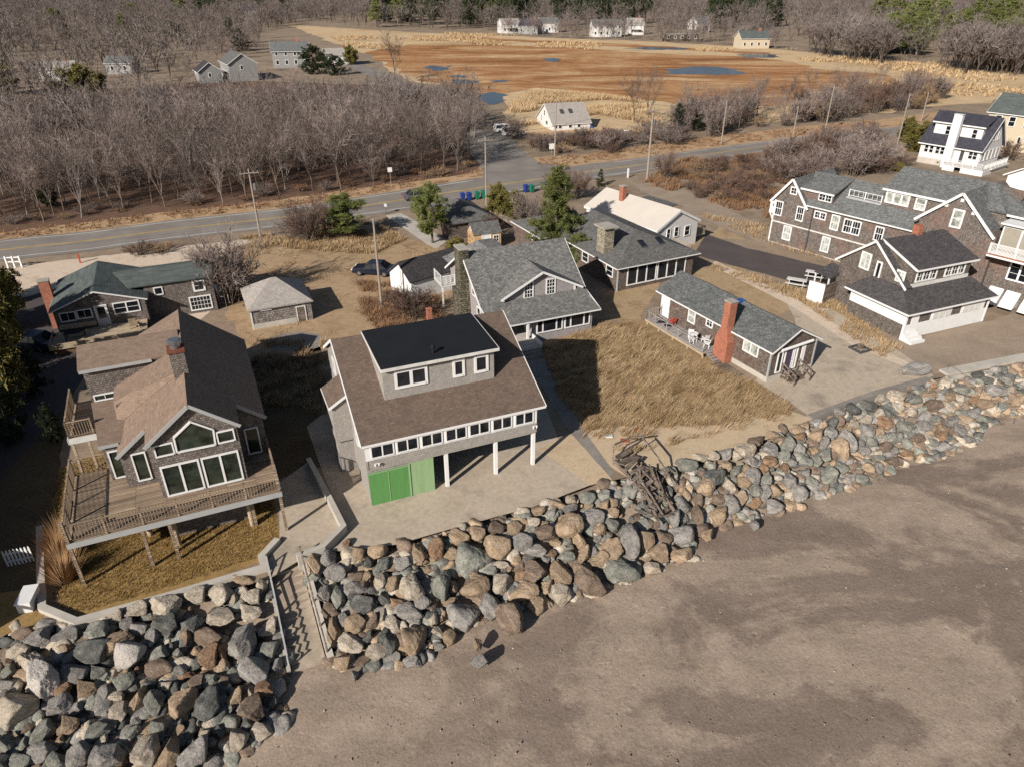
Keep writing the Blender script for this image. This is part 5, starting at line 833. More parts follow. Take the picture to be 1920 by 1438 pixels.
# ---- utility poles
def pole(bx, by, ty, label, arm=1, trans=0, lamp=0, r=.14, stub=None):
    p = at(bx, by); z = 3.0
    for _ in range(40):
        u = CF*((p.y)*_s+(z-CH)*_c)/(p.y*_c-(z-CH)*_s); z += (719-u < ty) and -.2 or .2; 
    t = thing('utility_pole', label, 'utility pole', p, 24, 'utility poles along the road'); MB().tube((0, 0, -.3), (0, 0, z), r, r*.65, 10).build('pole', 'poleb', t)
    if arm:
        a_ = MB(); a_.box(-1.1, 1.1, -.18, -.08, z-.55, z-.43); 
        for k in (-1, -.5, .5, 1): a_.lathe([(.04, 0), (.055, .08), (.03, .16)], 6, (k, -.13, z-.43))
        a_.build('crossarm', 'poleb', t)
    if trans: MB().lathe([(.2, 0), (.24, .05), (.24, .75), (.15, .85)], 12, (.42, 0, z-2.6)).build('transformer', 'metal', t)
    if lamp: l_ = MB(); l_.tube((0, 0, z-4.3), (-4.4, -.2, z-3.0), .07, .06); l_.build('lamp_arm', 'metal', t); MB().box(-5.1, -4.4, -.32, -.08, z-3.05, z-2.9).build('lamp_head', 'white_worn', t)
    return t
for a in ((489, 448, 318, 'pole with transformer by the road behind the round bare tree', 1, 1, 0), (716, 578, 412, 'bare service pole between the parked sedan and the white shed', 0, 0, 0), (912, 384, 258, 'pole with crossarm beside the olive hedge and green bins', 1, 0, 0), (1213, 338, 200, 'tallest pole with long lamp arm, beside the road junction', 1, 1, 1, .2), (1040, 293, 188, 'thin pole standing in front of the marsh cottage', 0, 0, 0), (1352, 271, 188, 'plain pole in the roadside brush right of the lamp pole', 0, 0, 0), (1486, 260, 200, 'short pole with transformer above the thicket', 0, 1, 0), (1546, 250, 160, 'tall plain pole at the far roadside near the marsh', 0, 1, 0), (1682, 272, 175, 'pole at the bend of the road left of the tall white house', 0, 1, 0), (1727, 228, 175, 'pole behind the evergreen hedge of the tall white house', 0, 0, 0), (743, 146, 100, 'small pole beside the lane to the marsh', 0, 0, 0)): pole(*a)
# sagging cables from pole to pole
def cable(a, b, za, zb, label):
    p, q = at(*a), at(*b); t = MB(); n = 10; P = [p.lerp(q, i/n)+Vector((0, 0, za+(zb-za)*i/n-4*1.1*(i/n)*(1-i/n))) for i in range(n+1)]
    for i in range(n): t.tube(P[i], P[i+1], .022, .022, 4, caps=False)
    tag(t.build('overhead_cable', 'black', uv=False), label, 'cable')
cable((489, 448), (912, 384), 9.3, 9.8, 'cable sagging over the road between the transformer pole and the hedge pole'); cable((912, 384), (1213, 338), 9.8, 12.4, 'cable between the hedge pole and the lamp pole'); cable((489, 448), (-200, 540), 9.3, 9.3, 'cable running left from the transformer pole out of the picture'); cable((716, 578), (489, 448), 8.2, 8.0, 'service cable crossing the dirt lot to the bare pole'); cable((1213, 338), (1352, 271), 11.5, 9.5, 'cable from the lamp pole to the plain pole in the brush'); cable((1352, 271), (1546, 250), 9.5, 12.0, 'cable between the two plain poles by the marsh')
# ---- cars
def car(kind, x, y, yaw, mat, label, L=4.6, W=1.82, suv=False):
    t = thing(kind, label, 'car', (x, y, .01), yaw); h = 1.7 if suv else 1.45; b0 = .28; bw = .95 if suv else .86; k = L/4.6
    prof = [(-2.3, b0), (2.25, b0), (2.3, .6), (2.15, bw-.1), (1.0, bw+.04), (-1.5 if not suv else -2.2, bw+.06), (-2.25, bw-.0), (-2.32, .55)]
    mb = MB(); mb.prism([(u*k, -W/2, w) for u, w in prof], (0, W, 0)); bm = bmesh.new(); me = bpy.data.meshes.new('body'); me.from_pydata(mb.v, [], mb.f); bm.from_mesh(me); bmesh.ops.bevel(bm, geom=bm.edges[:], offset=.07, segments=2, affect='EDGES'); bm.to_mesh(me); bm.free(); me.materials.append(MATS[mat]); link('body', me, t)
    c0, c1, r0, r1 = ((1.15, -2.2, .45, -2.0) if suv else (1.15, -1.75, .3, -.95)); w0, w1 = W/2-.06, W/2-.26
    P = [(c0*k, -w0, bw), (c1*k, -w0, bw), (c1*k, w0, bw), (c0*k, w0, bw), (r0*k, -w1, h-.03), (r1*k, -w1, h-.03), (r1*k, w1, h-.03), (r0*k, w1, h-.03)]
    MB().add(P, [(0, 3, 7, 4), (1, 5, 6, 2), (0, 4, 5, 1), (3, 2, 6, 7), (4, 7, 6, 5)]).build('windows', 'car_glass', t)
    rf = MB(); rf.slab([((r0+.08)*k, -w1-.03, h), ((r1-.06)*k, -w1-.03, h), ((r1-.06)*k, w1+.03, h), ((r0+.08)*k, w1+.03, h)], .05)
    for s_ in (-1, 1):
        rf.beam((c0*k, s_*w0, bw), (r0*k, s_*w1, h-.02), .06); rf.beam((c1*k, s_*w0, bw), (r1*k, s_*w1, h-.02), .09); rf.beam((-.35*k, s_*(w0+.0), bw), (-.35*k, s_*(w1+.02), h-.03), .06)
    rf.build('roof', mat, t)
    for u in (1.42, -1.4):
        for s_ in (-1, 1): w_ = MB().tube((u*k, s_*(W/2-.22), .33), (u*k, s_*(W/2+.01), .33), .33, .33, 18).build('wheel', 'rubber', t); MB().tube((u*k, s_*(W/2-.1), .33), (u*k, s_*(W/2+.03), .33), .2, .19, 12).build('rim', 'metal', w_)
    for s_ in (-1, 1): MB().box(2.18*k, 2.29*k, s_*.68-.2, s_*.68+.2, .62, .76).build('headlight', 'lamp_clear', t); MB().box(-2.335*k, -2.22*k, s_*.7-.18, s_*.7+.18, .66, .84).build('taillight', 'lamp_red', t)
    return t
p = at(702, 514); car('parked_sedan', p.x, p.y, 180-8, 'car_dark', 'dark sedan parked on the dirt lot beside the white shed')
p = Vector((-24.04+3.3*.9107-7.0*.4131, 60.26+3.3*.4131+7.0*.9107, 0)); car('parked_car', p.x, p.y, 24.4, 'car_dark', 'dark car mostly hidden behind the pyramid-roofed garage', 4.5, 1.8, True)
p = at(947, 249); car('parked_wagon', p.x, p.y, 14, 'car_white', 'white wagon, the farther of two, parked on the side road', 4.7, 1.85, True); p = at(962, 255); car('parked_wagon', p.x, p.y, 14, 'car_white', 'white wagon, the nearer of two, by the side road bushes', 4.7, 1.85, True)
p = at(66, 652); car('parked_car', p.x, p.y, 170, 'car_blue', 'blue car parked in the shade of the far left drive'); p = at(784, 374); car('moving_car', p.x, p.y, 22, 'car_grey', 'dark grey car on the road above the left pine')
# ---- wheeled bins
def bin_(px, py, mat, label):
    t = thing('wheeled_bin', label, 'bin', at(px, py, .03), rr.uniform(5, 40), 'wheeled bins at the kerb'); mb = MB(); P = [(-.24, -.26, .08), (.24, -.26, .08), (.24, .26, .08), (-.24, .26, .08), (-.31, -.35, 1.0), (.31, -.35, 1.0), (.31, .38, 1.0), (-.31, .38, 1.0)]
    mb.add(P, [(3, 2, 1, 0), (4, 5, 6, 7), (0, 1, 5, 4), (1, 2, 6, 5), (2, 3, 7, 6), (3, 0, 4, 7)]); mb.build('body', mat, t)
    MB().add([(-.33, -.4, 1.0), (.33, -.4, 1.0), (.33, .36, 1.0), (-.33, .36, 1.0), (-.3, -.36, 1.07), (.3, -.36, 1.07), (.3, .36, 1.12), (-.3, .36, 1.12)], [(3, 2, 1, 0), (4, 5, 6, 7), (0, 1, 5, 4), (1, 2, 6, 5), (2, 3, 7, 6), (3, 0, 4, 7)]).build('lid', mat, t)
    MB().tube((-.33, .3, .13), (.33, .3, .13), .13, .13, 10).build('wheels', 'rubber', t); MB().tube((-.25, .45, .98), (.25, .45, .98), .025, .025, 6).build('handle', mat, t)
for a in ((868, 377, 'bin_blue', 'leftmost blue bin of the pair left of the green bins'), (880, 376, 'bin_blue', 'blue bin next to the smaller green bin'), (895, 374, 'bin_green', 'green bin right of the two blue bins'), (906, 372, 'bin_green', 'green bin against the pole by the olive hedge'), (986, 361, 'bin_blue', 'lone blue bin beside a green one left of the big pine'), (997, 361, 'bin_green', 'green bin nearest the big pine')): bin_(*a)
# ---- picnic tables, screen, garden furniture
def picnic(x, y, yaw, label):
    t = thing('picnic_table', label, 'picnic table', (x, y, .02), yaw, 'white picnic tables'); MB().box(-1.0, 1.0, -.4, .4, .7, .76).build('table_top', 'white_worn', t)
    for s_ in (-1, 1): MB().box(-1.0, 1.0, s_*.72-.14, s_*.72+.14, .42, .47).build('bench', 'white_worn', t)
    for u in (-.7, .7):
        l_ = MB()
        for s_ in (-1, 1): l_.beam((u, s_*.25, .7), (u, s_*.65, 0), .05, .1)
        l_.box(u-.03, u+.03, -.75, .75, .34, .42); l_.build('leg', 'white_worn', t)
p = at(1492, 537); picnic(p.x, p.y, -28, 'white picnic table nearer the dark drive'); p = at(1527, 523); picnic(p.x, p.y, -28, 'white picnic table behind the white privacy screen')
a, b, c = at(1511, 562), at(1540, 571), at(1562, 562); t = thing('privacy_screen', 'solid white privacy screen beside the brown shingle porch house', 'fence', b)
for k, (m, n_) in enumerate(((a, b), (b, c))): MB().beam(m-b+Vector((0, 0, 1.0)), n_-b+Vector((0, 0, 1.0)), .08, 2.0).build('panel', 'white' if k == 0 else 'oldwood', t)
MB().beam(a-b+Vector((0, 0, 2.02)), Vector((0, 0, 2.02)), .14, .07).build('cap_rail', 'white', t)
def flocal(u, v, w): c, s_ = math.cos(rad(28)), math.sin(rad(28)); return (20.57+u*c-v*s_, 50.38+u*s_+v*c, w)
def chair(u, v, yaw, mat, label, grp=None):
    t = thing('deck_chair', label, 'chair', flocal(u, v, .52), yaw, grp); MB().box(-.24, .24, -.24, .24, .38, .43).build('seat', mat, t); MB().add([(-.24, .22, .42), (.24, .22, .42), (.24, .34, .88), (-.24, .34, .88), (-.24, .26, .42), (.24, .26, .42), (.24, .38, .88), (-.24, .38, .88)], [(0, 1, 2, 3), (7, 6, 5, 4), (0, 4, 5, 1), (3, 2, 6, 7), (0, 3, 7, 4), (1, 5, 6, 2)]).build('backrest', mat, t)
    for x in (-.2, .2):
        for y in (-.2, .22): MB().box(x-.025, x+.025, y-.025, y+.025, 0, .38).build('leg', mat, t)
        MB().box(x-.035, x+.035, -.22, .3, .6, .64).build('armrest', mat, t)
chair(-.55, 11.3, 200, 'red_paint', 'red deck chair beside the cottage wall')
for k, (u, v, y, l) in enumerate(((-.6, 8.6, 160, 'white plastic chair nearest the red chair'), (-1.2, 7.6, 40, 'white plastic chair on the outer edge of the deck'), (-.4, 7.0, 200, 'white plastic chair against the brown wall near the chimney'), (-.8, 6.3, 240, 'white plastic chair closest to the brick chimney'))): chair(u, v, y, 'white', l, 'white chairs on the cottage deck')
t = thing('deck_table', 'low white table among the plastic chairs on the cottage deck', 'table', flocal(-.9, 8.0, .52), 28); MB().lathe([(.42, .62), (.44, .64), (.44, .68), (.1, .68)], 16).build('table_top', 'white', t)
for x, y in ((-.25, -.25), (.25, -.25), (.25, .25), (-.25, .25)): MB().box(x-.03, x+.03, y-.03, y+.03, 0, .63).build('leg', 'white', t)
for v, l in ((12.3, 'dark doormat before the white cottage door'), (11.4, 'dark mat left lying on the grey deck')): tag(MB().box(-.35, .35, -.25, .25, 0, .02).build('doormat', 'rubber'), l, 'mat').location = flocal(-.9, v, .525)
t = thing('outdoor_table', 'dark covered table on the raised deck of the green-roofed house', 'table', L_.r.matrix_basis @ Vector((1.5, -2.0, .88)), 24); MB().box(-.8, .8, -.5, .5, .62, .7).build('table_top', 'black', t)
for x in (-.7, .7):
    for y in (-.4, .4): MB().box(x-.04, x+.04, y-.04, y+.04, 0, .62).build('leg', 'black', t)
q = L_.r.matrix_basis @ Vector((6.2, -1.6, .88)); t = thing('garden_chair', 'pale slatted garden chair at the right end of the raised deck', 'chair', q, 200); MB().prism([(-.35, -.3, .35), (.35, -.3, .35), (.35, .35, .28), (-.35, .35, .28)], (0, 0, .06)).build('seat', 'deckpale', t); MB().prism([(-.35, .3, .3), (.35, .3, .3), (.3, .62, 1.1), (-.3, .62, 1.1)], (0, .05, 0)).build('backrest', 'deckpale', t)
for x in (-.38, .38): MB().box(x-.04, x+.04, -.32, .4, .52, .57).build('armrest', 'deckpale', t); MB().box(x-.04, x+.04, -.3, -.22, 0, .52).build('leg', 'deckpale', t); MB().box(x-.04, x+.04, .3, .38, 0, .52).build('leg', 'deckpale', t)
# ---- small things
def post(px, py, h, mat, label, cat, w=.1, cap=None, yaw=20):
    t = thing('marker_post', label, cat, at(px, py), yaw); MB().box(-w/2, w/2, -w/2, w/2, -.1, h).build('post', mat, t)
    if cap: MB().box(*cap).build('sign_panel', 'white', t)
post(733, 346, 2.6, 'poleb', 'small road sign on a post at the wood edge', 'sign', .07, (-.35, .35, -.06, -.03, 1.9, 2.6)); post(1034, 292, 2.0, 'poleb', 'white square sign beside the thin pole before the cottage', 'sign', .07, (-.5, .5, -.06, -.03, 1.1, 2.1)); post(1177, 334, 1.5, 'white', 'white marker post at the roadside by the lamp pole', 'post', .22); post(724, 402, 1.2, 'oldwood', 'letter box on a post by the concrete drive', 'letter box', .1, (-.15, .15, -.35, .2, 1.1, 1.4)); post(151, 494, 1.1, 'red_paint', 'red marker post at the gravel lot entrance', 'post', .16)
a, b = at(16, 503), at(42, 502); t = thing('rail_fence', 'short white rail fence beside the road at far left', 'fence', a); mb = MB()
for k in range(3): p = (b-a)*k/2; mb.box(p.x-.08, p.x+.08, p.y-.08, p.y+.08, 0, 1.35)
mb.build('fence_post', 'white', t); mb = MB()
for z in (1.2, .7): mb.beam(Vector((0, 0, z)), b-a+Vector((0, 0, z)), .06, .12)
mb.build('rail', 'white', t)
a, b = at(16, 1062), at(64, 1052); t = thing('picket_fence', 'short white picket fence left of the concrete lawn wall', 'fence', a, 0)
for k in range(8): p = (b-a)*k/7; MB().prism([(p.x-.05, p.y, .02), (p.x+.05, p.y, .02), (p.x+.05, p.y, 1.05), (p.x, p.y, 1.15), (p.x-.05, p.y, 1.05)], (0, .03, 0)).build('picket', 'white', t)
mb = MB(); mb.beam((0, .05, .3), b-a+Vector((0, .05, .3)), .05, .09); mb.beam((0, .05, .85), b-a+Vector((0, .05, .85)), .05, .09); mb.build('rail', 'white', t)
p = at(58, 1140, -.2); t = thing('storage_box', 'white storage box standing against the outer side of the lawn wall', 'box', p, 12); MB().box(-.33, .33, -.5, .8, 0, .8).build('body', 'white', t); MB().box(-.37, .37, -.54, .84, .8, .88).build('lid', 'white', t)
p = at(1612, 656); t = thing('fire_ring', 'dark square fire pit on the terrace grass', 'fire pit', p, 25); q = MB()
for s_ in (-.6, .6): q.box(-.7, .7, s_-.07, s_+.07, 0, .18); q.box(s_-.07, s_+.07, -.53, .53, 0, .18)
q.build('frame', 'darkmetal', t); q = MB()
for k in range(7): a = k*.9; q.beam((.4*math.cos(a), .4*math.sin(a), .1), (-.3*math.cos(a+.5), -.3*math.sin(a+.5), .45), .09)
q.build('logs', 'oldwood', t)
p = at(1716, 700); t = thing('granite_block', 'long grey granite block lying at the terrace corner', 'stone', p, 22); o = link('block', ROCKS[1], t); o.scale = (1.6, .75, .5); o.location = (0, 0, .35); o.material_slots[0].link = 'OBJECT'; o.material_slots[0].material = MATS['rk_g']
a, b = at(1776, 694, .2), at(1905, 784, -1.8); t = thing('handrail', 'thin pale pipe handrail running down over the boulders at right', 'railing', a); mb = MB(); mb.tube((0, 0, .6), b-a+Vector((0, 0, .6)), .014); 
for k in range(5): p = (b-a)*k/4; mb.tube(p-Vector((0, 0, .5)), p+Vector((0, 0, .6)), .014)
mb.build('pipe', 'darkmetal', t)
for k, (x, y, m, l) in enumerate(((1172, 826, 'tile_red', 'flat red paver lying on the sand before the dune grass'), (1196, 806, 'tile_red', 'red brick lump half buried at the dune grass edge'), (1186, 821, 'wood_brown', 'brown board lying beside the red paver on the sand'), (1140, 817, 'white_worn', 'white scrap of board on the sand near the walkway'))): tag(MB().box(-.32, .32, -.22, .22, 0, .07).build('scrap', m), l, 'debris').location = at(x, y, .012); bpy.data.objects[-1] if 0 else None
p = at(1375, 566, 2.9); q = flocal(3.2, 4.6, 4.0); t = tag(MB().box(-.4, .4, -.3, .3, 0, .16).build('tarp_bundle', 'blue_tarp'), 'blue tarp bundle on the cottage roof ridge behind the chimney', 'tarp'); t.location = flocal(2.3, 6.3, 4.2); t.rotation_euler = (0, 0, rad(28))
p = at(806, 612); t = thing('brick_pillar', 'lone red brick pillar left of the fieldstone chimney', 'pillar', p, 24); MB().box(-.22, .22, -.22, .22, -.1, 1.75).build('shaft', 'brick', t); MB().box(-.26, .26, -.26, .26, 1.75, 1.82).build('cap', 'brick', t)
t = thing('garden_boards', 'pile of grey boards on the ground below the brick chimney', 'boards', flocal(-1.2, 3.2, 0), 28); q = MB()
for k in range(9): q.box(-.9+.1*rr.random(), .5, -1.4+k*.3, -1.25+k*.3, .0, .05+.01*k)
q.build('boards', 'oldwood', t)
# timber fence behind the little house
wallrun('timber_fence', [at(x, y, 1.0) for x, y in ((905, 388), (960, 412), (1000, 430))], 0, 1.1, .08, 'oldwood', 'low timber fence below the olive hedge', 'fence')
# ================================================================ TREES, SHRUBS, GRASS
def segs_to_mesh(name, segs, mat, n=4):
    V = []; Fc = []
    ring = [(math.cos(2*PI*i/n), math.sin(2*PI*i/n)) for i in range(n)]
    for p, q, r0, r1 in segs:
        d = q-p
        if d.length < 1e-4: continue
        a = d.orthogonal().normalized(); b = d.normalized().cross(a); k = len(V)
        for c, r in ((p, r0), (q, r1)): V += [tuple(c+a*(r*x)+b*(r*y)) for x, y in ring]
        Fc += [(k+i, k+(i+1) % n, k+n+(i+1) % n, k+n+i) for i in range(n)]
    return np_mesh(name, V, Fc, mat, 4, True)
def gen_tree(seed, h, spread, r0, n1=6, n2=6, n3=6, n4=5, fork=.4, tw=.032, up=.55, tl=1.0):
    """segments of trunk and limbs, and single-triangle twigs"""
    R = random.Random(seed); segs = []; tri = []
    def rv(): return Vector((R.gauss(0, 1), R.gauss(0, 1), R.gauss(0, 1))).normalized()
    def curve(p, d, L, ra, rb, n, wob, lift):
        pts = [p]
        for i in range(n):
            d = (d+rv()*wob+Vector((0, 0, lift))).normalized(); q = pts[-1]+d*(L/n); segs.append((pts[-1], q, ra+(rb-ra)*i/n, ra+(rb-ra)*(i+1)/n)); pts.append(q)
        return pts, d
    def twig(p, d, L, w):
        s = d.cross(rv()).normalized()*w; q = p+d*L*.5+rv()*L*.07; e = p+d*L+rv()*L*.12; tri.append((p-s, p+s, e))
    pts, d = curve(Vector((0, 0, 0)), Vector((R.uniform(-.1, .1), R.uniform(-.1, .1), 1)), h*fork, r0, r0*.72, 4, .06, .1)
    heads = []
    top = pts[-1]; nh = n1
    for i in range(nh):
        az = 2*PI*(i+R.uniform(-.3, .3))/nh; tilt = R.uniform(.25, 1.0)*spread; dd = Vector((math.cos(az)*tilt, math.sin(az)*tilt, 1)).normalized()
        st = pts[-1] if i < 3 else pts[R.randrange(2, len(pts))]; L = h*(1-fork)*R.uniform(.75, 1.05)
        b, d1 = curve(st, dd, L, r0*.5, r0*.12, 5, .13, .09*up); heads.append((b, d1, L))
    for b, d1, L in heads:
        for j in range(n2):
            f = R.uniform(.25, 1); k = min(int(f*5), 4); p = b[k].lerp(b[k+1], f*5-k); dl = (b[k+1]-b[k]).normalized(); dd = (dl+rv()*.75+Vector((0, 0, .25*up))).normalized()
            L2 = L*R.uniform(.28, .5); c, d2 = curve(p, dd, L2, r0*.16, r0*.05, 3, .16, .1*up)
            for m in range(n3):
                f3 = R.uniform(.15, 1); k3 = min(int(f3*3), 2); p3 = c[k3].lerp(c[k3+1], f3*3-k3); d3 = ((c[k3+1]-c[k3]).normalized()+rv()*.8+Vector((0, 0, .2*up))).normalized(); L3 = L2*R.uniform(.4, .75)
                twig(p3, d3, L3, tw)
                for q in range(n4): f4 = R.uniform(.2, .95); twig(p3+d3*L3*f4, (d3+rv()*.75+Vector((0, 0, .15*up))).normalized(), tl*R.uniform(.35, .8), tw*.62)
    return segs, tri
def tri_mesh(name, tri, mat):
    V = np.array([[c[:] for c in t] for t in tri], np.float32).reshape(-1, 3); return np_mesh(name, V, np.arange(len(V)).reshape(-1, 3), mat, 3)
def tree_proto(seed, bark='bark', twig='twig', **k):
    s, t = gen_tree(seed, **k); return segs_to_mesh('trunk', s, bark, 5), tri_mesh('crown', t, twig)
def put_tree(name, proto, loc, sc_, rot, label, cat='tree', group=None, sz=None):
    t = thing(name, label, cat, loc, 0, group); t.rotation_euler = (0, 0, rot); t.scale = (sc_, sc_, sc_*(sz or 1)); link('trunk', proto[0], t); link('crown', proto[1], t); return t
tr = random.Random(5)
BARE = [tree_proto(100+i, 'bark' if i % 7 else 'bark_pale', 'twig', h=10, spread=(.55, .75, .42, .65, .9, .48)[i % 6], r0=.105, n1=(7, 6, 8, 7)[i % 4], n2=6, n3=5, n4=5, fork=(.2, .32, .42, .15)[i % 4], tw=.03) for i in range(8)]
ROUND = [tree_proto(130+i, 'bark', 'twig_red' if i else 'twig', h=5.2, spread=1.15, r0=.11, n1=13, n2=8, n3=7, n4=6, fork=.1, tw=.026, tl=.8) for i in range(3)]
def gen_shrub(seed, h, r, stems, tw):
    R = random.Random(seed); segs = []; tri = []
    def rv(): return Vector((R.gauss(0, 1), R.gauss(0, 1), R.gauss(0, 1))).normalized()
    for i in range(stems):
        az = R.uniform(0, 6.28); b = Vector((math.cos(az), math.sin(az), 0)); p = b*R.uniform(0, .4)*r; tip = b*R.uniform(.2, 1)*r; tip.z = h*R.uniform(.6, 1.0)*(1-.35*(tip.length/(r+.01))**2 if tip.length < r*2 else .7); m = p.lerp(tip, .5)+Vector((0, 0, h*.14)); segs += [(p, m, .02, .014), (m, tip, .014, .004)]
        for k in range(14):
            f = R.uniform(.2, 1); q = p.lerp(m, f*2) if f < .5 else m.lerp(tip, f*2-1); d = ((tip-p).normalized()+rv()*.9).normalized(); L = R.uniform(.3, .8)*h*.3; s = d.cross(rv()).normalized()*tw; tri.append((q-s, q+s, q+d*L))
            for u in range(3): q2 = q+d*L*R.uniform(.2, .9); d2 = (d+rv()*.9).normalized(); s2 = d2.cross(rv()).normalized()*tw*.7; tri.append((q2-s2, q2+s2, q2+d2*L*.5))
    return segs_to_mesh('stems', segs, 'bark', 3), tri
SHRUB = {}
for i, (mt, h, r, n, w) in enumerate((('twig_red', 2.2, 1.9, 46, .02), ('twig', 2.6, 2.2, 52, .022), ('twig_tan', 1.7, 1.8, 44, .022), ('litter', 1.3, 1.7, 40, .03))):
    for j in range(2): s, t = gen_shrub(200+i*7+j, h, r, n, w); SHRUB[(mt, j)] = (s, tri_mesh('crown', t, mt))
def put_shrub(px, py, w_, kind, label, group=None, h=1.0, name='bare_shrub'):
    p = at(px, py); sc_ = w_*depth(p)/CF/3.6; pr = SHRUB[(kind, tr.randrange(2))]; t = thing(name, label, 'shrub', p, 0, group); t.rotation_euler = (0, 0, tr.uniform(0, 6.3)); t.scale = (sc_, sc_, sc_*h); link('stems', pr[0], t); link('crown', pr[1], t); return t
def gen_pine(seed, h, rmax, z0, shape, nb=70, cl=16, csize=.42, dens=24, needle=.05):
    R = random.Random(seed); segs = [(Vector((0, 0, -.2)), Vector((R.uniform(-.15, .15), R.uniform(-.15, .15), h*.55)), h*.018+.03, h*.011+.02)]; segs.append((segs[0][1], Vector((0, 0, h*.98)), h*.011+.02, .02)); tri = []
    def rv(): return Vector((R.gauss(0, 1), R.gauss(0, 1), R.gauss(0, 1))).normalized()
    for i in range(nb):
        f = (i+R.random())/nb; z = z0*h+(h-z0*h)*f; r = rmax*shape(f)*R.uniform(.55, 1.12); az = R.uniform(0, 6.283); p = Vector((0, 0, z)); e = Vector((math.cos(az)*r, math.sin(az)*r, z+r*R.uniform(-.1, .35))); segs.append((p, e, .035, .012))
        nc = max(2, int(cl*r/rmax))
        for k in range(nc):
            g = R.uniform(.3, 1.05); c = p.lerp(e, g)+rv()*csize*.7; s_ = csize*R.uniform(.6, 1.25)
            for q in range(dens): d = (rv()+Vector((0, 0, .35))).normalized(); a = c+rv()*s_*.35; w = d.cross(rv()).normalized()*needle*R.uniform(.7, 1.4); tri.append((a-w, a+w, a+d*s_*R.uniform(.6, 1.1)))
    return segs, tri
def pine_proto(seed, mat, **k): s, t = gen_pine(seed, **k); return segs_to_mesh('trunk', s, 'bark', 6), tri_mesh('crown', t, mat)
cone = lambda f: (1-f)**.8*.95+.08; ovalf = lambda f: math.sin(PI*min(1, .12+.88*f))**.7; loose = lambda f: .55+.45*math.sin(PI*(.15+.8*f)) if f < .9 else .35
PINE = dict(a=pine_proto(1, 'pine', h=10, rmax=2.9, z0=.12, shape=lambda f: (.75+.25*math.sin(9*f))*(1-f)**.55+.12, nb=110, cl=11, csize=.55, dens=26, needle=.04),
            b=pine_proto(2, 'pine', h=10, rmax=2.6, z0=.18, shape=loose, nb=80, cl=11, csize=.55, dens=26, needle=.04), c=pine_proto(3, 'pine_dark', h=8, rmax=2.0, z0=.06, shape=cone, nb=70, cl=9, csize=.38, dens=18, needle=.04),
            d=pine_proto(4, 'bush_olive', h=4, rmax=2.1, z0=.03, shape=ovalf, nb=90, cl=11, csize=.38, dens=22, needle=.045), e=pine_proto(5, 'pine', h=12, rmax=4.2, z0=.3, shape=lambda f: (.5+.5*math.sin(14*f+1)**2)*(1-.6*f), nb=56, cl=9, csize=.8, dens=18, needle=.08), g=pine_proto(7, 'far_pine', h=12, rmax=3.6, z0=.3, shape=lambda f: (.55+.45*math.sin(14*f+1)**2)*(1-.55*f), nb=54, cl=9, csize=.8, dens=16, needle=.085), f=pine_proto(6, 'pine_dark', h=5, rmax=2.6, z0=.03, shape=ovalf, nb=60, cl=10, csize=.42, dens=18, needle=.045))
def hgt(px, py, ty):
    p = at(px, py); lo, hi = 0, 40
    for _ in range(40):
        m = (lo+hi)/2; v = 719+CF*((p.y)*_s+(m-CH)*_c)/(p.y*_c-(m-CH)*_s)*-1
        if v > ty: lo = m
        else: hi = m
    return lo
BASEH = dict(a=10, b=10, c=8, d=4, e=12, f=5, g=12); BASER = dict(a=2.9, b=2.6, c=2.0, d=2.1, e=4.2, f=2.6, g=3.6)
def put_pine(px, py, ty, w_, k, label, name='pine_tree', cat='tree', group=None):
    p = at(px, py); h = hgt(px, py, ty); r = w_*depth(p)/CF/2; t = thing(name, label, cat, p, 0, group); t.rotation_euler = (0, 0, tr.uniform(0, 6.3)); t.scale = (r/BASER[k], r/BASER[k], h/BASEH[k]); link('trunk', PINE[k][0], t); link('crown', PINE[k][1], t); return t
for a in ((811, 456, 346, 66, 'b', 'loose green pine by the concrete drive, shading the little bungalow'), (1040, 482, 318, 104, 'a', 'tall full pine standing between the grey house and the stone-chimney house'), (648, 447, 366, 84, 'b', 'short spreading pine beside the reddish bare shrub at the road'), (1084, 500, 440, 50, 'b', 'low pine branches behind the grey gabled roof'), (1865, 268, 196, 62, 'b', 'loose pine between the tall white house and the cream house'), (1268, 250, 195, 40, 'c', 'dark cedar in the brush right of the lamp pole'), (1125, 350, 318, 24, 'c', 'small dark spruce at the roadside left of the marker post'), (1222, 394, 370, 30, 'c', 'little spruce beside the white cottage roof'),
          (1300, 246, 222, 40, 'f', 'dark round evergreen in the roadside brush by the cedar'), (455, 96, 55, 48, 'c', 'dark spruce right of the grey gabled house in the wood'), (110, 60, 18, 62, 'e', 'tall layered white pine above the bare wood at upper left'), (160, 196, 126, 92, 'd', 'broad yellow-green evergreen among the bare trees at left'), (12, 178, 122, 60, 'd', 'yellow-green evergreen at the left edge of the wood'), (95, 388, 350, 46, 'f', 'small dark evergreen inside the roadside wood at left'), (590, 140, 86, 60, 'f', 'dark spruce in front of the dormer house by the marsh'), (628, 142, 104, 50, 'f', 'dark low evergreen left of the white marsh house'), (658, 122, 87, 30, 'd', 'small green tree by the white marsh house'), (250, 40, 8, 60, 'e', 'dark pine crown far back in the left wood'), (365, 12, -12, 60, 'e', 'pine far back near the top of the left wood')): put_pine(*a)
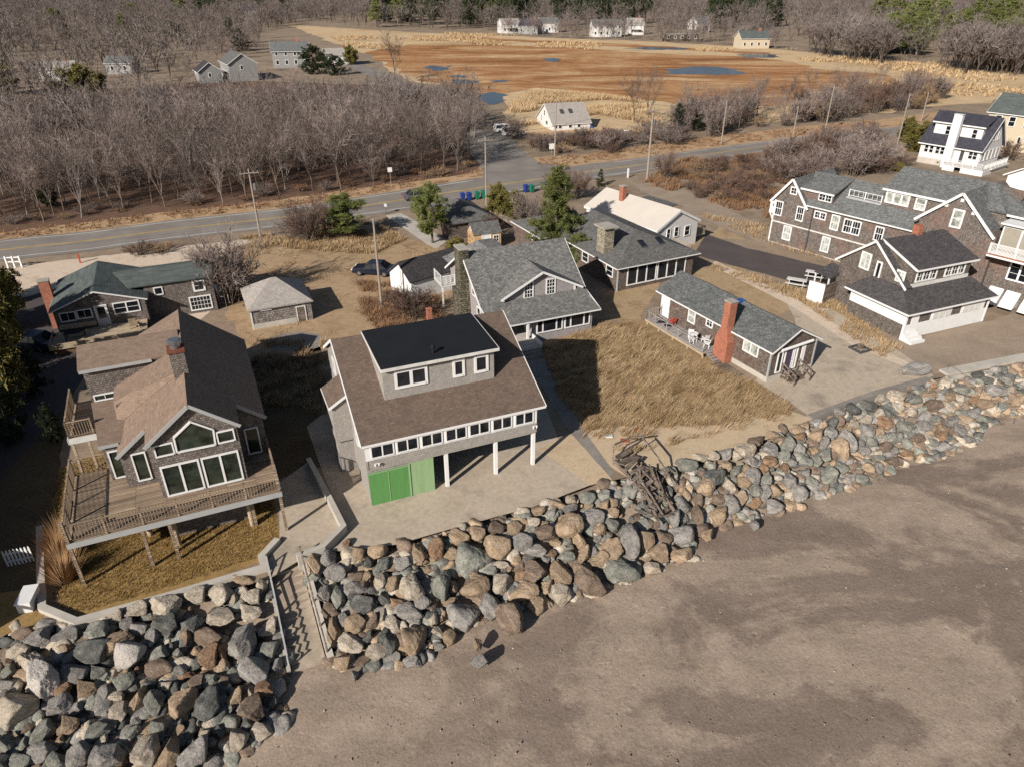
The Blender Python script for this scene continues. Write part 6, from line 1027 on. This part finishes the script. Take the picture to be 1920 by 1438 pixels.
for a in ((936, 408, 347, 54, 'd', 'tallest olive hedge bush behind the green bins'), (968, 416, 362, 54, 'd', 'middle olive hedge bush with browning top'), (855, 482, 447, 46, 'd', 'olive bush behind the fieldstone chimney'), (1700, 268, 222, 40, 'd', 'olive evergreen left of the tall white house, nearer the road'), (1722, 286, 232, 60, 'd', 'dense olive evergreen hard against the tall white house'), (1775, 312, 298, 26, 'd', 'round clipped bush left before the tall white house'), (1762, 310, 298, 22, 'd', 'round clipped bush beside the white house foundation'), (1680, 322, 305, 30, 'd', 'yellow-green bush beside the path to the white house'), (1080, 476, 455, 70, 'd', 'olive shrub at the foot of the tall full pine')): put_pine(*a, name='evergreen_bush', cat='shrub')
for k, (x, y, ty, w) in enumerate(((2, 770, 560, 130), (-70, 770, 560, 130), (-4, 690, 505, 120), (-8, 620, 482, 110), (-60, 640, 490, 130), (0, 570, 488, 80))): put_pine(x, y, ty, w, 'd', ('tall hedge tree at the left edge nearest the deck house', 'hedge tree outside the left edge, lowest', 'hedge tree at the left edge, second from the deck house', 'hedge tree at the left edge, third from the deck house', 'hedge tree outside the left edge, middle', 'hedge tree at the left edge nearest the road')[k], 'hedge_tree')
for k, (x, y, ty, w) in enumerate(((70, 745, 650, 60), (30, 830, 720, 80), (105, 830, 760, 40))): put_pine(x, y, ty, w, 'f', ('dark evergreen shading the left drive', 'dark evergreen beside the deck house at the left edge', 'dark shrub by the balcony posts')[k], 'evergreen_bush', 'shrub')
# single bare trees and shrubs
def put_bare(px, py, ty, protos, label, group=None, base=10.5, wide=1.0, name='bare_tree'):
    p = at(px, py); h = hgt(px, py, ty); t = put_tree(name, tr.choice(protos), p, h/base*wide, tr.uniform(0, 6.3), label, 'tree', group, 1/wide); return t
put_bare(432, 565, 452, ROUND[:1], 'round bare tree with dense grey twigs behind the garage', None, 5.6, .95); put_bare(1190, 232, 142, BARE, 'bare tree at the marsh edge right of the marsh cottage'); put_bare(1215, 240, 132, BARE, 'taller bare tree behind the lamp pole'); put_bare(742, 152, 68, BARE, 'bare tree beside the lane to the marsh', None, 10.5, 1.1)
put_bare(580, 458, 378, ROUND[1:], 'reddish bare tree left of the short pine at the road', None, 5.6); put_bare(1245, 338, 288, ROUND[1:], 'bare tree beside the lamp pole at the road', None, 5.6); put_bare(1050, 380, 322, ROUND[1:], 'reddish bare shrub tree left of the white cottage', None, 5.6); put_bare(1085, 372, 325, ROUND[1:], 'reddish bare shrub tree hard against the white cottage', None, 5.6); put_bare(990, 430, 372, ROUND[:1], 'grey bare shrub tree between the hedge and the tall pine', None, 5.6)
G1 = 'bare trees along the far roadside'
for k in range(34):
    x = 1280+k*12+tr.uniform(-6, 6); y = 262-(x-1280)*.13-tr.uniform(0, 38); put_bare(x, y, y-tr.uniform(36, 78), BARE, 'leafless tree in the roadside brush between the road and the marsh', G1)
for k in range(60): x = tr.uniform(1270, 1780); y = 266-(x-1280)*.125-tr.uniform(2, 32); put_shrub(x, y, tr.uniform(34, 64), tr.choice(('twig_red', 'twig', 'twig_tan', 'twig')), 'brown bare thicket shrub between the road and the marsh', 'roadside thicket shrubs', tr.uniform(.9, 1.6))
for k in range(46): x = tr.uniform(1440, 1660); y = 350-(x-1440)*.1-tr.uniform(0, 56)+(x-1440)*.0; put_shrub(x, y, tr.uniform(50, 80), tr.choice(('twig_red', 'twig_red', 'twig')), 'grey-brown bare shrub in the thicket behind the long house', 'thicket behind the long house', tr.uniform(.75, 1.15))
for k in range(44): x = tr.uniform(1290, 1470); y = tr.uniform(312, 392)-(x-1290)*.06; put_shrub(x, y, tr.uniform(30, 60), tr.choice(('twig_red', 'twig_tan', 'litter', 'twig_red')), 'low reddish shrub on the lot between the road and the gravel drive', 'low shrubs on the roadside lot', tr.uniform(.5, 1.0))
for k in range(26): x = tr.uniform(1000, 1165); y = tr.uniform(262, 288); put_shrub(x, y, tr.uniform(36, 62), tr.choice(('twig_red', 'twig_tan', 'twig')), 'rusty bare shrub in front of the marsh cottage', 'shrubs before the marsh cottage', tr.uniform(.7, 1.0))
for k in range(18): x = tr.uniform(1140, 1290); y = tr.uniform(255, 272); put_shrub(x, y, tr.uniform(36, 60), tr.choice(('twig_tan', 'twig')), 'grey bare shrub right of the marsh cottage', 'shrubs right of the marsh cottage', tr.uniform(.5, .9))
for x, y, w, k, h, l in ((915, 452, 66, 'twig_red', 1.3, 'reddish shrub between the garden shed and the pine'), (895, 462, 46, 'twig_red', 1.2, 'small reddish shrub beside the garden shed'), (430, 566, 118, 'twig', 1.35, 'large round grey-brown bush behind the garage'), (446, 556, 96, 'twig_red', 1.3, 'reddish bush half behind the garage bush'), (772, 592, 120, 'twig_red', .8, 'broad reddish weeds before the white shed door'), (728, 566, 80, 'twig_tan', .6, 'tan weeds behind the bare service pole'), (625, 440, 90, 'twig_red', 1.0, 'reddish brush under the short pine'), (560, 448, 80, 'twig', .8, 'grey brush at the road edge left of the short pine'), (755, 580, 70, 'twig_red', .9, 'reddish weeds in front of the white shed'), (785, 596, 60, 'twig_red', .9, 'reddish weeds left of the brick pillar'), (740, 596, 60, 'litter', .7, 'dry bush at the foot of the bare pole'), (265, 478, 70, 'twig_red', .6, 'left half of the brown bramble island on the gravel lot'), (305, 474, 64, 'twig_tan', .6, 'right half of the brown bramble island on the gravel lot'), (560, 440, 60, 'twig_red', .9, 'dry reddish shrub at the road edge'), (470, 690, 60, 'litter', .7, 'dry bush beside the tan-roofed wing'), (520, 690, 60, 'twig_tan', .5, 'dry weeds behind the slab'), (560, 678, 56, 'twig_tan', .5, 'dry weeds left of the brown-roofed house'), (965, 262, 56, 'twig', 1.0, 'grey bush behind the white wagons'), (1005, 275, 50, 'twig_red', .8, 'dark bush at the side road corner'), (1890, 300, 60, 'twig_red', 1.0, 'bare shrub between the white house and the brown roof'), (1650, 300, 60, 'twig', 1.0, 'low grey shrub left of the white house path'), (1690, 312, 50, 'twig_red', .7, 'low brown shrub before the white house')): put_shrub(x, y, w, k, l, None, h)
# pampas-like plume grass by the deck corner
def blades(name, pts, mat, hmin, hmax, w, lean, label, cat, spread=.25, n=6, kind='stuff'):
    R = np.random.RandomState(3); P = np.repeat(np.array(pts, np.float32), n, 0); m = len(P); a = R.uniform(0, 6.283, m); h = R.uniform(hmin, hmax, m); off = np.stack([np.cos(a), np.sin(a)], 1)*R.uniform(0, spread, m)[:, None]
    b = P.copy(); b[:, :2] += off*.6; tip = b.copy(); tip[:, :2] += off*1.6+np.array(lean)*h[:, None]*R.uniform(.4, 1.2, m)[:, None]; tip[:, 2] += h; s = np.stack([-np.sin(a), np.cos(a), np.zeros(m)], 1)*w*R.uniform(.6, 1.3, m)[:, None]
    V = np.stack([b-s, b+s, tip], 1).reshape(-1, 3); o = link(name, np_mesh(name, V, np.arange(len(V)).reshape(-1, 3), mat, 3)); return tag(o, label, cat, kind=kind)
def fill(px, n, z=0, keep=None, sc_=.25):
    poly = [(p.x, p.y) for p in (at(x, y) for x, y in px)]; xs = [p[0] for p in poly]; ys = [p[1] for p in poly]; R = np.random.RandomState(len(px)*7+n); X = R.uniform(min(xs), max(xs), n); Y = R.uniform(min(ys), max(ys), n); ok = np_inside(X, Y, poly); out = []
    for x, y in zip(X[ok], Y[ok]):
        if keep is None or noise.noise(Vector((x*sc_, y*sc_, 7))) > keep: out.append((x, y, z))
    return out
for k, (x, y, h) in enumerate(((122, 1088, 1.9), (116, 1050, 2.0), (120, 1020, 1.7))):
    p = at(x, y); blades('plume_grass', [(p.x, p.y, 0)]*60, 'plume', h*.6, h, .02, (.05, .1), ('tall tan plume grass left of the deck corner post', 'tan plume grass clump under the deck railing', 'tan plume grass clump farthest along the deck side')[k], 'grass', .75, 9, None)
DUNE = [(1015, 655), (1120, 612), (1180, 608), (1300, 684), (1435, 738), (1485, 772), (1400, 788), (1300, 800), (1150, 802), (1100, 806), (1045, 740)]
blades('dune_grass', [p for p in fill(DUNE, 34000, 0, -.02, 1.3) if noise.noise(Vector((p[0]*.28, p[1]*.28, 1))) > -.55], 'dunegrass', .12, .48, .014, (1.05, .3), 'windswept tan dune grass between the walkway and the cottage', 'grass', .3, 7)
blades('dune_grass_edge', fill([(1090, 785), (1500, 755), (1460, 800), (1300, 830), (1180, 850), (1090, 830)], 2600, 0, .12, .9), 'dunegrass', .2, .6, .02, (.6, .2), 'thin dune grass tufts straggling onto the sand', 'grass', .3, 6)
blades('dune_tussocks', fill(DUNE, 2000, 0, .05, .4), 'dunegrass', .3, .65, .022, (.7, .2), 'taller tan tussocks standing in the dune grass', 'grass', .35, 16)
blades('lawn_grass', fill([(100, 1140), (84, 1000), (110, 880), (300, 800), (500, 850), (522, 1003), (490, 1042), (300, 1106), (145, 1150)], 26000), 'lawngrass', .05, .14, .018, (.05, .05), 'short dry lawn grass under and before the deck', 'grass', .1, 4)
blades('dry_weeds', fill([(470, 640), (610, 640), (615, 780), (480, 760)], 2600, 0, -.05, .6), 'dunegrass', .2, .6, .025, (.2, .1), 'dry weeds between the deck house and the brown-roofed house', 'grass', .3, 6)+0 if 0 else blades('dry_weeds', fill([(470, 640), (610, 640), (615, 780), (480, 760)], 2600, 0, -.05, .6), 'dunegrass', .2, .6, .025, (.2, .1), 'dry weeds between the deck house and the brown-roofed house', 'grass', .3, 6)
blades('road_grass', fill([(450, 448), (560, 432), (700, 418), (760, 450), (700, 478), (560, 470), (470, 466)], 5200, 0, -.15, .3), 'dunegrass', .2, .6, .035, (.1, .05), 'dry tan grass between the road and the dirt lot', 'grass', .4, 6)
blades('pole_weeds', fill([(670, 530), (830, 540), (830, 620), (720, 630), (680, 590)], 3200, 0, -.15, .4), 'litter', .25, .7, .03, (.1, .05), 'rusty dry weeds around the bare service pole', 'grass', .4, 6)
blades('yard_weeds', fill([(1335, 498), (1450, 528), (1570, 568), (1690, 655), (1650, 672), (1500, 566), (1330, 505)], 4200, 0, -.15, .5), 'dunegrass', .2, .5, .028, (.2, .1), 'tan grass strip between the dark drive and the cottage', 'grass', .3, 6)
blades('lot_weeds', fill([(1280, 300), (1440, 290), (1480, 340), (1450, 420), (1300, 370), (1200, 345)], 7000, 0, -.1, .2), 'litter', .3, .9, .05, (.1, .1), 'dry reddish undergrowth on the roadside lot', 'grass', .4, 6)
blades('bank_grass', fill([(1440, 425), (1560, 480), (1640, 520), (1600, 505), (1450, 462), (1300, 400)], 2600, 0, -.2, .5), 'dunegrass', .2, .6, .03, (.1, .1), 'tan grass strip along the long house wall', 'grass', .3, 6)
blades('verge_grass', fill([(-60, 470), (0, 451), (320, 412), (530, 389), (700, 364), (900, 331), (905, 318), (700, 350), (530, 375), (320, 398), (0, 436), (-60, 445)], 9000, 0, -.2, .2), 'litter', .15, .45, .05, (.05, .05), 'rusty leaf litter and grass along the wood edge', 'grass', .4, 5)
blades('verge_grass_east', fill([(1010, 312), (1100, 306), (1300, 280), (1500, 255), (1640, 240), (1640, 228), (1500, 240), (1300, 262), (1100, 290), (1000, 298)], 6000, 0, -.2, .2), 'litter', .2, .6, .06, (.05, .05), 'rusty grass verge between the road and the brush', 'grass', .4, 5)
blades('yard_tufts', fill([(380, 470), (700, 430), (830, 470), (830, 600), (620, 650), (440, 640)], 5000, 0, .12, .25), 'dunegrass', .08, .25, .03, (.1, .1), 'thin dry grass on the dirt yard', 'grass', .3, 4)
REED = [[(620, 72), (760, 60), (1000, 68), (1250, 78), (1500, 94), (1700, 118), (1950, 124), (1950, 175), (1750, 190), (1560, 200), (1600, 160), (1500, 120), (1380, 106), (1200, 100), (1000, 88), (760, 86), (690, 100)], [(955, 200), (1000, 172), (1120, 180), (1200, 192), (1250, 240), (1120, 215), (1000, 235), (965, 240)]]
for k, pl in enumerate(REED): blades(('reed_bed', 'reed_bed_near')[k], fill(pl, (22000, 8000)[k], 0, (.1, -.1)[k], (.025, .06)[k]), 'reedgrass', .4, 1.2, (.2, .09)[k], (.12, .05), ('pale reeds ringing the rusty salt marsh', 'pale reeds behind the marsh cottage')[k], 'reeds', 1.2, 5)
# the roadside wood: the nearest trees one by one, the depth of it and the far woods as masses
W1 = [(-120, 452), (0, 428), (320, 394), (530, 373), (700, 350), (850, 326), (893, 298), (885, 250), (880, 222), (820, 206), (700, 200), (600, 205), (500, 210), (350, 214), (200, 222), (0, 232), (-120, 240)]
poly = [(p.x, p.y) for p in (at(x, y) for x, y in W1)]; xs = [p[0] for p in poly]; ys = [p[1] for p in poly]; R = np.random.RandomState(4); cand = []
X = R.uniform(min(xs), max(xs), 9000); Y = R.uniform(min(ys), max(ys), 9000); ok = np_inside(X, Y, poly); kd = {}
for x, y in zip(X[ok], Y[ok]):
    c = (int(x//2.6), int(y//2.6))
    if noise.noise(Vector((x*.09, y*.09, 3))) < -.2 or any(math.hypot(x-a, y-b) < 2.55 for i in (-1, 0, 1) for j in (-1, 0, 1) for a, b in kd.get((c[0]+i, c[1]+j), ())): continue
    kd.setdefault(c, []).append((x, y)); cand.append((x, y))
cand.sort(key=lambda p: math.hypot(*p)); NEAR_N = 225
print('wood', len(cand))
for i, (x, y) in enumerate(cand[:NEAR_N]):
    px = 960+CF*x/(y*_c+CH*_s); s_ = tr.choice((.42, .55, .66, .74, .82, .9, 1.02))*tr.uniform(.88, 1.1); lab = ('grey leafless tree in the roadside wood, ' + ('far left' if px < 220 else 'behind the transformer pole' if px < 520 else 'above the short pine' if px < 720 else 'at its right end by the side road'))
    o = put_tree('bare_tree', tr.choice(BARE), (x, y, 0), s_, tr.uniform(0, 6.3), lab, 'tree', 'leafless trees of the roadside wood', tr.uniform(.9, 1.15)); o.rotation_euler = (rad(tr.uniform(-7, 7)), rad(tr.uniform(-7, 7)), tr.uniform(0, 6.3))
for k in range(24):
    x = tr.uniform(0, 880); y = 428-(x*.108 if x < 530 else 57+(x-530)*.13)-tr.uniform(2, 14); put_shrub(x, y, tr.uniform(24, 44), tr.choice(('twig', 'twig_tan', 'litter')), 'low brown undergrowth shrub at the edge of the roadside wood', 'undergrowth of the roadside wood', tr.uniform(.6, 1.0))
def far_variant(seed, h, detail):
    s, t = gen_tree(seed, h, .8, .16, *detail, fork=.22, tw=.075, up=.6, tl=1.5); V = []; 
    for p, q, r0, r1 in s:
        if r0 < .03: r0, r1 = .03, .02
        a = (q-p).cross(Vector((0, -1, .3))).normalized(); r0 = max(r0, .05); V += [p-a*r0, p+a*r0, q+a*r1]; V += [p-a*r0, q+a*r1, q-a*r1]
    T = [c for tt in t for c in tt]; return np.array([v[:] for v in V], np.float32), np.array([v[:] for v in T], np.float32)
MID = [far_variant(300+i, 10, (5, 5, 4, 3)) for i in range(4)]; LOW = [far_variant(320+i, 10, (6, 4, 3, 2)) for i in range(4)]
def wood_mass(name, pts, var, label, h0, h1, wide=1.0, mats=('bark', 'twig_far')):
    Va, Vb = [], []; R = np.random.RandomState(8)
    for x, y in pts:
        v, t = var[R.randint(len(var))]; a = R.uniform(0, 6.283); c, s_ = math.cos(a), math.sin(a); h = R.uniform(h0, h1)/10; M = np.array([[c*h*wide, s_*h*wide, 0], [-s_*h*wide, c*h*wide, 0], [0, 0, h]], np.float32); o = np.array([x, y, 0], np.float32); Va.append(v@M+o); Vb.append(t@M+o)
    A, B_ = np.concatenate(Va), np.concatenate(Vb); V = np.concatenate([A, B_]); me = np_mesh(name, V, np.arange(len(V)).reshape(-1, 3), list(mats), 3); me.polygons.foreach_set('material_index', np.concatenate([np.zeros(len(A)//3, np.int32), np.ones(len(B_)//3, np.int32)])); return tag(link(name, me), label, 'wood', kind='stuff')
half = NEAR_N+(len(cand)-NEAR_N)*45//100; wood_mass('wood_depth', cand[NEAR_N:half], MID, 'grey mass of bare trees filling the wood behind its front rows', 4.5, 9.5); wood_mass('wood_back', cand[half:], MID, 'lower bare trees at the back of the roadside wood', 3, 8)
ug = [(x+tr.uniform(-3, 3), y+tr.uniform(-1, 5)) for x, y in cand[60:420]]; wood_mass('undergrowth', ug, LOW, 'dark brown undergrowth under the bare trees by the road', 1.2, 3.2, 1.9)
ugl = None
HOUSES = [(at(f[0], f[1]), f[2]) for f in FARH]
def scatter_far(px, n, seed, clear=1.0, mind=0):
    poly = [(p.x, p.y) for p in (at(x, y) for x, y in px)]; xs = [p[0] for p in poly]; ys = [p[1] for p in poly]; R = np.random.RandomState(seed); out = []
    while len(out) < n:
        X = R.uniform(min(xs), max(xs), n*2); Y = R.uniform(min(ys), max(ys), n*2); ok = np_inside(X, Y, poly)
        for x, y in zip(X[ok], Y[ok]):
            bad = False
            for q, w in HOUSES:
                dx, dy = x-q.x, y-q.y
                if dy > -34*clear and dy < 14 and abs(dx) < w*.62: bad = True; break
            if not bad: out.append((x, y))
    return out[:n]
wood_mass('left_wood', scatter_far([(-200, 238), (0, 226), (190, 208), (335, 186), (350, 150), (370, 128), (480, 100), (500, 62), (560, 44), (640, 30), (640, -8), (-200, -8)], 5200, 1, .35), LOW, 'purple-grey bare wood stretching away at upper left', 6, 13, 1.25)
wood_mass('left_undergrowth', scatter_far([(-200, 238), (0, 226), (190, 208), (335, 186), (350, 150), (370, 128), (480, 100), (500, 62), (560, 44), (640, 30), (640, 5), (-200, 5)], 2600, 12, .3), LOW, 'grey-brown scrub under the bare wood at upper left', 2, 4.5, 2.2)
wood_mass('far_wood', scatter_far([(560, 40), (640, 50), (760, 57), (900, 58), (1250, 72), (1480, 84), (1560, 96), (1660, 112), (1960, 118), (1960, -10), (560, -10)], 5600, 2, .08), LOW, 'grey bare wood lining the far side of the marsh', 7, 15, 1.3)
wood_mass('east_copse', scatter_far([(1500, 96), (1640, 108), (1660, 122), (1560, 112)], 60, 6, 0)+scatter_far([(1760, 122), (1960, 128), (1960, 145), (1790, 140)], 90, 7, 0), MID, 'grey copse in front of the shingled house at upper right', 9, 14, 1.1)
wood_mass('marsh_edge_trees', scatter_far([(925, 60), (1340, 78), (1480, 92), (1480, 97), (1340, 86), (925, 69)], 70, 21, 0), MID, 'thin bare trees before the far houses at the marsh edge', 5, 11, 1.0)
# far evergreens, one by one where they stand out
FE = 'dark evergreens of the far wood'
for k in range(95):
    x = tr.choice((tr.uniform(700, 780), tr.uniform(790, 960), tr.uniform(1040, 1190), tr.uniform(1340, 1460), tr.uniform(870, 1000))); y = tr.uniform(10, 52); put_pine(x, y, y-tr.uniform(44, 70), tr.uniform(28, 52), tr.choice('ggce'), 'dark pine rising in the bare wood beyond the marsh', 'pine_tree', 'tree', FE)
for k in range(44):
    x = tr.choice((tr.uniform(690, 1010), tr.uniform(1040, 1210), tr.uniform(1330, 1480))); y = tr.uniform(36, 56); put_pine(x, y, y-tr.uniform(54, 80), tr.uniform(24, 40), tr.choice('ggc'), 'dark pine standing at the front of the wood beyond the marsh', 'pine_tree', 'tree', 'dark pines fronting the far wood')
for k in range(14):
    x = tr.uniform(0, 620); y = tr.uniform(10, 90); put_pine(x, y, y-tr.uniform(36, 56), tr.uniform(26, 50), tr.choice('geg'), 'scattered dark pine in the bare wood at upper left', 'pine_tree', 'tree', 'scattered pines of the left wood')
for k in range(56):
    x = tr.uniform(1640, 1930); y = tr.uniform(48, 104)+(x-1640)*.03; put_pine(x, y, y-tr.uniform(44, 70), tr.uniform(44, 76), tr.choice('eeb'), 'green pine of the grove at upper right', 'pine_tree', 'tree', 'pine grove at upper right')
# ================================================================ LIGHT, CAMERA
AZ, EL = 54.5, 29.5                                     # the direction the shadows fall, the sun's height
w = bpy.data.worlds.new('World'); sc.world = w; w.use_nodes = True; nt = w.node_tree
sk = nt.nodes.new('ShaderNodeTexSky'); sk.sky_type = 'NISHITA'; sk.sun_disc = False; sk.sun_elevation = rad(EL); sk.sun_rotation = rad(90-(AZ+180)); sk.air_density = 1.0; sk.dust_density = 1.0; sk.ozone_density = 1.0
bg = nt.nodes['Background']; bg.inputs['Strength'].default_value = .05; nt.links.new(sk.outputs[0], bg.inputs['Color'])
sd = bpy.data.lights.new('sun', 'SUN'); sd.energy = 5.0; sd.angle = rad(.5); sd.color = (1, .94, .85); so = bpy.data.objects.new('sun', sd); COL.objects.link(so)
d = Vector((math.cos(rad(AZ))*math.cos(rad(EL)), math.sin(rad(AZ))*math.cos(rad(EL)), -math.sin(rad(EL)))); so.rotation_euler = d.to_track_quat('-Z', 'Y').to_euler(); so.location = (-40, -40, 60)
cd = bpy.data.cameras.new('camera'); co = bpy.data.objects.new('camera', cd); COL.objects.link(co); co.location = (0, 0, CH); co.rotation_euler = (PI/2-CT, 0, 0)
cd.sensor_width = 36; cd.sensor_fit = 'HORIZONTAL'; cd.lens = 36*CF/1920; cd.clip_end = 6000; cd.clip_start = .5; sc.camera = co
vs = sc.view_settings; vs.view_transform = 'Standard'; vs.look = 'None'; vs.exposure = .32; vs.gamma = 1
sc.cycles.use_adaptive_sampling = True; sc.cycles.max_bounces = 5; sc.cycles.diffuse_bounces = 1; sc.cycles.glossy_bounces = 2; sc.cycles.use_denoising = False
